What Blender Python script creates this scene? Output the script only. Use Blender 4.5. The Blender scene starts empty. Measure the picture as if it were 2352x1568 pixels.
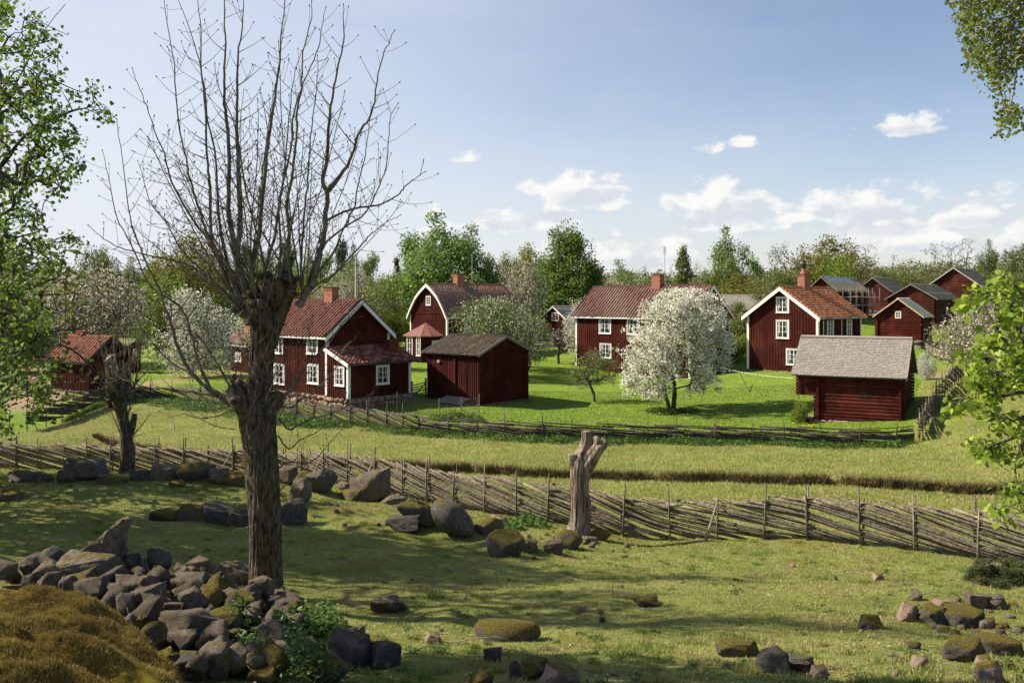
import bpy, math, random
import numpy as np
from mathutils import Vector, Matrix
sc = bpy.context.scene
COL = sc.collection
R = math.radians
# ---------------- camera ----------------
F, CX, HY, H = 2091.0, 1176.0, 690.0, 6.7      # picture scale, horizon line, eye height above the village green
cam = bpy.data.cameras.new("camera"); camo = bpy.data.objects.new("camera", cam); COL.objects.link(camo)
cam.sensor_width = 36.0; cam.lens = 36.0 * F / 2352.0; cam.shift_y = -94.0 / 2352.0
cam.clip_start = 0.1; cam.clip_end = 6000
camo.location = (0, 0, H); camo.rotation_euler = (R(90), 0, 0)
sc.camera = camo
# ---------------- sun, sky, exposure ----------------
SUN_EL = 41.0
to_sun = Vector((-0.985 * math.cos(R(SUN_EL)), 0.17 * math.cos(R(SUN_EL)), math.sin(R(SUN_EL)))).normalized()
sun = bpy.data.lights.new("sun", 'SUN'); suno = bpy.data.objects.new("sun", sun); COL.objects.link(suno)
sun.energy = 5.0; sun.angle = R(0.55); sun.color = (1.0, 0.90, 0.74)
suno.rotation_euler = to_sun.to_track_quat('Z', 'Y').to_euler(); suno.location = (-30, 0, 60)
sc.view_settings.view_transform = 'Standard'; sc.view_settings.look = 'None'
sc.view_settings.exposure = 0.85; sc.view_settings.gamma = 1.0
try:
    sc.cycles.use_denoising = True
    sc.cycles.max_bounces = 6; sc.cycles.diffuse_bounces = 2; sc.cycles.glossy_bounces = 2
    sc.cycles.transmission_bounces = 4; sc.cycles.transparent_max_bounces = 8; sc.cycles.volume_bounces = 0
    sc.cycles.caustics_reflective = False; sc.cycles.caustics_refractive = False
except Exception: pass
W = bpy.data.worlds.new("World"); sc.world = W; W.use_nodes = True
def build_world():
    nt = W.node_tree; N = nt.nodes; L = nt.links; N.clear()
    def nd(t, **k):
        n = N.new(t)
        for a, v in k.items(): setattr(n, a, v)
        return n
    def math_(op, a, b=None, c=None, clamp=False):
        n = nd('ShaderNodeMath', operation=op); n.use_clamp = clamp
        for i, v in enumerate((a, b, c)):
            if v is None: continue
            if isinstance(v, (int, float)): n.inputs[i].default_value = v
            else: L.new(v, n.inputs[i])
        return n.outputs[0]
    def sstep(x, lo, hi, a=0., b=1.):
        n = nd('ShaderNodeMapRange', interpolation_type='SMOOTHSTEP'); L.new(x, n.inputs[0])
        for i, v in zip((1, 2, 3, 4), (lo, hi, a, b)): n.inputs[i].default_value = v
        return n.outputs[0]
    tc = nd('ShaderNodeTexCoord'); sp = nd('ShaderNodeSeparateXYZ'); L.new(tc.outputs['Generated'], sp.inputs[0])
    az = math_('ARCTAN2', sp.outputs[0], sp.outputs[1]); el = math_('ARCSINE', sp.outputs[2])
    sky = nd('ShaderNodeTexSky', sky_type='NISHITA'); sky.sun_disc = False
    sky.sun_elevation = R(SUN_EL); sky.sun_rotation = math.atan2(to_sun.x, to_sun.y)
    sky.air_density = 1.0; sky.dust_density = .7; sky.ozone_density = 2.2; sky.altitude = 0
    cv = nd('ShaderNodeCombineXYZ'); L.new(az, cv.inputs[0]); L.new(el, cv.inputs[1])
    def noise(vec, scale, detail, rough, off=(0, 0, 0), st=(1, 1, 1)):
        m = nd('ShaderNodeMapping'); L.new(vec, m.inputs[0]); m.inputs['Location'].default_value = off; m.inputs['Scale'].default_value = st
        n = nd('ShaderNodeTexNoise'); n.inputs['Scale'].default_value = scale; n.inputs['Detail'].default_value = detail
        n.inputs['Roughness'].default_value = rough; L.new(m.outputs[0], n.inputs['Vector']); return n.outputs[0]
    n1 = noise(cv.outputs[0], 24, 7, .58, (3.1, 1.7, 0), (1, 1.5, 1))
    n2 = noise(cv.outputs[0], 24, 7, .58, (3.1 + .012, 1.7 - .012, 0), (1, 1.5, 1))
    # cumulus: px, py centre of the base, half width, height up, strength
    CL = [(1330,455,118,70,1.0),(1275,500,60,55,.9),(1400,440,60,30,.8),(1160,520,90,50,.8),(1110,510,40,40,.7),(1395,480,35,18,.5),(1410,538,38,24,.62),
          (1655,500,120,80,1.0),(1700,470,70,45,.9),(1590,515,60,40,.7),(1625,345,36,36,.78),(1718,332,42,28,.72),(2082,300,68,40,.95),
          (1975,490,150,60,.95),(1870,480,50,36,.8),(2010,530,130,50,.85),(2210,460,120,36,.6),(2225,510,110,46,.85),(2150,570,190,50,.75),
          (1440,605,130,60,.75),(1560,600,80,60,.6),(1720,540,70,36,.6),(980,490,40,26,.55),(1000,540,110,40,.45),(2330,480,60,30,.5),(2300,590,90,50,.65),
          (1080,370,40,14,.3),(1960,296,14,10,.3),(1290,600,100,60,.55)]
    acc = None; vb = None
    for (px, py, hw, up, st) in CL:
        x = (px - CX) / F; a0 = math.atan(x); e0 = math.atan((HY - py) / F * math.cos(a0))
        sub = nd('ShaderNodeVectorMath', operation='SUBTRACT'); L.new(cv.outputs[0], sub.inputs[0]); sub.inputs[1].default_value = (a0, e0 + up * .02 / F, 0)
        mul = nd('ShaderNodeVectorMath', operation='MULTIPLY'); L.new(sub.outputs[0], mul.inputs[0]); mul.inputs[1].default_value = (F / hw / 1.28, F / up / 1.2, 0)
        ng = nd('ShaderNodeVectorMath', operation='MULTIPLY'); L.new(mul.outputs[0], ng.inputs[0]); ng.inputs[1].default_value = (-1, -2.6, 1)
        mx = nd('ShaderNodeVectorMath', operation='MAXIMUM'); L.new(mul.outputs[0], mx.inputs[0]); L.new(ng.outputs[0], mx.inputs[1])
        ln = nd('ShaderNodeVectorMath', operation='LENGTH'); L.new(mx.outputs[0], ln.inputs[0])
        v = math_('MULTIPLY_ADD', ln.outputs['Value'], -st, st)
        if hw >= 60:      # the lower part of a big cloud is its grey base
            b2 = nd('ShaderNodeVectorMath', operation='SUBTRACT'); L.new(mul.outputs[0], b2.inputs[0]); b2.inputs[1].default_value = (.1, -.02, 0)
            b3 = nd('ShaderNodeVectorMath', operation='MULTIPLY'); L.new(b2.outputs[0], b3.inputs[0]); b3.inputs[1].default_value = (1.1, 2.4, 0)
            bl = nd('ShaderNodeVectorMath', operation='LENGTH'); L.new(b3.outputs[0], bl.inputs[0]); b4 = math_('MULTIPLY_ADD', bl.outputs['Value'], -1.0, 1.25); vb = b4 if vb is None else math_('MAXIMUM', vb, b4)
        acc = v if acc is None else math_('MAXIMUM', acc, v)
    nn = math_('MULTIPLY_ADD', n1, 1.9, -.95)
    dens = math_('ADD', acc, nn)
    mask = sstep(dens, .13, .46)
    relief = math_('SUBTRACT', n1, n2)
    lit = math_('MULTIPLY_ADD', relief, 5.0, .80, clamp=True)
    lit = math_('SUBTRACT', lit, sstep(vb, .45, 1.0, 0, .75), clamp=True)
    cc = nd('ShaderNodeMix', data_type='RGBA'); L.new(lit, cc.inputs[0])
    cc.inputs[6].default_value = (.395, .415, .45, 1); cc.inputs[7].default_value = (.55, .545, .53, 1)
    # thin veil of high cloud, thickest towards the sun and the horizon
    v1 = noise(cv.outputs[0], 3.2, 5, .6, (0, 4, 0), (1, 2.6, 1))
    veil = math_('ADD', sstep(az, .40, -.50, 0, .74), math_('MULTIPLY_ADD', v1, .55, -.25))
    veil = math_('ADD', veil, sstep(el, .26, -.01, 0, .42), clamp=True)
    veil = math_('MULTIPLY', math_('MULTIPLY', veil, math_('MULTIPLY', sstep(az, -2.4, -1.1), sstep(el, 1.0, .5))), .93)
    sk = nd('ShaderNodeVectorMath', operation='SCALE'); L.new(sky.outputs[0], sk.inputs[0]); sk.inputs['Scale'].default_value = SKY_S
    tn = nd('ShaderNodeVectorMath', operation='MULTIPLY'); L.new(sk.outputs[0], tn.inputs[0]); tn.inputs[1].default_value = (.98, .865, .83)
    mv = nd('ShaderNodeMix', data_type='RGBA'); L.new(veil, mv.inputs[0]); L.new(tn.outputs[0], mv.inputs[6]); mv.inputs[7].default_value = (.445, .465, .505, 1)
    mc = nd('ShaderNodeMix', data_type='RGBA'); L.new(math_('MULTIPLY', mask, .92), mc.inputs[0]); L.new(mv.outputs[2], mc.inputs[6]); L.new(cc.outputs[2], mc.inputs[7])
    # below the horizon: plain
    bg = nd('ShaderNodeBackground'); L.new(mc.outputs[2], bg.inputs[0]); bg.inputs[1].default_value = 1.0
    out = nd('ShaderNodeOutputWorld'); L.new(bg.outputs[0], out.inputs[0])
SKY_S = 0.097
build_world()
# ---------------- helpers ----------------
def P(px, py, D): return Vector(((px - CX) / F * D, D, H - (py - HY) / F * D))
def _h(ix, iy, s):
    n = (ix.astype(np.int64) * 374761393 + iy.astype(np.int64) * 668265263 + s * 974711) & 0x7fffffff
    n = ((n ^ (n >> 13)) * 1274126177) & 0x7fffffff
    return ((n ^ (n >> 16)) & 0xffff) / 65535.0
def vnoise(x, y, s=0):
    x = np.asarray(x, float); y = np.asarray(y, float)
    ix = np.floor(x); iy = np.floor(y); fx = x - ix; fy = y - iy
    fx = fx * fx * (3 - 2 * fx); fy = fy * fy * (3 - 2 * fy)
    a = _h(ix, iy, s); b = _h(ix + 1, iy, s); c = _h(ix, iy + 1, s); d = _h(ix + 1, iy + 1, s)
    return (a * (1 - fx) + b * fx) * (1 - fy) + (c * (1 - fx) + d * fx) * fy * 1.0
def fbm(x, y, o=4, s=0, g=.5):
    t = 0; a = 1; m = 0
    for k in range(o):
        t = t + a * vnoise(x, y, s + k * 7); m += a; a *= g; x = x * 2.03 + 5.1; y = y * 2.03 - 3.7
    return t / m
# terrain control: picture column, row, distance
CP = [(0,1568,6.5),(200,1568,8),(0,1400,9.5),(300,1340,12.5),(600,1400,13.5),(615,1388,15),(800,1568,9),(1200,1568,8.7),(1600,1568,8.5),(2000,1568,8.8),(2350,1568,9.2),
 (900,1450,13),(1400,1450,13),(1900,1450,13.2),(2300,1450,13.5),(1000,1350,17),(1400,1350,17),(1900,1340,17.6),(2300,1330,18),(100,1300,17.5),(400,1250,20.5),
 (0,1200,22),(500,1190,24),(800,1180,25),(300,1130,28),(100,1110,29),(1000,1240,23),(1150,1270,21.5),(1350,1240,25.5),(1600,1245,26),(1900,1248,24.5),(2250,1280,22.3),(2352,1300,21.5),
 (700,1150,28),(880,1150,30),(0,1076,40),(400,1092,38),(650,1102,36),(1050,1165,30),(1200,1195,28),(200,1092,32),(550,1095,32),
 (0,1000,52),(1000,1040,45),(1400,1150,32.5),(1400,1100,38),(1800,1100,36.5),(2250,1120,34.5),(1400,1030,47),(1800,1040,44),(2200,1050,41.5),(700,1000,52),(300,980,56),
 (1200,1008,50),(2100,1020,47.5),(1600,1016,49),(700,965,58),(320,925,70),(80,985,55),
 (1205,930,64),(807,940,62),(1540,940,62.7),(1970,976,53),(1340,960,59),(1800,930,62),(1400,870,88),(1672,855,89),(1860,862,80),(1717,848,85),(205,905,68),(400,890,72),
 (965,832,98),(1282,828,98),(1218,838,95),(500,850,88),(1280,785,125),(940,915,66),
 (2130,900,58),(2180,850,72),(2060,800,92),(2117,806,95),(2000,780,95),(2147,755,108),(1930,740,106),(2240,735,125),(2040,720,122),(2250,960,50),(2330,1000,44)]
CW = []
for px, py, D in CP:
    p = P(px, py, D); CW.append((p.x, p.y, p.z))
CW += [(-75,68,-.3),(-60,45,-.8),(-40,30,.3),(-30,15,1.8),(-22,6,3.4),(-10,-4,4.6),(0,-3,4.9),(10,-4,4.6),(24,6,3.2),(30,18,1.2),(45,45,-.3),(70,70,1.5),
       (-110,140,1),(-60,150,1),(0,150,1.3),(45,145,2.5),(95,150,5),(150,110,4),(-300,300,3),(0,320,3),(300,300,5),(-900,900,6),(0,1000,6),(900,900,7),(0,-60,3),(200,-50,3),(-200,-50,3),(-200,60,1)]
CW = np.array(CW)
def warp(x, y):
    yy = np.maximum(y, -6.0)
    return 4.0 * x / (np.abs(yy) + 12), 4.5 * np.log((yy + 12) / 20)
_wx, _wy = warp(CW[:, 0], CW[:, 1])
_c2 = .05
def _ker(dx, dy): return np.sqrt(dx * dx + dy * dy + _c2)
_K = _ker(_wx[:, None] - _wx[None], _wy[:, None] - _wy[None])
_n = len(CW); _A = np.zeros((_n + 3, _n + 3)); _A[:_n, :_n] = _K - np.eye(_n) * .02
_A[:_n, _n] = 1; _A[:_n, _n + 1] = _wx; _A[:_n, _n + 2] = _wy; _A[_n:, :_n] = _A[:_n, _n:].T
_S = np.linalg.solve(_A, np.concatenate([CW[:, 2], [0, 0, 0]]))
def base_z(x, y):
    wx, wy = warp(x, y); shp = wx.shape; wx = wx.ravel(); wy = wy.ravel(); out = np.zeros_like(wx)
    for i in range(0, len(wx), 40000):
        a = wx[i:i + 40000]; b = wy[i:i + 40000]
        out[i:i + 40000] = _ker(a[:, None] - _wx[None], b[:, None] - _wy[None]) @ _S[:_n] + _S[_n] + _S[_n + 1] * a + _S[_n + 2] * b
    return out.reshape(shp)
def seg_dist(x, y, pts):
    """signed distance (positive beyond) and arc position to a polyline in plan"""
    best = np.full(np.shape(x), 1e9); sg = np.zeros(np.shape(x)); arc = np.zeros(np.shape(x)); s0 = 0
    for (a, b) in zip(pts[:-1], pts[1:]):
        dx, dy = b[0] - a[0], b[1] - a[1]; L2 = dx * dx + dy * dy
        t = np.clip(((x - a[0]) * dx + (y - a[1]) * dy) / L2, 0, 1)
        ex = x - a[0] - t * dx; ey = y - a[1] - t * dy; d = np.hypot(ex, ey); m = d < best
        best = np.where(m, d, best); sg = np.where(m, np.sign(dx * ey - dy * ex), sg); arc = np.where(m, s0 + t * math.sqrt(L2), arc); s0 += math.sqrt(L2)
    return best * sg, arc
DITCH = [P(*q) for q in [(215,1002,52),(330,1022,47.5),(480,1036,45),(650,1048,43),(1000,1068,41),(1400,1086,39),(1800,1104,36.8),(2300,1126,34.2),(2500,1134,33.5)]]
DITCH = [(p.x, p.y) for p in DITCH]
MOUNDS = [(-5.2, 11.9, 1.9, .8, .30), (-3.3, 11.2, 1.5, 1.0, .25), (-9.5, 29.5, 4.5, 1.8, .35), (-12.5, 26.5, 3, 1.2, .25), (-5.5, 25.2, 2.4, .8, .3), (-1.6, 23.6, 2.6, 1.0, .45), (.1, 21.9, 1.5, .7, .35), (8.5, 25.0, 3.5, .9, .22), (-7, 20, 2.5, 1.0, .2), (3, 15, 2.0, .8, .12), (-10, 22, 2.5, 1.0, .22), (-7.5, 27.5, 1.6, .7, .25), (-12, 22.5, 1.6, .7, .22), (-4.5, 21.5, 1.8, .6, .2), (-3, 26, 2.2, .7, .25)]
def tz(x, y):
    x = np.asarray(x, float); y = np.asarray(y, float)
    z = base_z(x, y)
    near = np.clip((60 - y) / 40, 0, 1)
    z = z + (fbm(x * .55, y * .55, 3, 3) - .5) * .26 * near + (fbm(x * 2.2, y * 2.2, 3, 9) - .5) * .07 * near
    for (mx, my, rx, ry, mh) in MOUNDS:
        q = ((x - mx) / rx) ** 2 + ((y - my) / ry) ** 2; z = z + mh * np.exp(-q * 1.6) * (q < 4)
    d, arc = seg_dist(x, y, DITCH)
    wob = (fbm(arc * .8, arc * 0, 3, 21) - .5) * .7
    d = d + wob; end = np.clip(arc / 3, 0, 1)
    dep = .52 * np.clip((d + 1.5) / 1.2, 0, 1) ** 1.3 * np.clip((.12 - d) / .22, 0, 1) * end
    z = z - np.where((d > -1.6) & (d < .2), dep, 0)
    return z
def tz1(x, y): return float(tz(np.array([x]), np.array([y]))[0])
_Ds = np.geomspace(5.5, 500, 700)
def G(px, py):
    x = (px - CX) / F * _Ds; z = H - (py - HY) / F * _Ds
    g = tz(x, _Ds); i = int(np.argmax(z < g)) if (z < g).any() else len(_Ds) - 1
    i = max(i, 1); a, b = z[i - 1] - g[i - 1], g[i] - z[i]
    D = _Ds[i - 1] + (_Ds[i] - _Ds[i - 1]) * (a / (a + b) if a + b > 1e-9 else 0)
    xx = (px - CX) / F * D
    return Vector((xx, D, tz1(xx, D)))
def GD(px, D):
    x = (px - CX) / F * D; return Vector((x, D, tz1(x, D)))
# ---------- object helpers ----------
def tag(o, label=None, cat=None, group=None, kind=None):
    if label: o['label'] = label
    if cat: o['category'] = cat
    if group: o['group'] = group
    if kind: o['kind'] = kind
    return o
def empty(name, loc=(0, 0, 0), rz=0, label=None, cat=None, group=None):
    o = bpy.data.objects.new(name, None); COL.objects.link(o); o.location = loc; o.rotation_euler = (0, 0, rz); o.empty_display_size = .3
    return tag(o, label, cat, group)
def link(name, me, parent=None, loc=None, **k):
    o = bpy.data.objects.new(name, me); COL.objects.link(o)
    if parent: o.parent = parent
    if loc is not None: o.location = loc
    return tag(o, **k)
def mesh_np(name, v, f, mats, smooth=False, attrs=None, mi=None, csize=None):
    """v (N,3); f (M,k) array or list of arrays; one face size per array"""
    me = bpy.data.meshes.new(name); v = np.asarray(v, np.float32)
    fs = f if isinstance(f, list) else [f]
    fs = [np.asarray(a, np.int32) for a in fs if len(a)]
    me.vertices.add(len(v)); me.vertices.foreach_set('co', v.ravel())
    idx = np.concatenate([a.ravel() for a in fs]); tot = np.concatenate([np.full(len(a), a.shape[1], np.int32) for a in fs])
    st = np.concatenate([[0], np.cumsum(tot)[:-1]]).astype(np.int32)
    me.loops.add(len(idx)); me.loops.foreach_set('vertex_index', idx)
    me.polygons.add(len(tot)); me.polygons.foreach_set('loop_start', st); me.polygons.foreach_set('loop_total', tot)
    if smooth: me.polygons.foreach_set('use_smooth', np.ones(len(tot), bool))
    if mi is not None: me.polygons.foreach_set('material_index', np.asarray(mi, np.int32))
    for m in (mats if isinstance(mats, (list, tuple)) else [mats]): me.materials.append(m)
    me.update(calc_edges=True)
    for k, a in (attrs or {}).items():
        at = me.attributes.new(k, 'FLOAT', 'POINT'); at.data.foreach_set('value', np.asarray(a, np.float32))
    return me
class MB:
    """collects boxes, prisms, tubes and sheets into one mesh"""
    def __init__(s): s.v = []; s.f = []
    def add(s, vs, fs):
        o = len(s.v); s.v += [tuple(p) for p in vs]; s.f += [tuple(i + o for i in f) for f in fs]
    def box(s, x0, x1, y0, y1, z0, z1):
        s.add([(x0,y0,z0),(x1,y0,z0),(x1,y1,z0),(x0,y1,z0),(x0,y0,z1),(x1,y0,z1),(x1,y1,z1),(x0,y1,z1)],
              [(0,3,2,1),(4,5,6,7),(0,1,5,4),(1,2,6,5),(2,3,7,6),(3,0,4,7)])
    def bar(s, a, b, w, h=None, up=(0, 0, 1)):
        a = Vector(a); b = Vector(b); d = (b - a)
        if d.length < 1e-6: return
        d.normalize(); u = Vector(up)
        if abs(d.dot(u)) > .98: u = Vector((0, 1, 0))
        r = d.cross(u).normalized(); u = r.cross(d).normalized(); h = h or w
        c = [(-1,-1),(1,-1),(1,1),(-1,1)]
        s.add([a + r * (i * w / 2) + u * (j * h / 2) for i, j in c] + [b + r * (i * w / 2) + u * (j * h / 2) for i, j in c],
              [(0,3,2,1),(4,5,6,7),(0,1,5,4),(1,2,6,5),(2,3,7,6),(3,0,4,7)])
    def tube(s, pts, rad, n=7, cap=True, rng=None, rough=0):
        pts = [Vector(p) for p in pts]; m = len(pts); o = len(s.v)
        rad = [rad] * m if isinstance(rad, (int, float)) else rad
        prev = None
        for i, p in enumerate(pts):
            d = (pts[min(i + 1, m - 1)] - pts[max(i - 1, 0)]).normalized()
            if prev is None:
                u = Vector((1, 0, 0)) if abs(d.x) < .8 else Vector((0, 1, 0)); prev = (u - d * u.dot(d)).normalized()
            else: prev = (prev - d * prev.dot(d)).normalized()
            w = d.cross(prev)
            for k in range(n):
                a = 2 * math.pi * k / n; rr = rad[i] * (1 + (rng.uniform(-rough, rough) if rng else 0))
                s.v.append(tuple(p + prev * (math.cos(a) * rr) + w * (math.sin(a) * rr)))
        for i in range(m - 1):
            for k in range(n):
                k2 = (k + 1) % n; s.f.append((o + i * n + k, o + i * n + k2, o + (i + 1) * n + k2, o + (i + 1) * n + k))
        if cap: s.f.append(tuple(o + k for k in range(n))[::-1]); s.f.append(tuple(o + (m - 1) * n + k for k in range(n)))
    def prism(s, poly, axis, a, b):
        """poly: 2-d outline extruded between a and b on axis (0 x,1 y,2 z); remaining axes in order"""
        n = len(poly)
        def mk(p, t):
            q = list(p); q.insert(axis, t); return tuple(q)
        s.add([mk(p, a) for p in poly] + [mk(p, b) for p in poly],
              [tuple(range(n))[::-1], tuple(range(n, 2 * n))] + [(i, (i + 1) % n, n + (i + 1) % n, n + i) for i in range(n)])
    def mesh(s, name, m, smooth=False):
        me = bpy.data.meshes.new(name); me.from_pydata(s.v, [], s.f)
        for x in (m if isinstance(m, (list, tuple)) else [m]): me.materials.append(x)
        import bmesh
        bm = bmesh.new(); bm.from_mesh(me); bmesh.ops.recalc_face_normals(bm, faces=bm.faces); bm.to_mesh(me); bm.free()
        if smooth: me.polygons.foreach_set('use_smooth', np.ones(len(me.polygons), bool))
        me.update(); return me
    def build(s, name, m, parent=None, smooth=False, loc=None, **k):
        return link(name, s.mesh(name, m, smooth), parent, loc, **k)
def copy_tree(o, parent=None):
    c = o.copy(); COL.objects.link(c)
    if parent: c.parent = parent
    for ch in o.children: copy_tree(ch, c)
    return c
# ---------- materials ----------
def newmat(name):
    m = bpy.data.materials.new(name); m.use_nodes = True; nt = m.node_tree; nt.nodes.clear(); return m, nt
class NB:
    def __init__(s, nt): s.nt = nt
    def n(s, t, ins=None, **k):
        x = s.nt.nodes.new(t)
        for a, v in k.items(): setattr(x, a, v)
        for i, v in (ins or {}).items():
            if hasattr(v, 'is_output') or hasattr(v, 'links'): s.nt.links.new(v, x.inputs[i])
            else: x.inputs[i].default_value = v
        return x
    def noise(s, vec, scale, det=4, ro=.55, st=(1, 1, 1), dist=0):
        mp = s.n('ShaderNodeMapping', {0: vec, 'Scale': st})
        return s.n('ShaderNodeTexNoise', {'Vector': mp.outputs[0], 'Scale': scale, 'Detail': det, 'Roughness': ro, 'Distortion': dist}).outputs[0]
    def ramp(s, v, lo, hi, a=0., b=1.):
        return s.n('ShaderNodeMapRange', {0: v, 1: lo, 2: hi, 3: a, 4: b}, interpolation_type='SMOOTHSTEP').outputs[0]
    def mix(s, f, a, b):
        def c(v): return (*v, 1) if isinstance(v, tuple) and len(v) == 3 else v
        return s.n('ShaderNodeMix', {0: f, 6: c(a), 7: c(b)}, data_type='RGBA').outputs[2]
    def m(s, op, a, b=0., clamp=False):
        x = s.n('ShaderNodeMath', {0: a, 1: b}, operation=op); x.use_clamp = clamp; return x.outputs[0]
    def hsv(s, col, h=.5, sa=1., v=1.): return s.n('ShaderNodeHueSaturation', {'Color': col, 'Hue': h, 'Saturation': sa, 'Value': v}).outputs[0]
    def out(s, col, rough=.8, spec=.3, bump=None, bd=.02, bs=1., metal=0.):
        p = s.n('ShaderNodeBsdfPrincipled', {'Base Color': col if not isinstance(col, tuple) else (*col[:3], 1), 'Roughness': rough, 'Specular IOR Level': spec, 'Metallic': metal})
        if bump is not None:
            b = s.n('ShaderNodeBump', {'Height': bump, 'Distance': bd, 'Strength': bs}); s.nt.links.new(b.outputs[0], p.inputs['Normal'])
        o = s.n('ShaderNodeOutputMaterial', {0: p.outputs[0]}); return p
def simple(name, c1, c2=None, scale=8, st=(1, 1, 1), rough=.8, spec=.3, bd=.01, c3=None, s3=1.5, lo=.35, hi=.65, metal=0., bs=1.):
    m, nt = newmat(name); b = NB(nt); tc = b.n('ShaderNodeTexCoord').outputs['Object']
    if c2 is None: b.out(c1, rough, spec, metal=metal); return m
    n = b.noise(tc, scale, 5, .6, st); col = b.mix(b.ramp(n, lo, hi), c1, c2)
    if c3 is not None:
        n3 = b.noise(tc, s3, 4, .6); col = b.mix(b.ramp(n3, .48, .68), col, c3)
    b.out(col, rough, spec, n, bd, bs, metal); return m
# ================= ground =================
VX = lambda px, D: (px - CX) / F * D
FARF = [P(*q) for q in [(60,990,54),(150,965,57.5),(305,912,69.5),(420,918,68),(560,935,63.5),(680,956,59),(780,972,56.5),(960,994,52.5),(1200,1008,50),(1400,1010,49.6),(1600,1015,49),(1850,1020,48),(2100,1022,47.5)]]
FARF = [(p.x, p.y) for p in FARF]
def axis(lo, hi, bands):
    """bands: list of (from, to, step) ; geometric growth outside"""
    pts = []
    for a, b, s in bands: pts += list(np.arange(a, b, s))
    a0 = bands[0][0]; s = bands[0][2]; left = []
    x = a0
    while x > lo: s *= 1.22; x -= s; left.append(x)
    b0 = bands[-1][1]; s = bands[-1][2]; x = b0; right = [b0]
    while x < hi: s *= 1.22; x += s; right.append(x)
    return np.array(sorted(left) + pts + right)
def grass_mask(x, y):
    """0 pasture, 1 mown lawn beyond the village fence"""
    d, arc = seg_dist(x, y, [(-90, 50)] + FARF + [(24.5, 55), (29, 64), (36, 78), (60, 90)])
    return d
def heap_mask(x, y):
    e = (fbm(x * 1.5, y * 1.5, 3, 71) - .5) * .8
    return np.clip((-2.75 - x + e) / .25, 0, 1) * np.clip((12.55 - y + e * .6 - .12 * (x + 6)) / .3, 0, 1)
def build_ground():
    xs = axis(-2500, 2500, [(-46, -14, .5), (-14, 14, .17), (14, 46, .5)])
    ys = axis(-300, 4000, [(-4, 5, .6), (5, 20, .14), (20, 34, .2), (34, 42, .13), (42, 56, .35), (56, 110, .8)])
    X, Y = np.meshgrid(xs, ys); Z = tz(X, Y)
    nx, ny = len(xs), len(ys)
    v = np.stack([X.ravel(), Y.ravel(), Z.ravel()], 1)
    i = np.arange(nx * ny).reshape(ny, nx)
    f = np.stack([i[:-1, :-1].ravel(), i[:-1, 1:].ravel(), i[1:, 1:].ravel(), i[1:, :-1].ravel()], 1)
    x, y = v[:, 0].astype(float), v[:, 1].astype(float)
    lawn = np.clip(grass_mask(x, y) / .5 + .3, 0, 1)
    d, arc = seg_dist(x, y, DITCH); d = d + (fbm(arc * .8, arc * 0, 3, 21) - .5) * .7
    dirt = np.clip(1 - np.abs(d + .15) / .55, 0, 1) * (arc > .3)
    dry = np.clip(1 - np.abs(d - .2) / 1.6, 0, 1) * .5
    dirt = np.maximum(dirt, heap_mask(x, y)); dirt = np.maximum(dirt, .7 * np.clip(1 - np.hypot(x + 4.05, y - 15) / .8, 0, 1))
    # worn yard and sandy path on the left, vegetable plot on the right
    path = np.zeros_like(x)
    def stroke(pts, w):
        p = [(VX(a, D), D) for a, D in pts]; dd, _ = seg_dist(x, y, p)
        return np.clip((w - np.abs(dd) + (fbm(x * .7, y * .7, 3, 5) - .5) * 1.4) / .5, 0, 1)
    path = np.maximum(path, stroke([(30, 62), (120, 65), (190, 65.5), (300, 72), (350, 76), (430, 79), (530, 80.5), (600, 84)], 1.0))
    path = np.maximum(path, stroke([(60, 62), (100, 70), (60, 84), (0, 100)], 2.2))
    path = np.maximum(path, .8 * stroke([(2170, 68), (2230, 70), (2300, 69)], 1.7))
    me = mesh_np('ground', v, f, GROUND, True, {'lawn': lawn, 'dirt': dirt, 'dry': dry, 'path': path})
    link('ground', me, kind='structure')
def ground_mat():
    m, nt = newmat('ground'); b = NB(nt); tc = b.n('ShaderNodeTexCoord').outputs['Object']
    at = lambda k: b.n('ShaderNodeAttribute', attribute_name=k).outputs['Fac']
    fine = b.noise(tc, 9, 6, .7); mid = b.noise(tc, 1.3, 5, .65); big = b.noise(tc, .22, 4, .6); vf = b.noise(tc, 40, 3, .7)
    past = b.mix(b.ramp(fine, .32, .68), (.165, .20, .04), (.31, .33, .095))
    past = b.mix(b.ramp(mid, .50, .70, 0, .75), past, (.235, .185, .085))
    past = b.mix(b.ramp(big, .42, .66, 0, .6), past, (.15, .165, .04))
    past = b.mix(b.ramp(b.noise(tc, .75, 5, .7), .56, .64, 0, .7), past, (.20, .15, .035))
    lawn = b.mix(b.ramp(mid, .3, .7), (.125, .20, .020), (.21, .30, .036))
    lawn = b.mix(b.ramp(fine, .45, .75, 0, .45), lawn, (.22, .27, .05))
    lawn = b.mix(b.ramp(big, .5, .7, 0, .4), lawn, (.085, .135, .018))
    col = b.mix(at('lawn'), past, lawn)
    col = b.mix(at('dry'), col, b.mix(fine, (.20, .15, .07), (.12, .085, .04)))
    earth = b.mix(b.ramp(fine, .35, .65), (.055, .038, .02), (.15, .11, .055)); earth = b.mix(b.ramp(mid, .46, .58, 0, .85), earth, past)
    col = b.mix(at('dirt'), col, earth)
    sand = b.mix(b.ramp(fine, .3, .7), (.36, .27, .17), (.27, .19, .11))
    col = b.mix(at('path'), col, sand)
    h = b.m('ADD', b.m('MULTIPLY', fine, .6), b.m('MULTIPLY', vf, .5))
    b.out(col, .95, .15, h, .12, .9); return m
GROUND = ground_mat()
build_ground()

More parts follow.
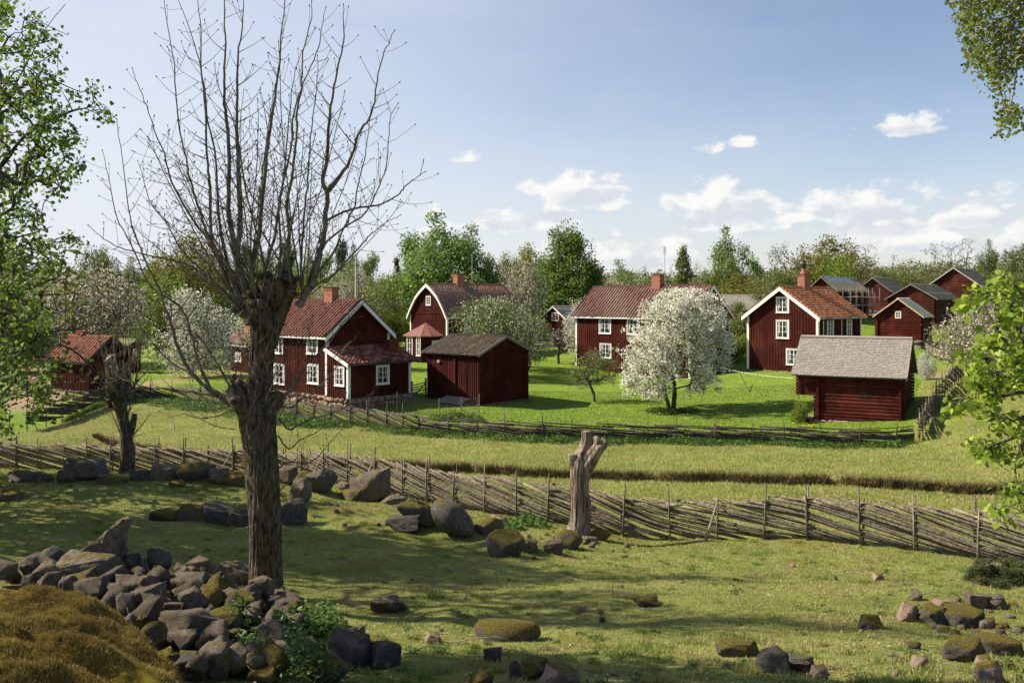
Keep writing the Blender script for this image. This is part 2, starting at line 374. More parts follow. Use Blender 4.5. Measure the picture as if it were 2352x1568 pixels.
# ================= paints and timbers =================
def red_mat(name, c1, c2, c3, st=(3, 3, .35), log=False):
    m, nt = newmat(name); b = NB(nt); tc = b.n('ShaderNodeTexCoord').outputs['Object']
    n = b.noise(tc, 5, 6, .65, (.35, .35, 6) if log else st); n2 = b.noise(tc, .55, 5, .7)
    rp = b.n('ShaderNodeNewGeometry').outputs['Random Per Island']
    col = b.mix(b.ramp(n, .3, .7), c1, c2); col = b.mix(b.ramp(n2, .45, .62, 0, .9), col, c3)
    col = b.hsv(col, .5, 1., b.m('MULTIPLY_ADD', rp, .3) if False else b.n('ShaderNodeMapRange', {0: rp, 3: .8, 4: 1.2}).outputs[0])
    b.out(col, .9, .12, n, .01, .8); return m
RED = red_mat('falu_red_board', (.062, .0115, .008), (.028, .0060, .0048), (.078, .017, .011))
REDLOG = red_mat('falu_red_log', (.080, .0155, .010), (.034, .0075, .0055), (.105, .024, .015), log=True)
REDOLD = red_mat('weathered_red_log', (.085, .020, .014), (.040, .011, .009), (.115, .034, .024), log=True)
WHITE = simple('white_paint', (.74, .73, .70), (.55, .53, .48), 6, (1, 1, 1), .55, .3, .003, lo=.5, hi=.8)
GREYW = simple('grey_wood', (.26, .235, .20), (.13, .115, .095), 6, (8, 8, 1), .9, .1, .006)
NEWWOOD = simple('fresh_timber', (.62, .47, .26), (.50, .35, .17), 5, (1, 1, 8), .7, .2, .003)
IRON = simple('dark_iron', (.03, .03, .032), rough=.5)
STEEL = simple('galvanised_steel', (.55, .57, .58), rough=.35, metal=.7)
BLACKPAINT = simple('black_paint', (.02, .018, .016), rough=.6)
CLOTH = simple('curtain_cloth', (.52, .53, .54), rough=.9)
def glass_mat():
    m, nt = newmat('window_glass'); b = NB(nt); tc = b.n('ShaderNodeTexCoord').outputs['Object']
    n = b.noise(tc, 1.7, 2, .5); col = b.mix(b.ramp(n, .4, .65), (.018, .022, .026), (.06, .07, .08))
    b.out(col, .06, .6, n, .02, .15); return m
GLASS = glass_mat()
def brick_mat(name, c1, c2, mo, sc_=1.0):
    m, nt = newmat(name); b = NB(nt); tc = b.n('ShaderNodeTexCoord').outputs['Object']
    sp = b.n('ShaderNodeSeparateXYZ', {0: tc}); ad = b.m('ADD', sp.outputs[0], sp.outputs[1])
    cv = b.n('ShaderNodeCombineXYZ', {0: ad, 1: sp.outputs[2]}).outputs[0]
    br = b.n('ShaderNodeTexBrick', {'Vector': cv, 'Color1': (*c1, 1), 'Color2': (*c2, 1), 'Mortar': (*mo, 1), 'Scale': sc_, 'Mortar Size': .012, 'Brick Width': .25, 'Row Height': .085})
    n = b.noise(tc, 6, 4, .6); col = b.mix(b.ramp(n, .4, .75, 0, .6), br.outputs[0], (.10, .035, .022))
    b.out(col, .9, .1, br.outputs[1], .01, -.6); return m
BRICK = brick_mat('chimney_brick', (.42, .13, .06), (.30, .085, .045), (.30, .25, .20))
def stone_mat(name, pal, moss=0., scale=1.0):
    m, nt = newmat(name); b = NB(nt); tc = b.n('ShaderNodeTexCoord').outputs['Object']
    oi = b.n('ShaderNodeObjectInfo').outputs['Random']; ri = b.n('ShaderNodeNewGeometry').outputs['Random Per Island']
    rr = b.m('FRACT', b.m('ADD', oi, ri))
    n = b.noise(tc, 7 * scale, 7, .7); n2 = b.noise(tc, 28 * scale, 5, .75); n3 = b.noise(tc, 2.2 * scale, 4, .6)
    col = b.mix(rr, pal[0], pal[1]); col = b.mix(b.ramp(n, .38, .66, 0, .8), col, pal[2]); col = b.mix(b.ramp(n2, .45, .75, 0, .55), col, pal[3])
    # pale lichen blotches
    vo = b.n('ShaderNodeTexVoronoi', {'Vector': tc, 'Scale': 5 * scale}).outputs[0]
    col = b.mix(b.m('MULTIPLY', b.ramp(vo, .32, .2), b.ramp(n3, .5, .62, 0, .5)), col, (.42, .43, .38))
    if moss > 0:
        g = b.n('ShaderNodeNewGeometry'); up = b.n('ShaderNodeSeparateXYZ', {0: g.outputs['Normal']}).outputs[2]
        mk = b.ramp(b.m('ADD', b.m('MULTIPLY', up, .5), b.m('ADD', b.m('MULTIPLY', n3, 1.1), b.m('MULTIPLY', b.m('ADD', n2, rr), .22))), 1.62 - moss, 1.74 - moss)
        mc = b.mix(b.ramp(n2, .35, .7), (.085, .07, .014), (.30, .235, .045)); col = b.mix(mk, col, mc)
    h = b.m('ADD', b.m('MULTIPLY', n, .9), b.m('MULTIPLY', n2, .5))
    b.out(col, .9, .2, h, .09, 1.); return m
ROCK = stone_mat('grey_stone', [(.14, .108, .078), (.29, .232, .17), (.065, .05, .037), (.42, .35, .265)], .33, 1.7)
ROCKRED = stone_mat('foundation_stone', [(.40, .22, .16), (.34, .28, .23), (.30, .15, .11), (.50, .42, .34)], 0, 1.)
ROCKDARK = stone_mat('dark_stone', [(.12, .11, .09), (.18, .16, .13), (.06, .056, .048), (.30, .27, .22)], .36, 1.6)
ROCKMOSS = stone_mat('mossy_stone', [(.13, .115, .10), (.19, .16, .13), (.09, .08, .07), (.30, .27, .21)], .74, 1.6)
ROCKPINK = stone_mat('pink_granite', [(.38, .25, .18), (.42, .33, .27), (.26, .19, .15), (.55, .48, .42)], .55)
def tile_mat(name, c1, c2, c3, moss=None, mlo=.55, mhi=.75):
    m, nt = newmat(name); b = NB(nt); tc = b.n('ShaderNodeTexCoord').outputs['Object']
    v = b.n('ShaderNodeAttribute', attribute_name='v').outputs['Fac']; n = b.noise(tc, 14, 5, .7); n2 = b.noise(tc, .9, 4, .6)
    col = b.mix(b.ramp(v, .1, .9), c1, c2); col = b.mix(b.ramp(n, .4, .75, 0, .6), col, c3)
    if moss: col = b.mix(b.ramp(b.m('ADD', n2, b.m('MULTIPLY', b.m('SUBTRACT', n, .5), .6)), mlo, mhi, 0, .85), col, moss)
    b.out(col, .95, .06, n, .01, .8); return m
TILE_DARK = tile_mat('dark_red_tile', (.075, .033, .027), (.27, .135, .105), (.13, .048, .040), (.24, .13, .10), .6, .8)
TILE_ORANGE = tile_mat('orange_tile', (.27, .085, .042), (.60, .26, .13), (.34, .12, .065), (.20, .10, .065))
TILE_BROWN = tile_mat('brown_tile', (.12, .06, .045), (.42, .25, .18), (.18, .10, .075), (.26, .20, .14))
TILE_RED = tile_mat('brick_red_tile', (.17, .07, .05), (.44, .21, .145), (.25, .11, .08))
SH_PALE = tile_mat('silver_shingle', (.29, .26, .225), (.38, .345, .305), (.19, .17, .15), (.24, .215, .175))
SH_DARK = tile_mat('dark_shingle', (.038, .031, .024), (.085, .072, .056), (.02, .017, .014), (.22, .20, .155), .62, .74)
SH_BARN = tile_mat('grey_board_roof', (.27, .215, .16), (.37, .305, .235), (.17, .135, .105), (.30, .25, .18))
SH_PLANK = tile_mat('fresh_plank_roof', (.60, .55, .45), (.72, .66, .54), (.45, .40, .31))

# ================= rocks =================
import bmesh
_ico = {}
def ico(sub):
    if sub not in _ico:
        bm = bmesh.new(); bmesh.ops.create_icosphere(bm, subdivisions=sub, radius=1)
        _ico[sub] = (np.array([v.co[:] for v in bm.verts]), np.array([[v.index for v in f.verts] for f in bm.faces])); bm.free()
    return _ico[sub]
def rock_v(seed, size, sub=3, cuts=13, rough=.035, cd=(.25, .62)):
    rs = np.random.RandomState(seed); v, f = ico(sub); v = v.copy()
    for k in range(cuts):
        n = rs.normal(size=3); n /= np.linalg.norm(n); d = rs.uniform(*cd)
        t = v @ n - d; v -= np.maximum(t, 0)[:, None] * n[None] * 1.0
    v -= (v.max(0) + v.min(0)) / 2; v /= np.maximum(v.max(0) - v.min(0), 1e-6) / 2
    r = (fbm(v[:, 0] * 2.3 + seed, v[:, 1] * 2.3 + v[:, 2] * 1.7, 4, seed % 97) - .5) * 2 + (fbm(v[:, 2] * 5 + seed, v[:, 1] * 5 - v[:, 0] * 4, 3, seed % 89) - .5)
    v *= (1 + rough * 2 * r)[:, None]
    v[:, 0] *= size[0] / 2; v[:, 1] *= size[1] / 2; v[:, 2] *= size[2] / 2
    return v, f
_hull = {}
def rock_a(seed, size, taper=0., shear=0., slab=1., rough=.022, level=2):
    """angular broken stone: hull of a jittered block, split faces kept sharp"""
    rs = np.random.RandomState(seed); P_ = [np.array([a, b, c]) * rs.uniform(.25, 1.0, 3) for a in (-1, 1) for b in (-1, 1) for c in (-1, 1)]
    P_ += [x / np.linalg.norm(x) * rs.uniform(.85, 1.15) for x in rs.normal(size=(7, 3))]
    P_ = np.array(P_); t = (P_[:, 2:3] + 1) / 2; P_[:, :2] *= (1 - taper * t); P_[:, 0] += shear * t[:, 0]
    bm = bmesh.new(); [bm.verts.new(p) for p in P_]; r_ = bmesh.ops.convex_hull(bm, input=bm.verts)
    bmesh.ops.delete(bm, geom=[v for v in bm.verts if not v.link_faces], context='VERTS'); bmesh.ops.triangulate(bm, faces=bm.faces)
    for _ in range(level): bmesh.ops.subdivide_edges(bm, edges=bm.edges, cuts=1, use_grid_fill=True)
    bmesh.ops.triangulate(bm, faces=bm.faces); bm.verts.ensure_lookup_table(); bm.normal_update()
    v = np.array([q.co[:] for q in bm.verts]); nr = np.array([q.normal[:] for q in bm.verts]); f = np.array([[q.index for q in w.verts] for w in bm.faces]); bm.free()
    k = fbm(v[:, 0] * 3.1 + seed, v[:, 1] * 3.1 + v[:, 2] * 2.3, 3, seed % 83) - .5 + (fbm(v[:, 2] * 9 + seed, v[:, 1] * 9 - v[:, 0] * 7, 2, seed % 71) - .5) * .6
    v = v + nr * (k * rough * 6)[:, None]; v -= (v.max(0) + v.min(0)) / 2; v /= (v.max(0) - v.min(0)) / 2
    return v * np.array(size)[None] / 2, f
def rotm(rx, ry, rz):
    from mathutils import Euler
    return np.array(Euler((rx, ry, rz)).to_matrix())

# ================= buildings =================
class House:
    def __init__(s, name, px, D, zg, beta, pxL=None, pxR=None, LL=None, LR=None, ridge='y', label='', cat='house', roll=0):
        s.A = Vector((VX(px, D), D)); bt = R(beta)
        s.a = Vector((-math.cos(bt), math.sin(bt))); s.b = Vector((math.sin(bt), math.cos(bt))); s.zg = zg; s.ridge = ridge
        s.LL = LL or s.q('L', pxL); s.LR = LR or s.q('R', pxR)      # lengths of the left and right visible walls
        s.root = empty(name, (s.A.x, s.A.y, zg), R(90 - beta), label, cat)
        if roll: s.root.rotation_euler = (0, R(roll), R(90 - beta)) if False else (R(roll), 0, R(90 - beta))
        s.W, s.L = (s.LR, s.LL) if ridge == 'y' else (s.LL, s.LR)   # gable width, length along the ridge
    def q(s, wall, px, off=(0, 0)):
        m = (px - CX) / F; d = s.a if wall == 'L' else s.b; o = s.A + s.b * off[0] + s.a * off[1]
        return (m * o.y - o.x) / (d.x - m * d.y)
    def depth(s, wall, q, off=(0, 0)):
        d = s.a if wall == 'L' else s.b; return (s.A + s.b * off[0] + s.a * off[1] + d * q).y
    def z(s, wall, q, py, off=(0, 0)): return H - (py - HY) / F * s.depth(wall, q, off) - s.zg
    def pt(s, u, t, z): return (u, t, z) if s.ridge == 'y' else (t, u, z)
    def outline(s, ze, zr, prof=None):
        W = s.W
        if prof is None: s.prof = [(0, ze), (W / 2, zr), (W, ze)]
        else:
            hl = [(f_ * W / 2, ze + g * (zr - ze)) for f_, g in prof]
            s.prof = hl + [(W - u, z) for u, z in hl[::-1][1:]]
        return s.prof
    def zat(s, u):
        p = s.prof
        for (a, za), (b, zb) in zip(p[:-1], p[1:]):
            if a - 1e-6 <= u <= b + 1e-6: return za + (zb - za) * (u - a) / (b - a)
        return p[0][1]
    def prism(s, mb, poly, t0, t1): mb.prism(poly, 1 if s.ridge == 'y' else 0, t0, t1)
    def bx(s, mb, u0, u1, t0, t1, z0, z1):
        if s.ridge == 'y': mb.box(u0, u1, t0, t1, z0, z1)
        else: mb.box(t0, t1, u0, u1, z0, z1)
    def walls(s, zb, ze, zr, m=None, kind='board', step=.24, prof=None, seed=1):
        m = m or (RED if kind == 'board' else REDLOG); rnd = random.Random(seed)
        s.outline(ze, zr, prof); s.ze, s.zr, s.zb = ze, zr, zb; mb = MB(); W, L = s.W, s.L
        s.prism(mb, [(0, zb), (W, zb)] + s.prof[::-1], 0, L)
        if kind == 'board':
            u = .06
            while u < W - .04:
                for t0, t1 in ((-.028, -.001), (L + .001, L + .028)): s.bx(mb, u, u + .05, t0, t1, zb - .02 + rnd.uniform(-.02, .02), s.zat(u + (0 if u < W / 2 else .05)) - .02)
                u += step * rnd.uniform(.85, 1.15)
            t = .06
            while t < L - .04:
                for u0, u1 in ((-.028, -.001), (W + .001, W + .028)): s.bx(mb, u0, u1, t, t + .05, zb - .02 + rnd.uniform(-.02, .02), ze - .02)
                t += step * rnd.uniform(.85, 1.15)
        else:
            z = zb; hh = step
            while z < zr - .12:
                h2 = hh * rnd.uniform(.88, 1.12); zm = z + h2 * .5
                us = [u for u in np.linspace(0, W, 81) if s.zat(u) > z + h2]
                def sect(o, sg):
                    e = rnd.uniform(.0, .022)
                    return [(o, z + .004), (o - sg * (.02 + e), z + .03), (o - sg * (.04 + e), zm), (o - sg * (.02 + e), z + h2 - .03), (o, z + h2 - .004)]
                if us:
                    a, b = us[0], us[-1]
                    for o, sg in ((-.001, 1), (L + .001, -1)):
                        sc_ = sect(o, sg); n = len(sc_)
                        vs = [s.pt(a, t, zz) for t, zz in sc_] + [s.pt(b, t, zz) for t, zz in sc_]
                        mb.add(vs, [tuple(range(n)), tuple(range(n, 2 * n))] + [(i, (i + 1) % n, n + (i + 1) % n, n + i) for i in range(n)])
                    if z + h2 < ze + .05:
                        for o, sg in ((-.001, 1), (W + .001, -1)):
                            sc_ = sect(o, sg); n = len(sc_)
                            vs = [s.pt(u, 0, zz) for u, zz in sc_] + [s.pt(u, L, zz) for u, zz in sc_]
                            mb.add(vs, [tuple(range(n)), tuple(range(n, 2 * n))] + [(i, (i + 1) % n, n + (i + 1) % n, n + i) for i in range(n)])
                        for uu in (0.1, W - .1):       # crossing log ends at the corners
                            e = .17 + rnd.uniform(-.03, .03); s.bx(mb, uu - .075, uu + .075, -e, -.02, z + .015, z + h2 - .015); s.bx(mb, uu - .075, uu + .075, L + .02, L + e, z + .015, z + h2 - .015)
                        for tt in (0.1, L - .1):
                            e = .17 + rnd.uniform(-.03, .03); s.bx(mb, -e, -.02, tt - .075, tt + .075, z + .05, z + h2 + .02 if z + h2 + .02 < ze else ze); s.bx(mb, W + .02, W + e, tt - .075, tt + .075, z + .05, z + h2 + .02 if z + h2 + .02 < ze else ze)
                z += h2
        mb.build('wall', m, s.root)
    def roof(s, kind, m, ov=.35, og=.35, thick=.1, name='roof', soffit=None, lift=.02, t0=None, t1=None):
        p = s.prof; W, L = s.W, s.L; t0 = -og if t0 is None else t0; t1 = L + og if t1 is None else t1
        (a, za), (b, zb) = p[0], p[1]; sl = (zb - za) / (b - a); out = [(-ov, za - ov * sl)]
        out += [q for q in p[1:-1]] if len(p) == 3 else p[1:-1]
        (a, za), (b, zb) = p[-1], p[-2]; sl2 = (zb - za) / (a - b); out.append((W + ov, za - ov * sl2))
        s.rline = out; mb = MB()
        low = [(u, z + .01) for u, z in out]; up = [(u, z + thick) for u, z in out]
        s.prism(mb, low + up[::-1], t0 + .02, t1 - .02)
        mb.build('roof_deck', soffit or GREYW, s.root)
        parts_v, parts_f, at, o = [], [], [], 0; rs = np.random.RandomState(7 + int(L * 10))
        colw, rowh, amp, lap = {'tile': (.38, .38, .12, .03), 'shingle': (.10, .14, 0, .018), 'board': (.22, 1.6, 0, .03), 'plank': (.30, 9, 0, .03)}[kind]
        for (u0, z0), (u1, z1) in zip(up[:-1], up[1:]):
            if z0 > z1: (uh, zh), (ul, zl) = (u0, z0), (u1, z1)
            else: (uh, zh), (ul, zl) = (u1, z1), (u0, z0)
            ln = math.hypot(uh - ul, zh - zl); nr = max(1, round(ln / rowh)); nx_, nz = -(zl - zh) / ln, (ul - uh) / ln
            if nz < 0: nx_, nz = -nx_, -nz
            if (ul - uh) < 0: nx_ = -abs(nx_)
            else: nx_ = abs(nx_)
            nc = max(1, round((t1 - t0) / colw)); cw = (t1 - t0) / nc
            if kind == 'tile':
                k = 6; tt = np.arange(nc * k + 1) / k; ph = tt % 1; hgt = amp * (np.cos(2 * np.pi * ph) * .75 + .25 * np.cos(4 * np.pi * ph + 1)); cid = np.floor(tt).astype(int)
            else:
                tt = np.stack([np.arange(nc), np.arange(nc) + .97], 1).ravel(); cid = np.floor(tt).astype(int); hgt = None
            T = t0 + tt * cw
            for r in range(nr):
                f0, f1 = r / nr, (r + 1) / nr + .01
                rv = rs.rand(nc + 2)[cid]
                hh = hgt + .004 * (rv - .5) if hgt is not None else (rv * .014 + .004)
                jit = (rs.rand(nc + 2)[cid] - .5) * (.25 * rowh / ln if kind == 'shingle' else .012)
                wav = .012 * np.sin(T * .9 + r * .3)
                ftop = np.full_like(T, f0); fbot = f1 + jit if kind != 'plank' else np.full_like(T, f1)
                rows = []
                for ff, ex in ((ftop, 0.0), (fbot, lap), (fbot, 0.002)):
                    hx = hh + ex + wav if ex != .002 else hh * .2 + wav
                    uu = uh + (ul - uh) * ff + nx_ * (hx + lift); zz = zh + (zl - zh) * ff + nz * (hx + lift)
                    rows.append(np.stack([uu, T, zz], 1) if s.ridge == 'y' else np.stack([T, uu, zz], 1))
                if hgt is not None: rv = np.clip(rv * .45 + (hgt / amp * .5 + .5) * .8 - .15, 0, 1)  # valleys between tile ridges coloured darker, shade put into the tint
                n = len(T); parts_v.append(np.concatenate(rows)); i = np.arange(n - 1)
                if hgt is None: i = i[::2] if kind in ('shingle', 'board', 'plank') else i
                parts_f.append(np.stack([o + i, o + i + 1, o + n + i + 1, o + n + i], 1)); parts_f.append(np.stack([o + n + i, o + n + i + 1, o + 2 * n + i + 1, o + 2 * n + i], 1))
                at.append(np.concatenate([rv] * 3)); o += 3 * n
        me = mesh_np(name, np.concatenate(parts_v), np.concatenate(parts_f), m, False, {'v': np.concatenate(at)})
        ro = link(name, me, s.root); s.og, s.ov = og, ov
        # ridge cap
        mb = MB(); i = max(range(len(up)), key=lambda k: up[k][1]); u, z = up[i]
        if kind == 'tile':
            t = t0
            while t < t1:
                h = .05 + .012 * ((int(t * 10)) % 2)
                s.prism(mb, [(u - .13, z + .01), (u - .09, z + h + .045), (u, z + h + .075), (u + .09, z + h + .045), (u + .13, z + .01)], t, min(t + .33, t1)); t += .34
        else: s.prism(mb, [(u - .16, z - .02), (u - .15, z + .03), (u, z + .1), (u + .15, z + .03), (u + .16, z - .02)], t0 - .02, t1 + .02)
        mb.build('ridge_cap', m, s.root)
        return ro
    def barge(s, m=None, w=.2, th=.045, both=True, name='bargeboard', eave=True, drop=0.0, gm=None):
        m = m or WHITE; up = [(u, z + .13) for u, z in s.rline]; k = max(range(len(up)), key=lambda i: up[i][1])
        for half in (up[:k + 1], up[k:]):
            poly = half + [(u, z - w - .06) for u, z in half[::-1]]
            for ta, tb in ((-s.og - th, -s.og - .002), (s.L + s.og + .002, s.L + s.og + th)):
                mb = MB(); s.prism(mb, poly, ta, tb); mb.build(name, m, s.root)
        if eave:
            for sd in (0, -1):
                u, z = s.rline[sd]; sg = -1 if sd == 0 else 1; mb = MB()
                s.bx(mb, min(u, u + sg * .03), max(u, u + sg * .03), -s.og, s.L + s.og, z - .04, z + .1)
                mb.build('eave_board', gm or m, s.root)
    def corner_boards(s, m=None, w=.15, zb=None, which=('A', 'L', 'R'), ze=None):
        m = m or WHITE; zb = s.zb if zb is None else zb; ze = ze or s.ze + .02; LL, LR = s.LL, s.LR
        for c in which:
            mb = MB()
            if c == 'A': mb.box(-.05, -.002, -.05, w, zb, ze); mb.box(-.002, w, -.05, -.002, zb, ze)
            if c == 'L': mb.box(-.05, -.002, LL - w, LL + .05, zb, ze); mb.box(-.002, w, LL + .002, LL + .05, zb, ze)
            if c == 'R': mb.box(LR - w, LR + .05, -.05, -.002, zb, ze); mb.box(LR + .002, LR + .05, -.002, w, zb, ze)
            mb.build('corner_board', m, s.root)
    def wb(s, mb, wall, q0, q1, d0, d1, z0, z1, off=(0, 0)):
        if wall == 'L': mb.box(off[0] - d1, off[0] - d0, off[1] + q0, off[1] + q1, z0, z1)
        else: mb.box(off[0] + q0, off[0] + q1, off[1] - d1, off[1] - d0, z0, z1)
    def window(s, wall, px0, px1, py0, py1, cols=2, rows=3, off=(0, 0), fw=.09, curtain=True, m=None, sill=True, label=None):
        """frame outline given in the picture, turned into wall coordinates"""
        q0, q1 = sorted((s.q(wall, px0, off), s.q(wall, px1, off))); qm = (q0 + q1) / 2
        z1, z0 = s.z(wall, qm, py0, off), s.z(wall, qm, py1, off); return s.window_at(wall, q0, q1, z0, z1, cols, rows, off, fw, curtain, m, sill)
    def window_at(s, wall, q0, q1, z0, z1, cols=2, rows=3, off=(0, 0), fw=.09, curtain=True, m=None, sill=True):
        m = m or WHITE; mb = MB(); W = lambda *a: s.wb(mb, wall, *a, off=off)
        W(q0, q0 + fw, .0, .06, z0, z1); W(q1 - fw, q1, .0, .06, z0, z1); W(q0 + fw, q1 - fw, .0, .06, z1 - fw, z1); W(q0 + fw, q1 - fw, .0, .06, z0, z0 + fw)
        W(q0 - .03, q1 + .03, 0, .085, z1 + .002, z1 + .035)
        i0, i1, j0, j1 = q0 + fw, q1 - fw, z0 + fw, z1 - fw; n = cols
        for k in range(1, n):
            c = i0 + (i1 - i0) * k / n; W(c - .035, c + .035, .02, .052, j0, j1)
        for k in range(1, rows):
            c = j0 + (j1 - j0) * k / rows; W(i0, i1, .022, .045, c - .014, c + .014)
        W(i0, i0 + .03, .02, .05, j0, j1); W(i1 - .03, i1, .02, .05, j0, j1); W(i0, i1, .021, .049, j1 - .03, j1); W(i0, i1, .021, .049, j0, j0 + .03)
        fr = mb.build('window', m, s.root)
        mb = MB(); s.wb(mb, wall, i0 - .01, i1 + .01, .004, .014, j0 - .01, j1 + .01, off=off); mb.build('pane', GLASS, fr)
        if curtain and i1 - i0 > .4:
            w = (i1 - i0)
            for sd in (0, 1):
                mb = MB()
                x0 = i0 if sd == 0 else i1; sg = 1 if sd == 0 else -1
                for k in range(4):
                    a, b = x0 + sg * w * (.02 + .06 * k), x0 + sg * w * (.02 + .06 * k + .045)
                    s.wb(mb, wall, min(a, b), max(a, b), .0145, .0185, j0 + (.0 if k < 2 else .18 * (k - 1) * (j1 - j0)), j1, off=off)
                mb.build('curtain', CLOTH, fr)
        if sill:
            mb = MB(); s.wb(mb, wall, q0 - .04, q1 + .04, 0, .1, z0 - .04, z0 - .002, off=off); mb.build('sill', m, fr)
        return fr
    def chimney(s, px, w, l, zt, zb=None, u=None, m=None, cap=None, name='chimney', t=None):
        """on the ridge at picture column px (or at u,t)"""
        u = s.W / 2 if u is None else u
        if t is None:
            off = (u, 0) if s.ridge == 'y' else (0, u); t = s.q('L' if s.ridge == 'y' else 'R', px, off)
        zb = (s.zat(u) - .5) if zb is None else zb; mb = MB()
        s.bx(mb, u - w / 2, u + w / 2, t - l / 2, t + l / 2, zb, zt - .16)
        s.bx(mb, u - w / 2 - .045, u + w / 2 + .045, t - l / 2 - .045, t + l / 2 + .045, zt - .16, zt - .07)
        s.bx(mb, u - w / 2 - .02, u + w / 2 + .02, t - l / 2 - .02, t + l / 2 + .02, zt - .07, zt)
        c = mb.build(name, m or BRICK, s.root)
        mb = MB(); s.bx(mb, u - w / 2 - .08, u + w / 2 + .08, t - l / 2 - .08, t + l / 2 + .08, zt + .002, zt + .05); mb.build('chimney_cap', cap or IRON, c)
        s.ct = t; return c
    def foundation(s, zt, zb=-.3, m=None, off=.03, name='foundation', rect=None, seed=3, size=.42):
        """rubble stone course round the visible sides"""
        m = m or ROCKRED; rs = np.random.RandomState(seed); V, Fc, o = [], [], 0; x0, x1, y0, y1 = rect or (0, s.LR, 0, s.LL)
        mbx = MB(); mbx.box(x0 + .06, x1 - .06, y0 + .06, y1 - .06, zb, zt - .01)
        runs = [((x0, y0), (x1, y0)), ((x0, y0), (x0, y1)), ((x1, y0), (x1, y1)), ((x0, y1), (x1, y1))]
        for (p, q) in runs:
            L = math.hypot(q[0] - p[0], q[1] - p[1]); z = zt
            while z > zb:
                h = size * rs.uniform(.7, 1.0); t = 0
                while t < L:
                    w = size * rs.uniform(.8, 1.7); v, f = rock_v(rs.randint(9999), (w * 1.12, .42, h * 1.15), 2, 6, .03)
                    c = ((p[0] + (q[0] - p[0]) * min(t + w / 2, L) / L), (p[1] + (q[1] - p[1]) * min(t + w / 2, L) / L))
                    if abs(q[0] - p[0]) < 1e-6: v = v[:, [1, 0, 2]]
                    v[:, 0] += c[0]; v[:, 1] += c[1]; v[:, 2] = np.minimum(v[:, 2] + z - h / 2, zt - .004); V.append(v); Fc.append(f + o); o += len(v); t += w
                z -= h
        mo = np.array(mbx.v); V.append(mo); me = mesh_np(name, np.concatenate(V), [np.concatenate(Fc), np.array(mbx.f) + o], m)
        return link(name, me, s.root)

# ---- two-storey cottage with lean-to, left of centre ----
h = House('cottage', 751, 62.7, -.75, 42, pxL=606, pxR=893, ridge='y', label='red cottage with white mast and tiled lean-to, on a stone base beside the big pollard')
zb = h.z('L', 0, 908); ze = h.z('L', 0, 768); zr = ze + 2.25
h.walls(zb, ze, zr)
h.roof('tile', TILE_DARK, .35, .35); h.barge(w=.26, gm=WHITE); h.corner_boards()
h.chimney(761, .62, .95, h.z('R', h.W / 2, 660))
for a, b, c, d in ((632, 651, 770, 812), (705, 731, 770, 813), (630, 655, 836, 882), (707, 733, 837, 881)): h.window('L', a, b, c, d)
h.foundation(zb, -.25)
# lean-to in front of the gable
AW = 2.35; az0, az1 = zb - .02, None
zt = h.z('R', 0, 800, (0, 0)) ; zlo = h.z('R', 0, 834, (0, -AW))
mb = MB(); mb.prism([(0, zb - .05), (-AW, zb - .05), (-AW, zlo - .06), (-.03, zt - .1)], 0, .002, h.W - .002)
def lean_z(y): return zlo - .08 + (zt - zlo) * (AW + y) / AW
for k in range(24):
    u = .05 + k * (h.W - .1) / 23.5; mb.box(u, u + .05, -AW - .028, -AW - .001, zb - .06, zlo - .08)
for k in range(9):
    y = -.2 - k * .235; mb.box(-.026, .001, y - .05, y, zb - .06, lean_z(y - .05)); mb.box(h.W - .001, h.W + .026, y - .05, y, zb - .06, lean_z(y - .05))
mb.build('lean_to_wall', RED, h.root)
sub = House('tmp', 751, 62.7, -.75, 42, LL=h.LL, LR=h.LR, ridge='x'); bpy.data.objects.remove(sub.root)
sub.root = h.root; sub.W, sub.L = AW * 2, h.W; sub.prof = [(-AW, zlo), (-.02, zt), (AW, zlo)]
def one_slope(hs, y0, z0, y1, z1, t0, t1, kind, m, name):
    """a single roof slope across y between (y0,z0) low and (y1,z1) high, running along x"""
    rs = np.random.RandomState(5); ln = math.hypot(y1 - y0, z1 - z0); nr = round(ln / .33); nc = round((t1 - t0) / .34); k = 6
    tt = np.arange(nc * k + 1) / k; cid = np.floor(tt).astype(int); T = t0 + tt * (t1 - t0) / nc; hg = .08 * np.cos(2 * np.pi * (tt % 1)); V, Fc, at, o = [], [], [], 0
    ny, nz = -(z1 - z0) / ln, (y1 - y0) / ln
    for r in range(nr):
        f0, f1 = r / nr, (r + 1) / nr; rv = rs.rand(nc + 2)[cid]
        for ff, ex in ((f1, 0), (f0, .035), (f0, -.03)):
            hh = hg + ex; rv = np.clip(rv * .6 + hg * 3, 0, 1) if ex == 0 else rv; V.append(np.stack([T, y0 + (y1 - y0) * ff + ny * hh, z0 + (z1 - z0) * ff + nz * hh + .1], 1)); at.append(rv)  # tint follows the wave: painted shade in the tile valleys
        n = len(T); i = np.arange(n - 1)
        for a in (0, n): Fc.append(np.stack([o + a + i, o + a + i + 1, o + a + n + i + 1, o + a + n + i], 1))
        o += 3 * n
    me = mesh_np(name, np.concatenate(V), np.concatenate(Fc), m, False, {'v': np.concatenate(at)}); ro = link(name, me, hs.root)
    mb = MB(); mb.prism([(y0, z0 + .0), (y1, z1 + .0), (y1, z1 + .06), (y0, z0 + .06)], 0, t0 + .02, t1 - .02); mb.build('roof_deck', GREYW, hs.root)
    return ro
sl = (zt - zlo) / AW
lr = one_slope(h, -AW - .4, zlo - .4 * sl, -.04, zt, -.3, h.W + .4, 'tile', tile_mat('lean_to_tile', (.12, .04, .03), (.48, .24, .16), (.17, .06, .04), (.12, .05, .035)), 'lean_to_roof')
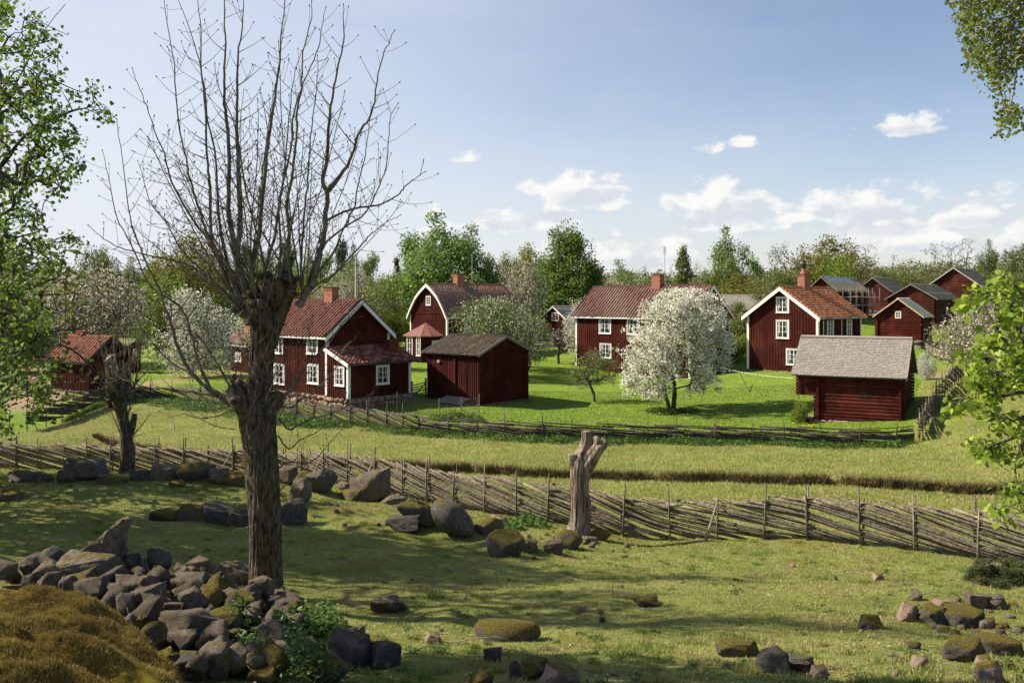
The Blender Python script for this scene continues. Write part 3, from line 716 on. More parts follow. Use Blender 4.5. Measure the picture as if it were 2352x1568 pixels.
mb = MB(); mb.prism([(-AW - .42, zlo - .42 * sl - .12), (-.05, zt - .14), (-.05, zt + .13), (-AW - .42, zlo - .42 * sl + .13)], 0, -.36, -.305); mb.build('bargeboard', WHITE, h.root); mb = MB()
mb.prism([(-AW - .42, zlo - .42 * sl - .12), (-.05, zt - .14), (-.05, zt + .13), (-AW - .42, zlo - .42 * sl + .13)], 0, h.W + .405, h.W + .45); mb.build('bargeboard', WHITE, h.root)
mb = MB(); mb.tube([(-.32, -AW - .47, zlo - .4 * sl + .03), (h.W + .42, -AW - .47, zlo - .4 * sl + .03)], .06, 8); mb.build('gutter', IRON, h.root)
mb = MB(); mb.box(-.05, -.002, -AW - .05, -AW + .14, zb - .06, zlo - .06); mb.box(-.002, .17, -AW - .05, -AW - .002, zb - .06, zlo - .06); mb.build('corner_board', WHITE, h.root)
mb = MB(); mb.box(h.W - .17, h.W + .05, -AW - .05, -AW - .002, zb - .06, zlo - .06); mb.box(h.W + .002, h.W + .05, -AW - .002, -AW + .14, zb - .06, zlo - .06); mb.build('corner_board', WHITE, h.root)
h.window('R', 863, 893.5, 839, 882, off=(0, -AW)); 
q0 = h.q('L', 769); q1 = h.q('L', 792); qa, qb = sorted((q0, q1)); h.window_at('L', qa, qb, h.z('L', (qa + qb) / 2, 886), h.z('L', (qa + qb) / 2, 842))
h.foundation(zb - .07, -.35, rect=(0, h.W, -AW, -.02), name='lean_to_foundation', seed=8, size=.4)
cu = h.q('R', 898, (0, -1.2)); mb = MB(); zc = h.z('R', cu, 780, (0, -1.2)); mb.box(cu - .42, cu + .42, -1.55, -.85, zlo, zc - .1); mb.box(cu - .47, cu + .47, -1.6, -.8, zc - .1, zc)
c_ = mb.build('lean_to_chimney', simple('red_painted_masonry', (.13, .03, .022), (.09, .02, .016), 6), h.root)
# white mast by the gable
mp = Vector((h.W / 2 + .1, .5, 0)); mb = MB(); mb.tube([(mp.x, mp.y, zr - .1), (mp.x, mp.y, h.z('R', h.W / 2, 560))], [.05, .03], 8); mb.build('mast', WHITE, h.root)
COT = h

# ---- boarded shed in front of centre ----
h = House('shed', 1101, 63, -.75, 42, pxL=981, pxR=1214, ridge='y', label='dark red boarded shed with mossy dark shingle roof and a tilted hatch at its foot', cat='shed')
zb = h.z('L', 0, 928); ze = h.z('L', 0, 813); zr = h.z('R', h.W / 2, 770) - .12
h.walls(zb, ze, zr, step=.2); h.roof('shingle', SH_DARK, .3, .22, .06); h.barge(GREYW, .12, eave=False)
h.foundation(zb, -.3, ROCK, size=.35)
mb = MB(); q = h.q('L', 1046); h.wb(mb, 'L', q - .1, q + .1, 0, .12, zb, ze - .05); mb.build('door_post', RED, h.root)
q = h.q('L', 1010); mb = MB(); zz = h.z('L', q, 827); h.wb(mb, 'L', q - .1, q + .14, .02, .14, zz - .16, zz + .02); mb.build('lamp', simple('box_grey', (.35, .28, .22)), h.root)
q = h.q('R', 1163); mb = MB(); zz = h.z('R', q, 791); h.wb(mb, 'R', q - .13, q + .13, .0, .012, zz - .15, zz + .12); mb.build('vent_hole', BLACKPAINT, h.root)
q0, q1 = h.q('L', 1085), h.q('L', 1030); zz = h.z('L', q0, 915)
mb = MB(); mb.add([(-.15, q0, zz), (-.15, q1, zz + .02), (-1.25, q1 + .1, zz - .32), (-1.25, q0 + .1, zz - .34), (-.15, q0, zz + .05), (-.15, q1, zz + .07), (-1.25, q1 + .1, zz - .27), (-1.25, q0 + .1, zz - .29)],
    [(0,1,2,3),(4,7,6,5),(0,4,5,1),(1,5,6,2),(2,6,7,3),(3,7,4,0)]); mb.box(-1.1, -.12, q0 + .15, q1 - .05, zb - .7, zz - .36); mb.build('hatch', GREYW, h.root)
SHED = h

# ---- farmhouse behind the blossom tree ----
h = House('farmhouse', 1585, 85, -.75, 46, pxL=1323, LR=6.6, ridge='y', label='long red farmhouse with ladder-like roof antenna, half hidden by the white blossoming tree')
zb = h.z('R', 3, 868, (0, 0)); ze = H - (724.5 - 690) / F * 85 + .75 - .05; zr = h.z('R', h.W / 2, 654) - .15
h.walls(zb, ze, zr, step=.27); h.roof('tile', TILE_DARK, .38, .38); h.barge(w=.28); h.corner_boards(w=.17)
h.chimney(1512, .85, 1.0, H - (630 - 690) / F * 91 + .75)
for a, b, c, d in ((1376, 1404, 731, 766), (1378, 1405, 789, 822), (1500, 1530, 732, 768), (1500, 1530, 795, 830), (1440, 1470, 732, 768)): h.window('L', a, b, c, d)
h.foundation(zb, -.6, size=.5)
u = 1.9; tq = h.q('L', 1527, (h.W / 2, 0)); ztop = H + (690 - 566) / F * 92 + .75
mb = MB(); mb.tube([(h.W / 2, tq, zr), (h.W / 2, tq, ztop)], .035, 6)
for dz, w in ((-.1, .45), (-.32, .32), (-.55, .5), (-.8, .35)): mb.tube([(h.W / 2 - w, tq, ztop + dz), (h.W / 2 + w, tq + .25, ztop + dz)], .018, 5)
for dx in (-.4, .4, -.2, .2): mb.tube([(h.W / 2 + dx, tq + dx * .3, ztop - .8), (h.W / 2 + dx, tq + dx * .3, ztop - .05)], .014, 5)
mb.build('antenna', STEEL, h.root)
q = h.q('L', 1406); mb = MB(); mb.add([(-.1, q - .9, zb + .1), (-.1, q + .5, zb + .1), (-2.3, q + .5, zb - .75), (-2.3, q - .9, zb - .75), (-.1, q - .9, zb - .9), (-.1, q + .5, zb - .9), (-2.3, q + .5, zb - .9), (-2.3, q - .9, zb - .9)],
    [(0,1,2,3),(4,7,6,5),(0,4,5,1),(1,5,6,2),(2,6,7,3),(3,7,4,0)]); mb.build('cellar_hatch', simple('bleached_boards', (.50, .36, .27), (.38, .26, .2), 4, (6, 6, 6)), h.root)
tv = h.q('L', 1590, (1.5, 0)); h.chimney(None, .3, .3, zr - .2, h.zat(1.5) - .1, 1.5, simple('red_metal', (.28, .06, .04), rough=.5), name='roof_vent', t=max(.8, tv if tv else 1)).children
FARM = h

# ---- gambrel house ----
h = House('gambrel_house', 1027, 98, 0.0, 46, pxL=943, pxR=1195, ridge='x', label='red house with curved gambrel roof of brown tiles and a small hipped porch')
zb = .45; ze = h.z('L', 0, 722); zr = h.z('L', h.W / 2, 652) - .1
h.walls(zb, ze, zr, prof=[(0, 0), (.14, .22), (.40, .56), (.56, .70), (.78, .86), (1, 1)], step=.25)
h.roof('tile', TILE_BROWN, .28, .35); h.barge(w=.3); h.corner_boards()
h.chimney(1054, .8, 1.1, h.z('L', h.W / 2, 629) + .1)
h.window('L', 979, 990, 680, 701, cols=2, rows=3, curtain=False)
q = h.q('R', 1075); h.window('R', 1066, 1082, 735, 775); h.window('R', 1120, 1140, 735, 775)
mb = MB(); q = h.z('L', 1, 720); h.wb(mb, 'L', .1, h.LL - .1, .03, .06, q - .02, q + .06); mb.build('belt_board', RED, h.root)
h.foundation(zb, -.4, size=.4)
tq = h.q('R', 1072, (0, h.W / 2)); mb = MB(); mb.tube([(tq + .8, h.W / 2, zr), (tq + .8, h.W / 2, h.z('L', h.W / 2, 580))], .035, 6); mb.build('antenna', STEEL, h.root)
# hipped porch, five-sided
qL, qR = h.q('L', 930, (-1.6, 0)), h.q('L', 984, (-1.6, 0)); q0, q1 = sorted((qL, qR)); z0, z1 = h.z('L', q0, 829, (-1.6, 0)), h.z('L', q0, 771, (-1.6, 0))
PO = [(-.002, q0 - .2), (-1.5, q0 - .2), (-2.2, q0 + .5), (-2.2, q1 - .9), (-1.5, q1), (-.002, q1)]
mb = MB(); mb.prism(PO, 2, z0, z1)
for (ax, ay), (bx, by) in zip(PO[:-1], PO[1:]):
    n = int(math.hypot(bx - ax, by - ay) / .22)
    for k in range(1, n): mb.bar((ax + (bx - ax) * k / n, ay + (by - ay) * k / n, z0), (ax + (bx - ax) * k / n, ay + (by - ay) * k / n, z1), .05, .05)
mb.build('porch_wall', RED, h.root)
cx, cy = -.9, (q0 + q1) / 2; zt = h.z('L', q0, 742, (-1, 0)); mb = MB()
ring = [(cx + (x - cx) * 1.16, cy + (y - cy) * 1.16, z1 - .03) for x, y in PO]; ring[0] = (-.01, ring[0][1], z1 - .03); ring[-1] = (-.01, ring[-1][1], z1 - .03); top = (-.3, cy, zt)
mb.add(ring + [top] + [(a, b, c - .1) for a, b, c in ring], [(i, i + 1, 6) for i in range(5)] + [(5, 0, 6)] + [(i, 7 + i, 8 + i, i + 1) for i in range(5)] + [tuple(range(7, 13))])
for i in range(6): mb.tube([ring[i], top], .035, 5)
for i in range(5):
    for f_ in (.33, .66):
        p = Vector(ring[i]).lerp(Vector(ring[i + 1]), f_); mb.tube([p, p.lerp(Vector(top), .72)], .02, 4)
mb.build('porch_roof', simple('red_sheet_metal', (.24, .085, .065), (.17, .065, .05), 3, rough=.5, spec=.4, bd=.002), h.root)
h.window_at('L', q1 - 2.2, q1 - 1.2, z0 + .55, z1 - .12, off=(-2.2, 0), curtain=False); h.window_at('L', q0 + .55, q0 + 1.3, z0 + .55, z1 - .12, off=(-2.2, 0), curtain=False)
mb = MB(); mb.box(-1.3, -.1, q0 - .28, q0 - .2, z0 - .1, z1 - .5); mb.build('pale_screen', simple('pale_grey_panel', (.55, .6, .6)), h.root)
GAMB = h

# ---- right house with white gable ----
h = House('gable_house', 1879, 80, .05, 46, pxL=1717, pxR=1977, ridge='x', label='red house with three white windows in its gable, orange tiles and cowled chimney')
zb = .32; ze = h.z('L', 0, 726); zr = h.z('L', h.W / 2, 658) - .15
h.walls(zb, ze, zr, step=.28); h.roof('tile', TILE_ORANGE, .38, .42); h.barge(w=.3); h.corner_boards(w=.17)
h.chimney(1846, .72, 1.0, h.z('L', h.W / 2, 636) + .3)
hc = Vector((h.ct, h.W / 2, h.z('L', h.W / 2, 636) + .36)); mb = MB()
mb.tube([hc + Vector((0, 0, -.02)), hc + Vector((0, 0, .2)), hc + Vector((0, 0, .55))], [.36, .24, .13], 10); cw = mb.build('chimney_pot', simple('pot_clay', (.33, .10, .08)), h.root)
mb = MB(); mb.tube([hc + Vector((0, 0, .5)), hc + Vector((0, 0, .9)), hc + Vector((.12, 0, 1.15)), hc + Vector((-.1, 0, 1.5))], [.17, .22, .13, .02], 8); mb.build('chimney_cowl', BLACKPAINT, cw)
for a, b, c, d in ((1783, 1813, 682, 718), (1783, 1813, 735, 777), (1806, 1842, 801, 838)): h.window('L', a, b, c, d)
for a, b in ((1899, 1914), (1944, 1956)): h.window('R', a, b, 732, 776, cols=2, rows=4)
for px in (1889, 1931):
    q = h.q('R', px); mb = MB(); mb.tube([(q, -.1, .4), (q, -.1, ze)], .04, 6); mb.build('downpipe', WHITE, h.root)
mb = MB(); mb.tube([(-.3, -.42, ze - .3), (h.LR + .4, -.42, ze - .3)], .06, 8); mb.build('gutter', IRON, h.root)
q = h.q('L', 1729); mb = MB(); mb.bar((-.12, q, .3), (-.06, q + .1, 2.2), .03); mb.build('downpipe', IRON, h.root)
h.foundation(zb, -.3, ROCK, size=.35)
GAB = h

# ---- log storehouse with overhanging upper floor ----
h = House('storehouse', 2072, 52.5, -.5, 30, pxL=1875, LR=4.5, ridge='y', label='red log storehouse with silvery shingle roof and overhanging upper floor, beside the far fence corner', cat='storehouse', roll=0)
zb = h.z('L', 0, 974); ze = h.z('L', 0, 857); zr = h.z('L', 0, 776, (h.W / 2, 0)) - .1
ov = h.q('L', 1833) - h.LL; zo = h.z('L', h.LL, 908)
h.walls(zb, ze, zr, kind='log', step=.2)
mb = MB(); mb.prism([(0.02, zo), (h.W - .02, zo), (h.W - .02, ze), (h.W / 2, zr), (0.02, ze)], 1, h.LL + .002, h.LL + ov)
z = zo
while z < ze - .1:
    mb.box(-.04, .015, h.LL - .1, h.LL + ov + .12, z + .012, z + .19); mb.box(.0, h.W, h.LL + ov + .001, h.LL + ov + .04, z + .012, z + .19); mb.box(-.12, .0, h.LL + ov - .2, h.LL + ov - .04, z + .05, z + .16); z += .2
mb.build('overhang_wall', REDLOG, h.root)
Lk = h.L; h.L = h.LL + ov; h.roof('shingle', SH_PALE, .42, .28, .07); h.barge(simple('grey_verge', (.34, .32, .29), (.22, .2, .18), 5), .13, eave=False); h.L = Lk
q = h.q('L', 1982); zz = h.z('L', q, 909); mb = MB(); h.wb(mb, 'L', q - .28, q + .28, .05, .07, zz - .07, zz + .08); mb.build('vent_slot', BLACKPAINT, h.root)
mb = MB()
for qq in (1.1, h.LL - .35): h.wb(mb, 'L', qq - .09, qq + .09, .05, .1, zb, ze - .1)
mb = None
h.foundation(zb, -.25, ROCKRED, size=.3, seed=11)
mb = MB(); q = h.LL; mb.box(-.2, 1.2, q + .15, q + 1.15, zb - .02 + .02, zb + .06); mb.box(-.1, .1, q + .2, q + .4, zb - .5, zb - .001); mb.box(.9, 1.1, q + .8, q + 1.0, zb - .5, zb - .001); mb.build('landing', GREYW, h.root)
STORE = h

# ---- small granary with new planks ----
h = House('granary', 2117, 95, 1.5, 37, pxL=2013, pxR=2137, ridge='x', label='small red log granary with one tiny white window and pale new roof planks', cat='granary')
zb = h.z('L', 0, 781); ze = h.z('L', 0, 725); zr = h.z('L', h.W / 2, 687)
h.walls(zb, ze, zr, kind='log', step=.2); h.roof('plank', SH_PLANK, .3, .35, .06); h.barge(NEWWOOD, .1, eave=False)
h.window('L', 2056, 2070, 715, 731, cols=2, rows=2, curtain=False, sill=False)
h.foundation(zb, -.6, ROCK, size=.6)
# ---- barns on the right ----
def barn(px, D, zg, beta, pxL, LR, py_e, py_r, py_b, label, kind='log', roofm=SH_BARN, rk='board', rm=None, ov=.4, name='barn', pxR=None, ridge='x', wm=None):
    h = House(name, px, D, zg, beta, pxL=pxL, LR=LR, pxR=pxR, ridge=ridge, label=label, cat='barn')
    ze = h.z('L', 0, py_e); zr = h.z('L' if ridge == 'x' else 'R', h.W / 2, py_r); zb = h.z('L', 0, py_b) if py_b else .2
    h.walls(zb, ze, zr, m=wm or REDOLD, kind=kind, step=.24); h.roof(rk, roofm, ov, .35, .08); h.barge(rm or GREYW, .1, eave=False); h.foundation(zb, zb - 1.2, ROCK, size=.6); return h
h = barn(2147, 108, 3.2, 37, 2041, 13, 684, 654, 752, 'broad red log barn with low grey roof just behind the little granary')
h.window('R', 2172, 2178, 710, 722, cols=2, rows=2, curtain=False, sill=False)
h = barn(2250, 128, 4.0, 37, 2133, 13, 655, 616, 730, 'tall red barn with a pale-edged gable standing highest at the right edge of the village', rm=simple('pale_verge', (.5, .48, .44)))
h = barn(2046, 124, 5.0, 37, 1966, 9, 668, 639, 712, 'low dark barn with grey roof behind the scaffolding')
h = barn(2100, 150, 5.0, 30, 2072, 4.5, 655, 646, 690, 'distant barn whose pale grey roof shows between two nearer barns', roofm=SH_PALE, ridge='y', pxR=2137, kind='board')
h = barn(1772, 125, 1.5, 20, 1660, 6, 709, 679, 790, 'long low building with pale grey roof between the farmhouse and the gable house', roofm=SH_PALE, ridge='y', rk='shingle', kind='board')
# barn under repair
TARP = simple('green_tarpaulin', (.27, .37, .30), (.38, .47, .40), 1.6, (1, 1, 1), .38, .5, .06, c3=(.34, .38, .33), s3=2.5)
h = barn(1918, 106, 4.3, 37, 1858, 13, 664, 637, 735, 'red barn under repair with a green tarpaulin over its roof')
u0, z0 = h.rline[0]; mb = MB(); rows = 12; cols = 30
def tp(i, j):
    t = -.3 + (h.L * .8) * i / cols; f_ = j / rows; u = h.W / 2 + (u0 + 1.0 - h.W / 2) * f_; z = h.zr + (h.zat(max(u, 0)) - h.zr)
    return h.pt(u, t, z + .2 + .05 * math.sin(i * 1.7 + j) + .04 * math.sin(j * 2.1 - i * .6) - (.1 if j == rows else 0))
mb.v = [tp(i, j) for i in range(cols + 1) for j in range(rows + 1)]
mb.f = [(i * (rows + 1) + j, (i + 1) * (rows + 1) + j, (i + 1) * (rows + 1) + j + 1, i * (rows + 1) + j + 1) for i in range(cols) for j in range(rows)]
mb.build('tarpaulin', TARP, h.root, smooth=True)
mb = MB(); 
for k in range(3): s_ = (h.zr - h.ze) / (h.W / 2); uu = .9 - k * .42; mb.prism([(uu - .38, h.ze + (uu - .38) * s_ + .16), (uu, h.ze + uu * s_ + .16), (uu, h.ze + uu * s_ + .2), (uu - .38, h.ze + (uu - .38) * s_ + .2)], 0, -.2, h.L * .95)
mb.build('new_roof_board', NEWWOOD, h.root)
BARN = h
# scaffold
s_ = empty('scaffold', (h.A.x, h.A.y, h.zg), R(90 - 37), 'steel tube scaffold with plank decks along the barn being re-roofed', 'scaffold')
mb = MB(); zs = [0.2, 2.2, 4.1]
for i in range(6):
    t = .6 + i * 2.4
    for u in (-.7, -1.6):
        mb.tube([(t, u, -2.2), (t, u, 3.5 + (.5 if i % 2 else 0))], .03, 5)
for z in (-.2, .8, 1.8, 2.8):
    for u in (-.7, -1.6): mb.tube([(.4, u, z), (12.8, u, z)], .028, 5)
    for i in range(6): mb.tube([(.6 + i * 2.4, -.6, z), (.6 + i * 2.4, -1.7, z)], .025, 5)
for i in range(5): mb.tube([(.6 + i * 2.4, -1.62, -.6), (3.0 + i * 2.4, -1.62, 1.6)], .022, 5)
mb.tube([(12.4, -1.6, 1.8), (12.8, -4.2, -1.8)], .035, 5); mb.tube([(10.2, -1.6, 1.8), (10.4, -3.9, -1.6)], .035, 5)
mb.build('tube_frame', STEEL, s_)
for z, t0, t1 in ((1.86, 1, 4.6), (1.86, 7.6, 12.3), (2.86, 3.5, 9.0)):
    mb = MB(); mb.box(t0, t1, -1.55, -.75, z, z + .05); mb.build('deck', NEWWOOD, s_)
# ---- small red house with pale roof, far centre ----
h = House('log_cottage', 1300, 122, 1.0, 50, pxL=1248, LR=6.5, ridge='x', label='small far-off red log cottage with lattice windows, between gambrel house and farmhouse')
zb = .3; ze = h.z('L', 0, 730); zr = h.z('L', h.W / 2, 705)
h.walls(zb, ze, zr, kind='log', step=.25); h.roof('plank', SH_PALE, .35, .35); h.barge(WHITE, .12, eave=False)
h.window('L', 1268, 1284, 718, 736, rows=3, curtain=False); h.window('L', 1268, 1284, 761, 778, rows=3, curtain=False)
h.foundation(zb, -.4, ROCK, size=.4)
# ---- washhouse at left ----
h = House('washhouse', 206, 68, -.3, 33, pxL=116, pxR=301, ridge='y', label='small red shed with brick-red tiled roof, stub chimney and yellow door', cat='shed')
zb = h.z('L', 0, 899); ze = h.z('L', 0, 826); zr = h.z('R', h.W / 2, 776)
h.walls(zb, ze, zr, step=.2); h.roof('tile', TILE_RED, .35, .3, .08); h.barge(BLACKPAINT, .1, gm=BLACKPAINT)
h.chimney(188, .5, .55, h.z('L', 2, 762, (h.W / 2, 0)), m=simple('red_stub', (.30, .08, .055), (.2, .06, .045)), cap=simple('red_cap', (.3, .09, .06)))
h.window('R', 245, 263, 814, 842, rows=2, curtain=False)
q0, q1 = sorted((h.q('R', 241), h.q('R', 268))); z0, z1 = zb, h.z('R', q0, 843); mb = MB()
h.wb(mb, 'R', q0, q0 + .09, 0, .07, z0, z1); h.wb(mb, 'R', q1 - .09, q1, 0, .07, z0, z1); h.wb(mb, 'R', q0 + .09, q1 - .09, 0, .07, z1 - .09, z1)
fr = mb.build('door_frame', WHITE, h.root); mb = MB(); h.wb(mb, 'R', q0 + .09, q1 - .09, 0, .045, z0, z1 - .09); mb.build('door', simple('ochre_paint', (.50, .34, .07), (.42, .28, .06), 5), h.root)
h.foundation(zb, -.3, ROCK, size=.3)
# ---- second outbuilding behind it ----
h = House('outbuilding', 300, 84, -.1, 40, pxL=268, pxR=323, ridge='y', label='dark red outbuilding with turf roof peeping out behind the yellow-doored shed', cat='shed')
h.walls(.2, h.z('L', 0, 790), h.z('R', h.W / 2, 783), step=.25, prof=None); h.roof('plank', simple('turf', (.07, .10, .02), (.12, .15, .03), 5), .3, .3, .1)
h.window('R', 305, 313, 801, 816, cols=1, rows=2, curtain=False)
# ---- small house behind the pollard ----
h = House('back_cottage', 574, 84, -.2, 50, pxL=527, pxR=640, ridge='y', label='small red cottage with brown tiled roof, mostly hidden behind the pollard trunk')
h.walls(.15, h.z('L', 0, 786), h.z('R', h.W / 2, 745), step=.25); h.roof('tile', TILE_BROWN, .35, .3); h.barge(w=.15)
h.window('L', 541, 555, 810, 830); h.foundation(.15, -.4, ROCK, size=.35)
# ================= round wood: tubes, bark =================
def catmull(pts, per=6):
    pts = [np.array(p, float) for p in pts]; P_ = [2 * pts[0] - pts[1]] + pts + [2 * pts[-1] - pts[-2]]; out = []
    for i in range(1, len(P_) - 2):
        a, b, c, d = P_[i - 1:i + 3]
        for k in range(per):
            t = k / per; out.append(.5 * (2 * b + (c - a) * t + (2 * a - 5 * b + 4 * c - d) * t * t + (3 * b - 3 * c + d - a) * t ** 3))
    out.append(P_[-2]); return np.array(out)
def seg_tubes(p0, p1, r0, r1, n=5):
    """one tapered tube per segment, all in one arrays pair"""
    p0 = np.asarray(p0, float); p1 = np.asarray(p1, float); r0 = np.asarray(r0, float); r1 = np.asarray(r1, float)
    d = p1 - p0; L = np.linalg.norm(d, axis=1, keepdims=True); d = d / np.maximum(L, 1e-9)
    ref = np.where(np.abs(d[:, 2:3]) < .9, np.array([[0, 0, 1.]]), np.array([[1., 0, 0]])); u = np.cross(d, ref); u /= np.linalg.norm(u, axis=1, keepdims=True); w = np.cross(d, u)
    a = 2 * np.pi * np.arange(n) / n; c, s_ = np.cos(a), np.sin(a)
    ring = u[:, None, :] * c[None, :, None] + w[:, None, :] * s_[None, :, None]
    A = p0[:, None, :] + ring * r0[:, None, None]; B = (p1 + d * (r1[:, None] * .3))[:, None, :] + ring * r1[:, None, None]
    m = len(p0); v = np.concatenate([A, B], 1).reshape(-1, 3); base = np.arange(m)[:, None] * 2 * n; k = np.arange(n)[None]; k2 = (k + 1) % n
    f = np.stack([base + k, base + k2, base + n + k2, base + n + k], 2).reshape(-1, 4)
    return v, f
def bark_tube(path, n=28, seed=1, per=8, ridge=.05, fr=9, lump=.08, cap=True, freq=3.0):
    """path of (point, radius); returns arrays with ridged bark"""
    q = catmull([list(p) + [r] for p, r in path], per); P_, r = q[:, :3], np.maximum(q[:, 3], .004); m = len(P_)
    T = np.gradient(P_, axis=0); T /= np.linalg.norm(T, axis=1, keepdims=True); u = np.array([1., 0, 0]); V = []
    arc = np.concatenate([[0], np.cumsum(np.linalg.norm(np.diff(P_, axis=0), axis=1))]); a = 2 * np.pi * np.arange(n) / n
    for i in range(m):
        u = u - T[i] * (u @ T[i]); u /= np.linalg.norm(u); w = np.cross(T[i], u)
        x = np.cos(a) * fr; y = np.sin(a) * fr
        rd = np.abs(fbm(x * .5 + y * .31 + 50, y * .5 + arc[i] * freq + 9 + np.sin(a * 3) * .8, 3, seed) - .5) * 2
        lp = fbm(np.cos(a) * 1.3 + seed, np.sin(a) * 1.3 + arc[i] * 1.3, 3, seed + 5) - .5
        rr = r[i] * (1 + lump * 2 * lp + ridge * (rd * 2 - 1)); V.append(P_[i] + np.outer(np.cos(a) * rr, u) + np.outer(np.sin(a) * rr, w))
    V = np.concatenate(V); i = np.arange(m - 1)[:, None] * n; k = np.arange(n)[None]; k2 = (k + 1) % n
    f = np.stack([i + k, i + k2, i + n + k2, i + n + k], 2).reshape(-1, 4); fs = [f]
    if cap: fs.append(np.array([[(m - 1) * n + k for k in range(n)]])); fs.append(np.array([[k for k in range(n)][::-1]]))
    return V, fs
def merge(items):
    V, by, o = [], {}, 0
    for v, fs in items:
        V.append(v)
        for f in (fs if isinstance(fs, list) else [fs]):
            f = np.asarray(f); by.setdefault(f.shape[1], []).append(f + o)
        o += len(v)
    return np.concatenate(V), [np.concatenate(x) for x in by.values()]
def bark_mat(name, c1, c2, c3=None, moss=0., sc_=1., up=.25, bd=.03):
    m, nt = newmat(name); b = NB(nt); tc = b.n('ShaderNodeTexCoord').outputs['Object']
    n = b.noise(tc, 16 * sc_, 6, .65, (1, 1, up), .6); n2 = b.noise(tc, 2.5, 4, .6); n3 = b.noise(tc, 45 * sc_, 4, .7)
    col = b.mix(b.ramp(n, .36, .62), c1, c2)
    if c3: col = b.mix(b.ramp(n3, .5, .8, 0, .7), col, c3)
    if moss > 0:
        mk = b.ramp(b.m('ADD', n2, b.m('MULTIPLY', n3, .25)), .92 - moss, 1.0 - moss); col = b.mix(mk, col, b.mix(n3, (.05, .05, .012), (.17, .15, .03)))
    h = b.m('ADD', n, b.m('MULTIPLY', n3, .4)); b.out(col, .95, .1, h, bd, 1.0); return m
BARK = bark_mat('ash_bark', (.028, .021, .015), (.15, .12, .09), (.24, .205, .165), .2, 1.3, .28, .05)
TWIG = bark_mat('ash_shoot', (.085, .075, .052), (.19, .17, .13), None, 0, .5, .5, .004)
BARKG = bark_mat('grey_bark', (.05, .042, .035), (.13, .115, .095))
BARKB = bark_mat('birch_bark', (.10, .09, .08), (.42, .40, .36))
DEADWOOD = bark_mat('bleached_deadwood', (.045, .033, .024), (.36, .29, .22), (.50, .43, .35), .10, .9, .10, .06)
POLE = bark_mat('weathered_pole', (.055, .045, .034), (.20, .17, .13), (.30, .26, .21), 0, .8, 1.0, .01)
POLEL = bark_mat('pale_pole', (.15, .12, .085), (.33, .28, .21), (.42, .37, .30), 0, .8, 1.0, .01)

POLE_SHADED = bark_mat('shaded_weathered_pole', (.028, .023, .018), (.12, .10, .078), (.22, .195, .16), 0, .8, 1.0, .01)  # darker pole copy: shade of the turned-away far fences put into the colour
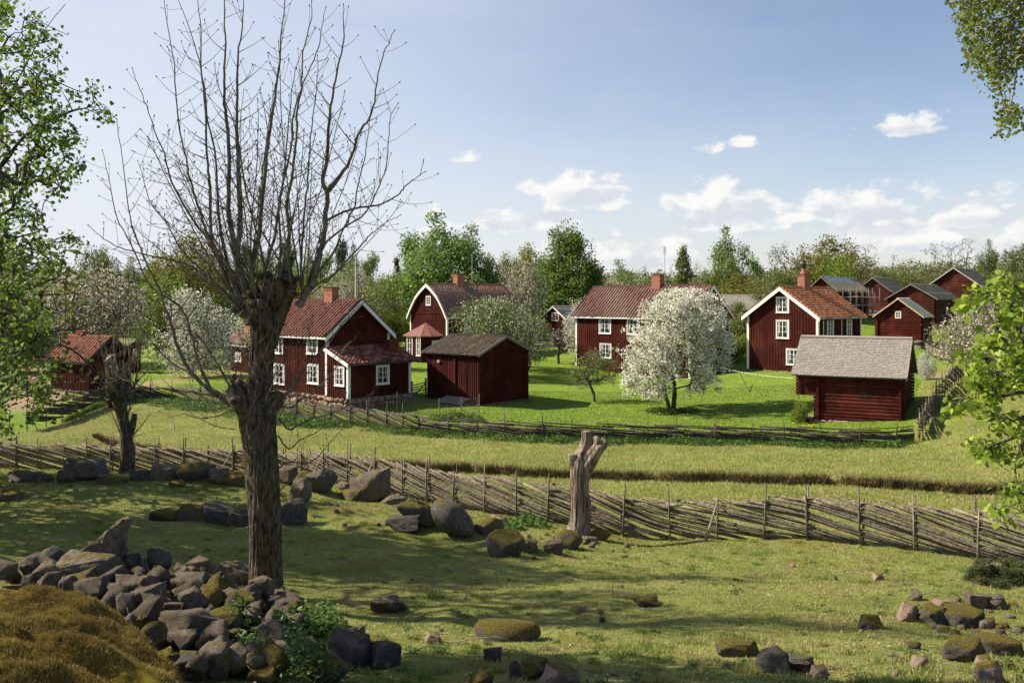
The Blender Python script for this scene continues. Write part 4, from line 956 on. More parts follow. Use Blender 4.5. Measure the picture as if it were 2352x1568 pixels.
# ================= pole fences =================
def fence(name, pts, label, hgt=1.1, step=.33, rl=4.5, drop=1.15, r=.034, post_step=1.25, post_h=1.55, seed=1, parts=True, group=None, post_r=.026, maxp=100, rows=None, dark=False):
    POLE, POLEL = (POLE_SHADED, globals()['POLE']) if dark else (globals()['POLE'], globals()['POLEL'])
    rnd = random.Random(seed); P2 = [Vector((VX(a, D), D)) for a, D in pts]; cum = [0]
    for a, b in zip(P2[:-1], P2[1:]): cum.append(cum[-1] + (b - a).length)
    def at(s):
        s = max(0, min(s, cum[-1] - 1e-4)); i = max(j for j in range(len(cum)) if cum[j] <= s); i = min(i, len(P2) - 2)
        f_ = (s - cum[i]) / (cum[i + 1] - cum[i]); p = P2[i].lerp(P2[i + 1], f_); d = (P2[i + 1] - P2[i]).normalized(); return p, d
    g = lambda p: tz1(p.x, p.y)
    L = cum[-1]; o0 = at(L / 2)[0]; root = empty(name, (o0.x, o0.y, g(o0)), 0, label, 'fence', group); off = Vector((o0.x, o0.y, g(o0)))
    s = .1; posts = []
    while s < L:
        posts.append(s); s += post_step * rnd.uniform(.85, 1.15)
    for s in posts:
        p, d = at(s); nrm = Vector((d.y, -d.x)); z = g(p)
        if nrm.y > 0: nrm = -nrm
        for sd in (1, -1):
            if sd < 0 and rnd.random() < .25: continue
            hh = post_h * rnd.uniform(.78, 1.1); q = p + nrm * (.07 * sd) + d * rnd.uniform(-.05, .05); ln = rnd.uniform(-.07, .07); ln2 = rnd.uniform(-.05, .05)
            mb = MB(); mid = Vector((q.x + d.x * ln * .5 + rnd.uniform(-.012, .012), q.y + d.y * ln * .5, z + hh * .5)); rr = post_r * rnd.uniform(.75, 1.35)
            mb.tube([Vector((q.x, q.y, z - .15)) - off, mid - off, Vector((q.x + d.x * ln, q.y + d.y * ln + ln2, z + hh)) - off], [rr * 1.1, rr, rr * .75], 6)
            mb.build('post', POLEL if rnd.random() < .18 else POLE, root, smooth=True)
        if rnd.random() < .16:      # leaning prop
            mb = MB(); q = p + nrm * .12; e = q + nrm * .75 + d * rnd.uniform(-.3, .3)
            mb.tube([Vector((e.x, e.y, g(e) - .05)) - off, Vector(((q.x + e.x) / 2, (q.y + e.y) / 2, (z + g(e)) / 2 + .5)) - off, Vector((q.x, q.y, z + hgt * .95)) - off], [.026, .03, .024], 6); mb.build('prop', POLEL, root, smooth=True)
    rails = []; s = -rl * .9
    while s < L:
        ln = rl * rnd.uniform(.8, 1.15); a, b = max(s, 0), min(s + ln, L)
        if b - a > .5:
            pts_ = []; sd = rnd.choice((-.03, .0, .03)); j0 = rnd.uniform(-.07, .07); n = max(3, int((b - a) / 1.0) + 1)
            for k in range(n):
                t = a + (b - a) * k / (n - 1); f_ = (t - s) / ln; p, d = at(t); nrm = Vector((d.y, -d.x))
                z = g(p) + max(.04, hgt + j0 * (1 - f_) - drop * f_ + rnd.uniform(-.012, .012)) if drop > .3 else g(p) + j0 + hgt * .5
                pts_.append(Vector((p.x + nrm.x * sd + rnd.uniform(-.01, .01), p.y + nrm.y * sd, z)) - off)
            rr = r * rnd.uniform(.65, 1.3); rails.append((pts_, rr, (pts_[0] + off).y))
        s += step * rnd.uniform(.6, 1.4)
    if rows:      # fairly level courses laid over the slanting ones
        for rw in rows:
            s = rnd.uniform(-2, 0)
            while s < L:
                ln = rnd.uniform(2.8, 4.6); a, b = max(s, 0), min(s + ln, L)
                if b - a > .6:
                    n = max(3, int((b - a) / 1.0) + 1); j = rnd.uniform(-.05, .05); tl = rnd.uniform(.06, .26); pts_ = []
                    for k in range(n):
                        t = a + (b - a) * k / (n - 1); p, d = at(t); nrm = Vector((d.y, -d.x)); pts_.append(Vector((p.x - nrm.x * .045, p.y - nrm.y * .045, g(p) + rw + j + tl * (.5 - (t - s) / ln) + rnd.uniform(-.01, .01))) - off)
                    rails.append((pts_, r * rnd.uniform(.7, 1.3), (pts_[0] + off).y))
                s += ln * rnd.uniform(.62, .9)
    rails.sort(key=lambda q: q[2])
    one = [] if len(rails) > maxp else None
    for i, (pp, rr, _) in enumerate(rails):
        n = 7 if parts else 5; mb = MB(); mb.tube(pp, [rr * 1.05] + [rr] * (len(pp) - 2) + [rr * .85], n, rng=rnd, rough=.08)
        if i < maxp and parts: mb.build('rail', POLE if rnd.random() < .9 else POLEL, root, smooth=True)
        else: one = (one or []) + [mb]
    if one:
        allm = MB()
        for m_ in one: allm.add(m_.v, m_.f)
        allm.build('rail', POLE, root, smooth=True, kind='stuff')
    return root
fence('pole_fence', [(-420, 42.5), (-90, 41), (0, 40), (200, 39.2), (400, 38), (650, 35.5), (880, 32), (1050, 29.9), (1200, 28.2), (1400, 27), (1600, 26), (1900, 24.4), (2250, 22.3), (2440, 21.2), (2760, 20.2), (3050, 19.6)],
      'near slanting pole fence crossing the pasture behind the boulders and the dead stump', seed=4, hgt=1.14, step=.20, post_h=1.48, r=.036, rl=4.6)
farpts = lambda P_: [(p[0] / p[1] * F + CX, p[1]) for p in P_]
fence('pole_fence', farpts(FARF[:3]), 'dark far pole fence stretch rising left to the yellow-doored shed', seed=7, hgt=1.15, step=.26, post_step=1.7, drop=.8, r=.04, post_h=1.5, dark=True)
fence('pole_fence', farpts(FARF[2:8]), 'far pole fence stretch running down past the cottage with the lean-to', seed=8, hgt=1.05, step=.28, post_step=1.7, r=.038, post_h=1.6, maxp=90, dark=True)
fence('pole_fence', farpts(FARF[7:]), 'far pole fence stretch along the front of the green lawn up to the storehouse', seed=9, hgt=.62, step=.5, drop=.5, post_step=1.9, r=.040, post_h=1.35, rows=(.10, .22, .35, .48, .61, .74, .86), maxp=98, dark=True)
fence('pole_fence', [(2108, 47.6), (2122, 49.8), (2148, 53), (2180, 58), (2212, 65), (2245, 73), (2290, 82)], 'pole fence stretch climbing away from the storehouse corner beneath the leafy branches', seed=10, hgt=1.15, step=.3, post_step=1.2, drop=1.0, r=.036, post_h=1.7)
fence('pole_fence', [(1225, 112), (1330, 104)], 'low distant pole fence behind the orchard trees between gambrel house and farmhouse', seed=12, hgt=.9, step=.5, post_step=2.2, drop=.5, r=.05)
fence('pole_fence', [(2128, 90), (2160, 84), (2200, 80)], 'short pole fence below the granary and the broad barn', seed=13, hgt=1.0, step=.4, post_step=1.4, drop=.8, r=.045)
fence('pole_fence', [(-30, 78), (40, 74), (62, 72)], 'short pole fence at the left edge beside the sandy yard', seed=14, hgt=1.0, step=.4, post_step=1.6, r=.05)
# gates
def gate(pxa, Da, pxb, Db, label, n=6, hgt=1.05, m=None):
    a, b = GD(pxa, Da), GD(pxb, Db); r_ = empty('pole_gate', a, 0, label, 'gate'); d = b - a; m = m or POLE
    for k in range(n):
        z = .12 + (hgt - .15) * k / (n - 1); mb = MB(); mb.bar((0, 0, z), (d.x, d.y, d.z + z + .02), .035, .08); mb.build('bar', m, r_)
    for f_ in (0, 1): mb = MB(); mb.tube([(d.x * f_, d.y * f_, d.z * f_ - .2), (d.x * f_, d.y * f_, d.z * f_ + hgt + .3)], .07, 7); mb.build('gate_post', m, r_)
    mb = MB(); mb.bar((0, .05, .1), (d.x, d.y + .05, d.z + hgt - .05), .05, .05); mb.build('brace', m, r_)
gate(62, 66, 98, 69.5, 'dark open pole gate in the sandy yard beside the yellow-doored shed', 7)
gate(946, 65.5, 978, 67.5, 'small gate between the stone-based cottage and the dark shed')
# wire netting by the shed
wn = empty('wire_fence', GD(1009, 58.5), 0, 'wire netting fence on thin posts in front of the dark shed', 'fence'); o0 = GD(1009, 58.5)
wp = [GD(912, 61), GD(1009, 58.3), GD(1060, 58.6), GD(1101, 60.3)]
for p in wp: mb = MB(); mb.tube([p - o0 - Vector((0, 0, .1)), p - o0 + Vector((0, 0, 1.25))], .03, 6); mb.build('post', POLEL, wn)
mb = MB()
for a, b in zip(wp[:-1], wp[1:]):
    a = a - o0; b = b - o0; L = (b - a).length; n = int(L / .16)
    for k in range(-7, n):
        for sg in (0, 1):
            s0, s1 = k * .16, (k + 7) * .16; z0, z1 = (.0, 1.12) if sg == 0 else (1.12, .0)
            c0, c1 = max(s0, 0), min(s1, L)
            if c1 > c0: zz0 = z0 + (z1 - z0) * (c0 - s0) / (s1 - s0); zz1 = z0 + (z1 - z0) * (c1 - s0) / (s1 - s0); mb.bar(a.lerp(b, c0 / L) + Vector((0, 0, zz0)), a.lerp(b, c1 / L) + Vector((0, 0, zz1)), .005)
mb.build('netting', IRON, wn)
# clothes line with white pegs and its prop
c0 = Vector((FARM.A.x + .5, FARM.A.y - .8, FARM.zg + 1.9)); c1 = P(1822, 868, 78); r_ = empty('clothes_line', c0, 0, 'sagging white clothes line strung from the farmhouse corner across the lawn', 'clothes line'); mb = MB(); pts_ = []
for k in range(15): t = k / 14; pts_.append((c1 - c0) * t + Vector((0, 0, -.9 * 4 * t * (1 - t) * .35)))
mb.tube(pts_, .018, 4); mb.build('cord', WHITE, r_)
for k in (5, 7, 9, 10, 12): mb = MB(); mb.box(-.07, .07, -.03, .03, -.16, .04); mb.build('peg', WHITE, r_, loc=pts_[k])
a, b = P(1700, 858, 76), GD(1722, 70); mb = MB(); mb.tube([a - b, Vector((0, 0, 0))], .03, 6); mb.build('line_prop', BLACKPAINT, None, loc=b, label='thin dark pole leaning against the clothes line', cat='pole')

# ================= rocks =================
def slab_rock(ol, seed, size):
    rs = np.random.RandomState(seed); bm = bmesh.new(); n = len(ol); a = [bm.verts.new((x + rs.uniform(-.03, .03), -.5 + rs.uniform(-.15, .25), z + rs.uniform(-.02, .02))) for x, z in ol]; b = [bm.verts.new((x * .9 + rs.uniform(-.06, .06), .5 + rs.uniform(-.2, .1), z * .95 + rs.uniform(-.05, .02))) for x, z in ol]
    bm.faces.new(a); bm.faces.new(b[::-1])
    for i in range(n): j = (i + 1) % n; bm.faces.new((a[j], a[i], b[i], b[j]))
    bmesh.ops.triangulate(bm, faces=bm.faces); 
    for _ in range(4): bmesh.ops.subdivide_edges(bm, edges=bm.edges, cuts=1, use_grid_fill=True); bmesh.ops.triangulate(bm, faces=bm.faces)
    bmesh.ops.recalc_face_normals(bm, faces=bm.faces); bm.normal_update(); bm.verts.ensure_lookup_table(); v = np.array([q.co[:] for q in bm.verts]); nr = np.array([q.normal[:] for q in bm.verts]); f = np.array([[q.index for q in w.verts] for w in bm.faces]); bm.free()
    k = fbm(v[:, 0] * 5 + seed, v[:, 2] * 5 + v[:, 1] * 3, 4, seed % 83) - .5; lay = np.round((v[:, 2] - v[:, 0] * .5 + k * .1) * 7) % 2 * .018
    v = v + nr * (k * .11 + lay)[:, None]; v -= (v.max(0) + v.min(0)) / 2; v /= (v.max(0) - v.min(0)) / 2; return v * np.array(size)[None] / 2, f
def rock(px, py, wpx, hpx, m, label=None, seed=None, depth=.8, sink=.18, sub=3, cuts=13, rough=.035, rot=(0, 0, 0), cd=(.25, .62), group=None, lift=0, name='rock', D=None, cat='rock', hz=None, taper=.1, shear=0., level=3, outline=None):
    global _rk; _rk += 1; seed = seed or _rk * 37 + 5
    g = G(px, py) if D is None else Vector((VX(px, D), D, H - (py - HY) / F * D)); s = g.y / F; w, hh = wpx * s * 1.02, hpx * s * .98 / (1 - sink)
    v, f = slab_rock(outline, seed, (w, w * depth, hh)) if outline else rock_v(seed, (w, w * depth, hh), sub, cuts, rough, cd) if cuts <= 6 else rock_a(seed, (w, w * depth, hh), taper, shear, level=level); v = v @ rotm(rot[0], rot[1], rot[2] + (random.Random(seed).uniform(-.5, .5) if cuts > 6 else 0)).T; k = max(abs(v[:, 2].min()), .01)
    v[:, 2] += -v[:, 2].min() - hh * sink
    me = mesh_np(name, v, f, m, False); o = link(name, me, None, (g.x, g.y + w * depth * .3, g.z + lift), label=label, cat=cat, group=group); return o
_rk = 0
LAND = []
def locate(px, py, sets=None, far=''):
    best = min([l for l in LAND if (sets is None or l[3] in sets)], key=lambda l: math.hypot(l[0] - px, (l[1] - py) * 1.6)); dx, dy = px - best[0], py - best[1]
    w = ('right of' if dx > 0 else 'left of') if abs(dx) > abs(dy) * 1.3 else ('below' if dy > 0 else 'above')
    return w + ' ' + best[2]
LAND += [(232,1280,'the big pointed rock','h'),(120,1320,'the small upright block','h'),(350,1350,'the rounded brown boulder','h'),(458,1330,'the lit block','h'),(562,1350,'the long flat slab','h'),(640,1400,'the pollard root','h'),(325,1400,'the sharp-edged brown stone','h'),
 (432,1470,'the large flat-faced stone','h'),(500,1460,'the yellow-patched stone','h'),(388,1430,'the squarish stone','h'),(345,1485,'the moss cushion stone','h'),(500,1540,'the tall mossed foot stone','h'),(430,1545,'the dark foot stone','h'),(60,1340,'the outcrop top','h'),(180,1370,'the broad slab','h'),(250,1400,'the outcrop shoulder','h'),(600,1470,'the nettles','h'),(705,1500,'the tan upright stone','h'),
 (1330,1225,'the dead stump','p'),(1166,1450,'the broad mossed mound','p'),(886,1395,'the layered flat rock','p'),(992,1465,'the tan stone among sticks','p'),(1486,1385,'the white-topped mound','p'),(1330,1400,'the single tan stone','p'),(1697,1490,'the pink mossy stone','p'),(1782,1510,'the dark wedge stone','p'),(2004,1430,'the brown hump stone','p'),
 (2020,1322,'the pair-sized tan stone','p'),(2300,1320,'the juniper','p'),(2090,1400,'the whitish row stone','r'),(2152,1415,'the pink mossy row stone','r'),(2222,1425,'the long mossy row stone','r'),(2248,1380,'the grey row stone','r'),(2320,1400,'the row end','r'),(2228,1500,'the moss-backed stone','c'),(2310,1490,'the wide mossy stone','c'),(2272,1560,'the cracked pink stone','c'),(2150,1510,'the corner rocks','c'),
 (1900,1245,'the fence hump','p'),(1600,1250,'the fence foot','p'),(1400,1320,'the shade edge','p'),(1850,1390,'the litter patch','p'),(1500,1500,'the open lit grass','p'),(800,1300,'the pollard','p'),(1226,1540,'the round green-mossed stone','p'),
 (190,1080,'the biggest knoll block','k'),(62,1095,'the far-left flat stone','k'),(318,1090,'the small pollard foot','k'),(436,1080,'the orange-mossed stone','k'),(482,1065,'the flat-topped block','k'),(600,1100,'the pollard trunk','k'),(700,1110,'the stone ledge','k'),(850,1110,'the lichened rock','k'),(925,1200,'the half-sunk slab','k'),(958,1180,'the craggy rock','k'),(800,1130,'the small ledge stone','k'),
 (1145,1200,'the pale grass stone','s'),(1216,1255,'the grey ridge stone','s'),(1306,1240,'the stump-foot moss stone','s'),(1160,1250,'the hummock rock','s'),(1400,1240,'the short log','s'),(1450,1260,'the rail ends','s')]
_lc = {}
def uniq(lab, px, py, sets):
    for l in sorted([l for l in LAND if l[3] in sets], key=lambda l: math.hypot(l[0] - px, (l[1] - py) * 1.6)):
        dx, dy = px - l[0], py - l[1]; hz = 'right of' if dx > 0 else 'left of'; vt = 'below' if dy > 0 else 'above'
        for w in ((hz, vt) if abs(dx) > abs(dy) * 1.3 else (vt, hz)) + (vt + ' and ' + hz,):
            t = lab + ' ' + w + ' ' + l[2]
            if t not in _lc: _lc[t] = 1; return t
    return t
RK = [ # px, py, w, h, material, label, extra
 (62,1108,107,27,ROCKDARK,'low dark flat stone at the far left end of the knoll wall',dict(depth=.6)),
 (20,1152,60,28,ROCKMOSS,'mossy stone at the left edge below the knoll wall',{}),
 (190,1103,101,44,ROCKDARK,'biggest dark block of the knoll wall, in front of the pole fence',dict(depth=.7,rot=(0,.12,0))),
 (146,1108,43,27,ROCK,'pale wedge stone leaning on the biggest dark block of the knoll wall',{}),
 (255,1112,68,20,ROCKMOSS,'low mossy stone right of the biggest dark knoll block',{}),
 (318,1103,64,24,ROCKDARK,'dark stone at the foot of the small pollard',{}),
 (378,1102,81,35,ROCK,'grey tilted stone right of the small pollard',{}),
 (436,1106,90,43,ROCKMOSS,'orange-mossed stone in the middle of the knoll wall',{}),
 (482,1086,79,36,ROCKDARK,'dark flat-topped block standing highest in the knoll wall',dict(cuts=14,cd=(.4,.7))),
 (492,1112,51,36,ROCK,'upright grey-white stone under the flat-topped knoll block',{}),
 (540,1114,60,33,ROCKMOSS,'mossy stone left of the big pollard trunk in the knoll wall',{}),
 (402,1118,41,14,ROCKMOSS,'small moss cap in front of the orange-mossed knoll stone',{}),
 (655,1112,60,41,ROCK,'grey stone just right of the big pollard in the knoll wall',{}),
 (372,1198,70,28,ROCKMOSS,'leftmost stone of the lower kerb in the grass',{}),
 (432,1196,79,35,ROCKMOSS,'mossy dark kerb stone, second from its left end',{}),
 (498,1202,98,43,ROCKDARK,'long grey kerb block left of the big pollard',dict(cuts=12)),
 (560,1212,86,48,ROCKDARK,'cracked kerb block directly behind the big pollard trunk',dict(cuts=12)),
 (664,1204,73,59,ROCKDARK,'corner block of the kerb right of the big pollard trunk',dict(cuts=13,cd=(.4,.7))),
 (690,1152,53,56,ROCK,'sloping grey block above the kerb corner',dict(cuts=12)),
 (728,1132,51,49,ROCKDARK,'dark upright slab side of the stone ledge',dict(cuts=14,depth=2.2,cd=(.35,.6))),
 (735,1098,56,41,ROCKDARK,'dark block at the top end of the stone ledge',dict(cuts=12,depth=1.6)),
 (700,1112,60,28,ROCKMOSS,'broken mossy stone on top of the stone ledge',{}),
 (792,1128,39,20,ROCK,'small grey stone between the ledge and the lichened rock',{}),
 (850,1150,98,72,ROCK,'lichened grey rock standing against the slanting pole fence',dict(cuts=12)),
 (812,1150,70,26,ROCKMOSS,'flat brown stone at the foot of the lichened rock',{}),
 (905,1158,60,20,ROCK,'low rubble stone right of the lichened rock',{}),
 (925,1218,82,36,ROCKDARK,'dark slab half sunk left of the egg-shaped boulder',{}),
 (958,1205,92,62,ROCKMOSS,'dark craggy rock leaning against the egg-shaped boulder',{}),
 (1038,1238,118,66,ROCKDARK,'large smooth egg-shaped boulder tilted to the right',dict(cuts=3,cd=(.8,.95),rough=.02,rot=(0,.72,0),depth=.7,sink=.06)),
 (1122,1228,72,36,ROCKMOSS,'rounded moss-covered stone right of the egg-shaped boulder',dict(cuts=6,cd=(.5,.8))),
 (1160,1280,90,60,ROCKMOSS,'dark moss-hung hummock rock at the end of the ridge',dict(cuts=6,cd=(.5,.8))),
 (1216,1268,44,28,ROCK,'grey stone between the hummock rock and the dead stump',{}),
 (1272,1270,48,28,ROCK,'grey stone left of the mossy one by the dead stump',{}),
 (1306,1262,64,44,ROCKMOSS,'mossy rounded stone at the foot of the dead stump',dict(cuts=6,cd=(.5,.8))),
 (1145,1205,40,22,ROCKPINK,'pale stone in the grass above the mossy rounded ones',{}),
 (1378,1240,50,22,ROCKMOSS,'low mossy stone right of the dead stump',{}),
 (2090,1428,54,44,ROCKPINK,'whitish upright stone leading the row at the right',{}),
 (2152,1432,76,36,ROCKMOSS,'pink stone with moss cap, second in the right row',{}),
 (2222,1442,98,40,ROCKMOSS,'long moss-covered stone in the right row',{}),
 (2178,1404,60,26,ROCKPINK,'pinkish stone behind the moss-covered ones at right',{}),
 (2248,1396,56,34,ROCK,'grey stone at the back of the right row',{}),
 (2296,1394,50,24,ROCK,'small grey stone at the right end of the back row',{}),
 (2228,1520,96,46,ROCKMOSS,'grey stone with thick moss back near the lower right corner',{}),
 (2310,1508,110,46,ROCKMOSS,'wide mossy stone at the right edge, lower corner',{}),
 (2272,1572,72,52,ROCKPINK,'cracked pink stone at the lower right corner',{}),
 (1697,1508,100,32,ROCKMOSS,'pink and mossy stone left of the dark angular one',{}),
 (1782,1546,80,58,ROCKDARK,'dark angular wedge stone in the lower right grass',dict(cuts=16,cd=(.3,.6))),
 (1838,1542,74,36,ROCKDARK,'grey speckled stone right of the dark wedge',{}),
 (1885,1562,46,34,ROCKPINK,'small brown stone at the right foot of the speckled one',{}),
 (2004,1444,54,26,ROCKMOSS,'brown hump stone alone in the right pasture',{}),
 (1330,1408,32,12,ROCKPINK,'single tan stone in the middle of the lit grass',{}),
 (1486,1392,66,18,ROCKMOSS,'white-topped mound stone on the slope in mid pasture',{}),
 (1166,1474,150,44,ROCKMOSS,'broad yellow-mossed mound stone in the near grass',dict(cuts=6,cd=(.5,.8),sink=.4)),
 (886,1406,90,34,ROCK,'layered flat rock alone in the grass right of the big pollard',dict(cuts=14)),
 (992,1478,42,24,ROCKPINK,'small tan stone among the fallen sticks',{}),
 (1130,1522,44,34,ROCKDARK,'dark square stone standing in the near shade line',{}),
 (1182,1562,26,42,ROCKDARK,'thin dark shard standing at the bottom edge',dict(cuts=14)),
 (1226,1562,76,44,ROCKMOSS,'round green-mossed stone at the bottom edge',dict(cuts=6,cd=(.5,.8))),
 (1286,1580,96,46,ROCKPINK,'pale speckled boulder at the bottom edge',{}),
 (1106,1576,56,32,ROCKMOSS,'small yellow-mossed stone at the bottom edge',dict(cuts=6,cd=(.5,.8))),
 (884,1532,76,58,ROCKDARK,'dark pointed stone right of the nettle patch',{}),
 (788,1532,110,76,ROCKDARK,'big dark wedge rock with pale top behind the nettle patch',dict(cuts=14)),
 (812,1462,48,20,ROCK,'small flat stone above the big dark wedge rock',{}),
 (2020,1332,26,16,ROCKPINK,'pair-sized tan stone in the upper right pasture',{}),
 (1918,1332,14,10,ROCKPINK,'tiny tan stone left of the tan pair in the upper right pasture',{}),
 # the stone heap, larger members
 (232,1322,125,112,ROCK,'big pale pointed rock topping the stone heap',dict(seed=78,depth=.42,lift=.10,sink=.1,outline=[(-.5,0),(-.46,.12),(-.18,.32),(-.12,.6),(.05,.78),(.3,.98),(.45,1.0),(.49,.93),(.36,.62),(.4,.35),(.3,.12),(.1,.0)])),
 (190,1352,150,58,ROCK,'broad slab beneath the big pointed rock',dict(cuts=14,lift=.08)),
 (112,1336,44,56,ROCK,'small upright block left of the pointed rock',dict(cuts=14)),
 (350,1376,92,64,ROCK,'rounded brown boulder in the middle of the stone heap',dict(cuts=6,lift=.06)),
 (295,1330,54,46,ROCKDARK,'dark stone behind the pointed rock',dict(lift=.06)),
 (458,1350,66,56,ROCK,'block with a lit face at the back of the stone heap',dict(cuts=14,lift=.1)),
 (425,1384,76,44,ROCK,'tilted flat stone right of the rounded brown boulder',dict(cuts=14,lift=.1)),
 (562,1372,140,58,ROCK,'long flat slab leaning against the big pollard foot',dict(depth=.5,lift=.14,seed=301,outline=[(-.5,.62),(-.44,1.0),(-.3,.98),(.1,.62),(.42,.3),(.5,.08),(.46,0),(.2,.02),(-.2,.3)])),
 (600,1400,56,60,ROCK,'pale pointed stone at the end of the long flat slab',dict(cuts=12,lift=.1)),
 (150,1388,90,62,ROCKDARK,'dark cube-like stone under the slab of the pointed rock',dict(cuts=12,lift=.02)),
 (325,1430,92,70,ROCK,'sharp-edged brown stone at the heart of the heap',dict(cuts=15,cd=(.35,.6),lift=.08)),
 (432,1502,130,80,ROCK,'large flat-faced stone low in the heap',dict(cuts=15,cd=(.35,.6),lift=.08)),
 (500,1478,90,60,ROCKMOSS,'stone with a bright yellow moss patch low in the heap',dict(lift=.06)),
 (388,1446,60,44,ROCK,'squarish stone above the large flat-faced one',dict(lift=.1)),
 (520,1430,70,50,ROCK,'grey split stone in the right half of the heap',dict(cuts=14,lift=.12)),
 (640,1425,110,52,ROCK,'wide brown stone touching the pollard root',dict(lift=.02)),
 (345,1500,60,60,ROCKMOSS,'yellow moss cushion stone on the left slope of the heap',dict(cuts=4,lift=.05)),
 (430,1560,80,50,ROCKDARK,'dark stone in the shadow at the foot of the heap',{}),
 (500,1560,56,66,ROCKMOSS,'tall yellow-mossed stone at the foot of the heap',dict(cuts=6,cd=(.5,.8))),
 (705,1520,50,64,ROCKPINK,'tan upright stone among the nettles',dict(cuts=12)),
 (750,1570,90,60,ROCKMOSS,'rounded yellow-mossed rock right of the nettles',dict(cuts=6,cd=(.5,.8))),
 (600,1572,70,34,ROCKMOSS,'low yellow-mossed stone at the bottom edge below the nettles',dict(cuts=6,cd=(.5,.8))),
]
for q in RK: rock(*q[:5], label=q[5], **q[6])
rnd = random.Random(5)
heap = [(0,1330),(90,1320),(260,1310),(420,1330),(560,1345),(650,1400),(690,1450),(640,1568),(420,1575),(330,1500),(180,1410),(60,1370),(0,1350)]
def inpoly(x, y, poly):
    c = False; j = len(poly) - 1
    for i in range(len(poly)):
        xi, yi = poly[i]; xj, yj = poly[j]
        if (yi > y) != (yj > y) and x < (xj - xi) * (y - yi) / (yj - yi) + xi: c = not c
        j = i
    return c
k = 0
while k < 215:
    x, y = rnd.uniform(0, 700), rnd.uniform(1310, 1575)
    if not inpoly(x, y, heap): continue
    w = rnd.choice((24, 32, 42, 54, 66)) * (1 + (y - 1310) / 900); m = rnd.choice((ROCK, ROCK, ROCK, ROCK, ROCKDARK, ROCKMOSS))
    rock(x, y, w, w * rnd.uniform(.4, .85), m, label=uniq(('small ' if w < 52 else 'middling ' if w < 78 else 'large ') + {ROCK: 'grey-brown', ROCKDARK: 'dark', ROCKMOSS: 'yellow-mossed'}[m] + ' heap stone', x, y, 'h'),
         level=2, rot=(rnd.uniform(-.9, .9), rnd.uniform(-.9, .9), rnd.uniform(0, 3)), sub=3, lift=rnd.uniform(-.03, .12), group={ROCK: 'grey-brown rubble of the stone heap', ROCKDARK: 'dark rubble of the stone heap', ROCKMOSS: 'mossy rubble of the stone heap'}[m], seed=1000 + k); k += 1
def scatter(n, box, wr, mats, label, group, seed, sink=.3, py_ok=None, name='stone', cat='stone', sets='p'):
    r = random.Random(seed); k = 0
    while k < n:
        x, y = r.uniform(box[0], box[2]), r.uniform(box[1], box[3])
        if py_ok and not py_ok(x, y): continue
        w = r.uniform(*wr) * (.5 + (y - 1150) / 420); m = r.choice(mats); rock(x, y, w, w * r.uniform(.35, .7), m, label=uniq(('tiny ' if w < wr[0] * 1.3 else 'small ') + {ROCK: 'grey ', ROCKDARK: 'dark ', ROCKMOSS: 'mossy ', ROCKPINK: 'tan '}[m] + label, x, y, sets), cuts=10, sub=2, level=1, sink=sink, group=group, seed=seed * 100 + k, name=name, cat=cat); k += 1
scatter(34, (1150, 1195, 1480, 1285), (10, 24), (ROCKPINK, ROCK, ROCKMOSS), 'loose stone', 'loose stones around the dead stump', 3, sets='s')
scatter(46, (760, 1290, 2350, 1568), (5, 16), (ROCKPINK, ROCK, ROCKPINK), 'stone in pasture', 'tiny stones in the pasture', 4, sets='p')
scatter(26, (2080, 1375, 2352, 1460), (12, 34), (ROCKPINK, ROCKMOSS, ROCK), 'row stone', 'small stones of the right-hand row', 6, sets='r')
scatter(26, (0, 1085, 780, 1125), (14, 34), (ROCKDARK, ROCKMOSS, ROCK), 'rubble in the knoll wall', 'rubble of the knoll wall', 8, sets='k')
scatter(16, (760, 1130, 980, 1215), (12, 30), (ROCKDARK, ROCKMOSS, ROCK), 'ridge rubble', 'rubble on the ridge', 9, sets='k')
scatter(12, (2100, 1480, 2352, 1568), (14, 30), (ROCKPINK, ROCKMOSS), 'corner stone', 'small stones in the lower right corner', 10, sets='c')
# mossy outcrop in the near left corner
def outcrop():
    n = 190; g = np.linspace(-1, 1, n); X, Y = np.meshgrid(g, g); rr = np.sqrt(X ** 2 + Y ** 2)
    cx, cy = VX(40, 7.3), 7.3; x = cx + X * 2.0; y = cy + Y * 1.9
    top = 4.12 - .62 * np.clip((x - (cx - .35)) / 1.35, 0, 2) ** 1.6 - .13 * np.clip((y - 7.2), 0, 3) - .42 * np.clip((6.9 - y) / 1.2, 0, 2) ** 1.5
    z = top + (fbm(x * 1.4, y * 1.4, 3, 31) - .5) * .34 + (fbm(x * 5, y * 5, 4, 32) - .5) * .13
    crack = np.clip(1 - np.abs(y - 7.0 - .35 * np.sin(x * 1.3)) / .16, 0, 1) * .17; z = z - crack
    z = z - np.clip((rr - .62) / .38, 0, 1) ** 1.5 * 1.6
    v = np.stack([x.ravel(), y.ravel(), z.ravel()], 1); i = np.arange(n * n).reshape(n, n); f = np.stack([i[:-1, :-1].ravel(), i[:-1, 1:].ravel(), i[1:, 1:].ravel(), i[1:, :-1].ravel()], 1)
    o = np.array([cx, cy, 4.0]); me = mesh_np('outcrop', v - o, f, MOSSM, True); link('outcrop', me, None, o, label='big moss-carpeted rock outcrop filling the lower left corner', cat='rock')
    return v, x, y, z
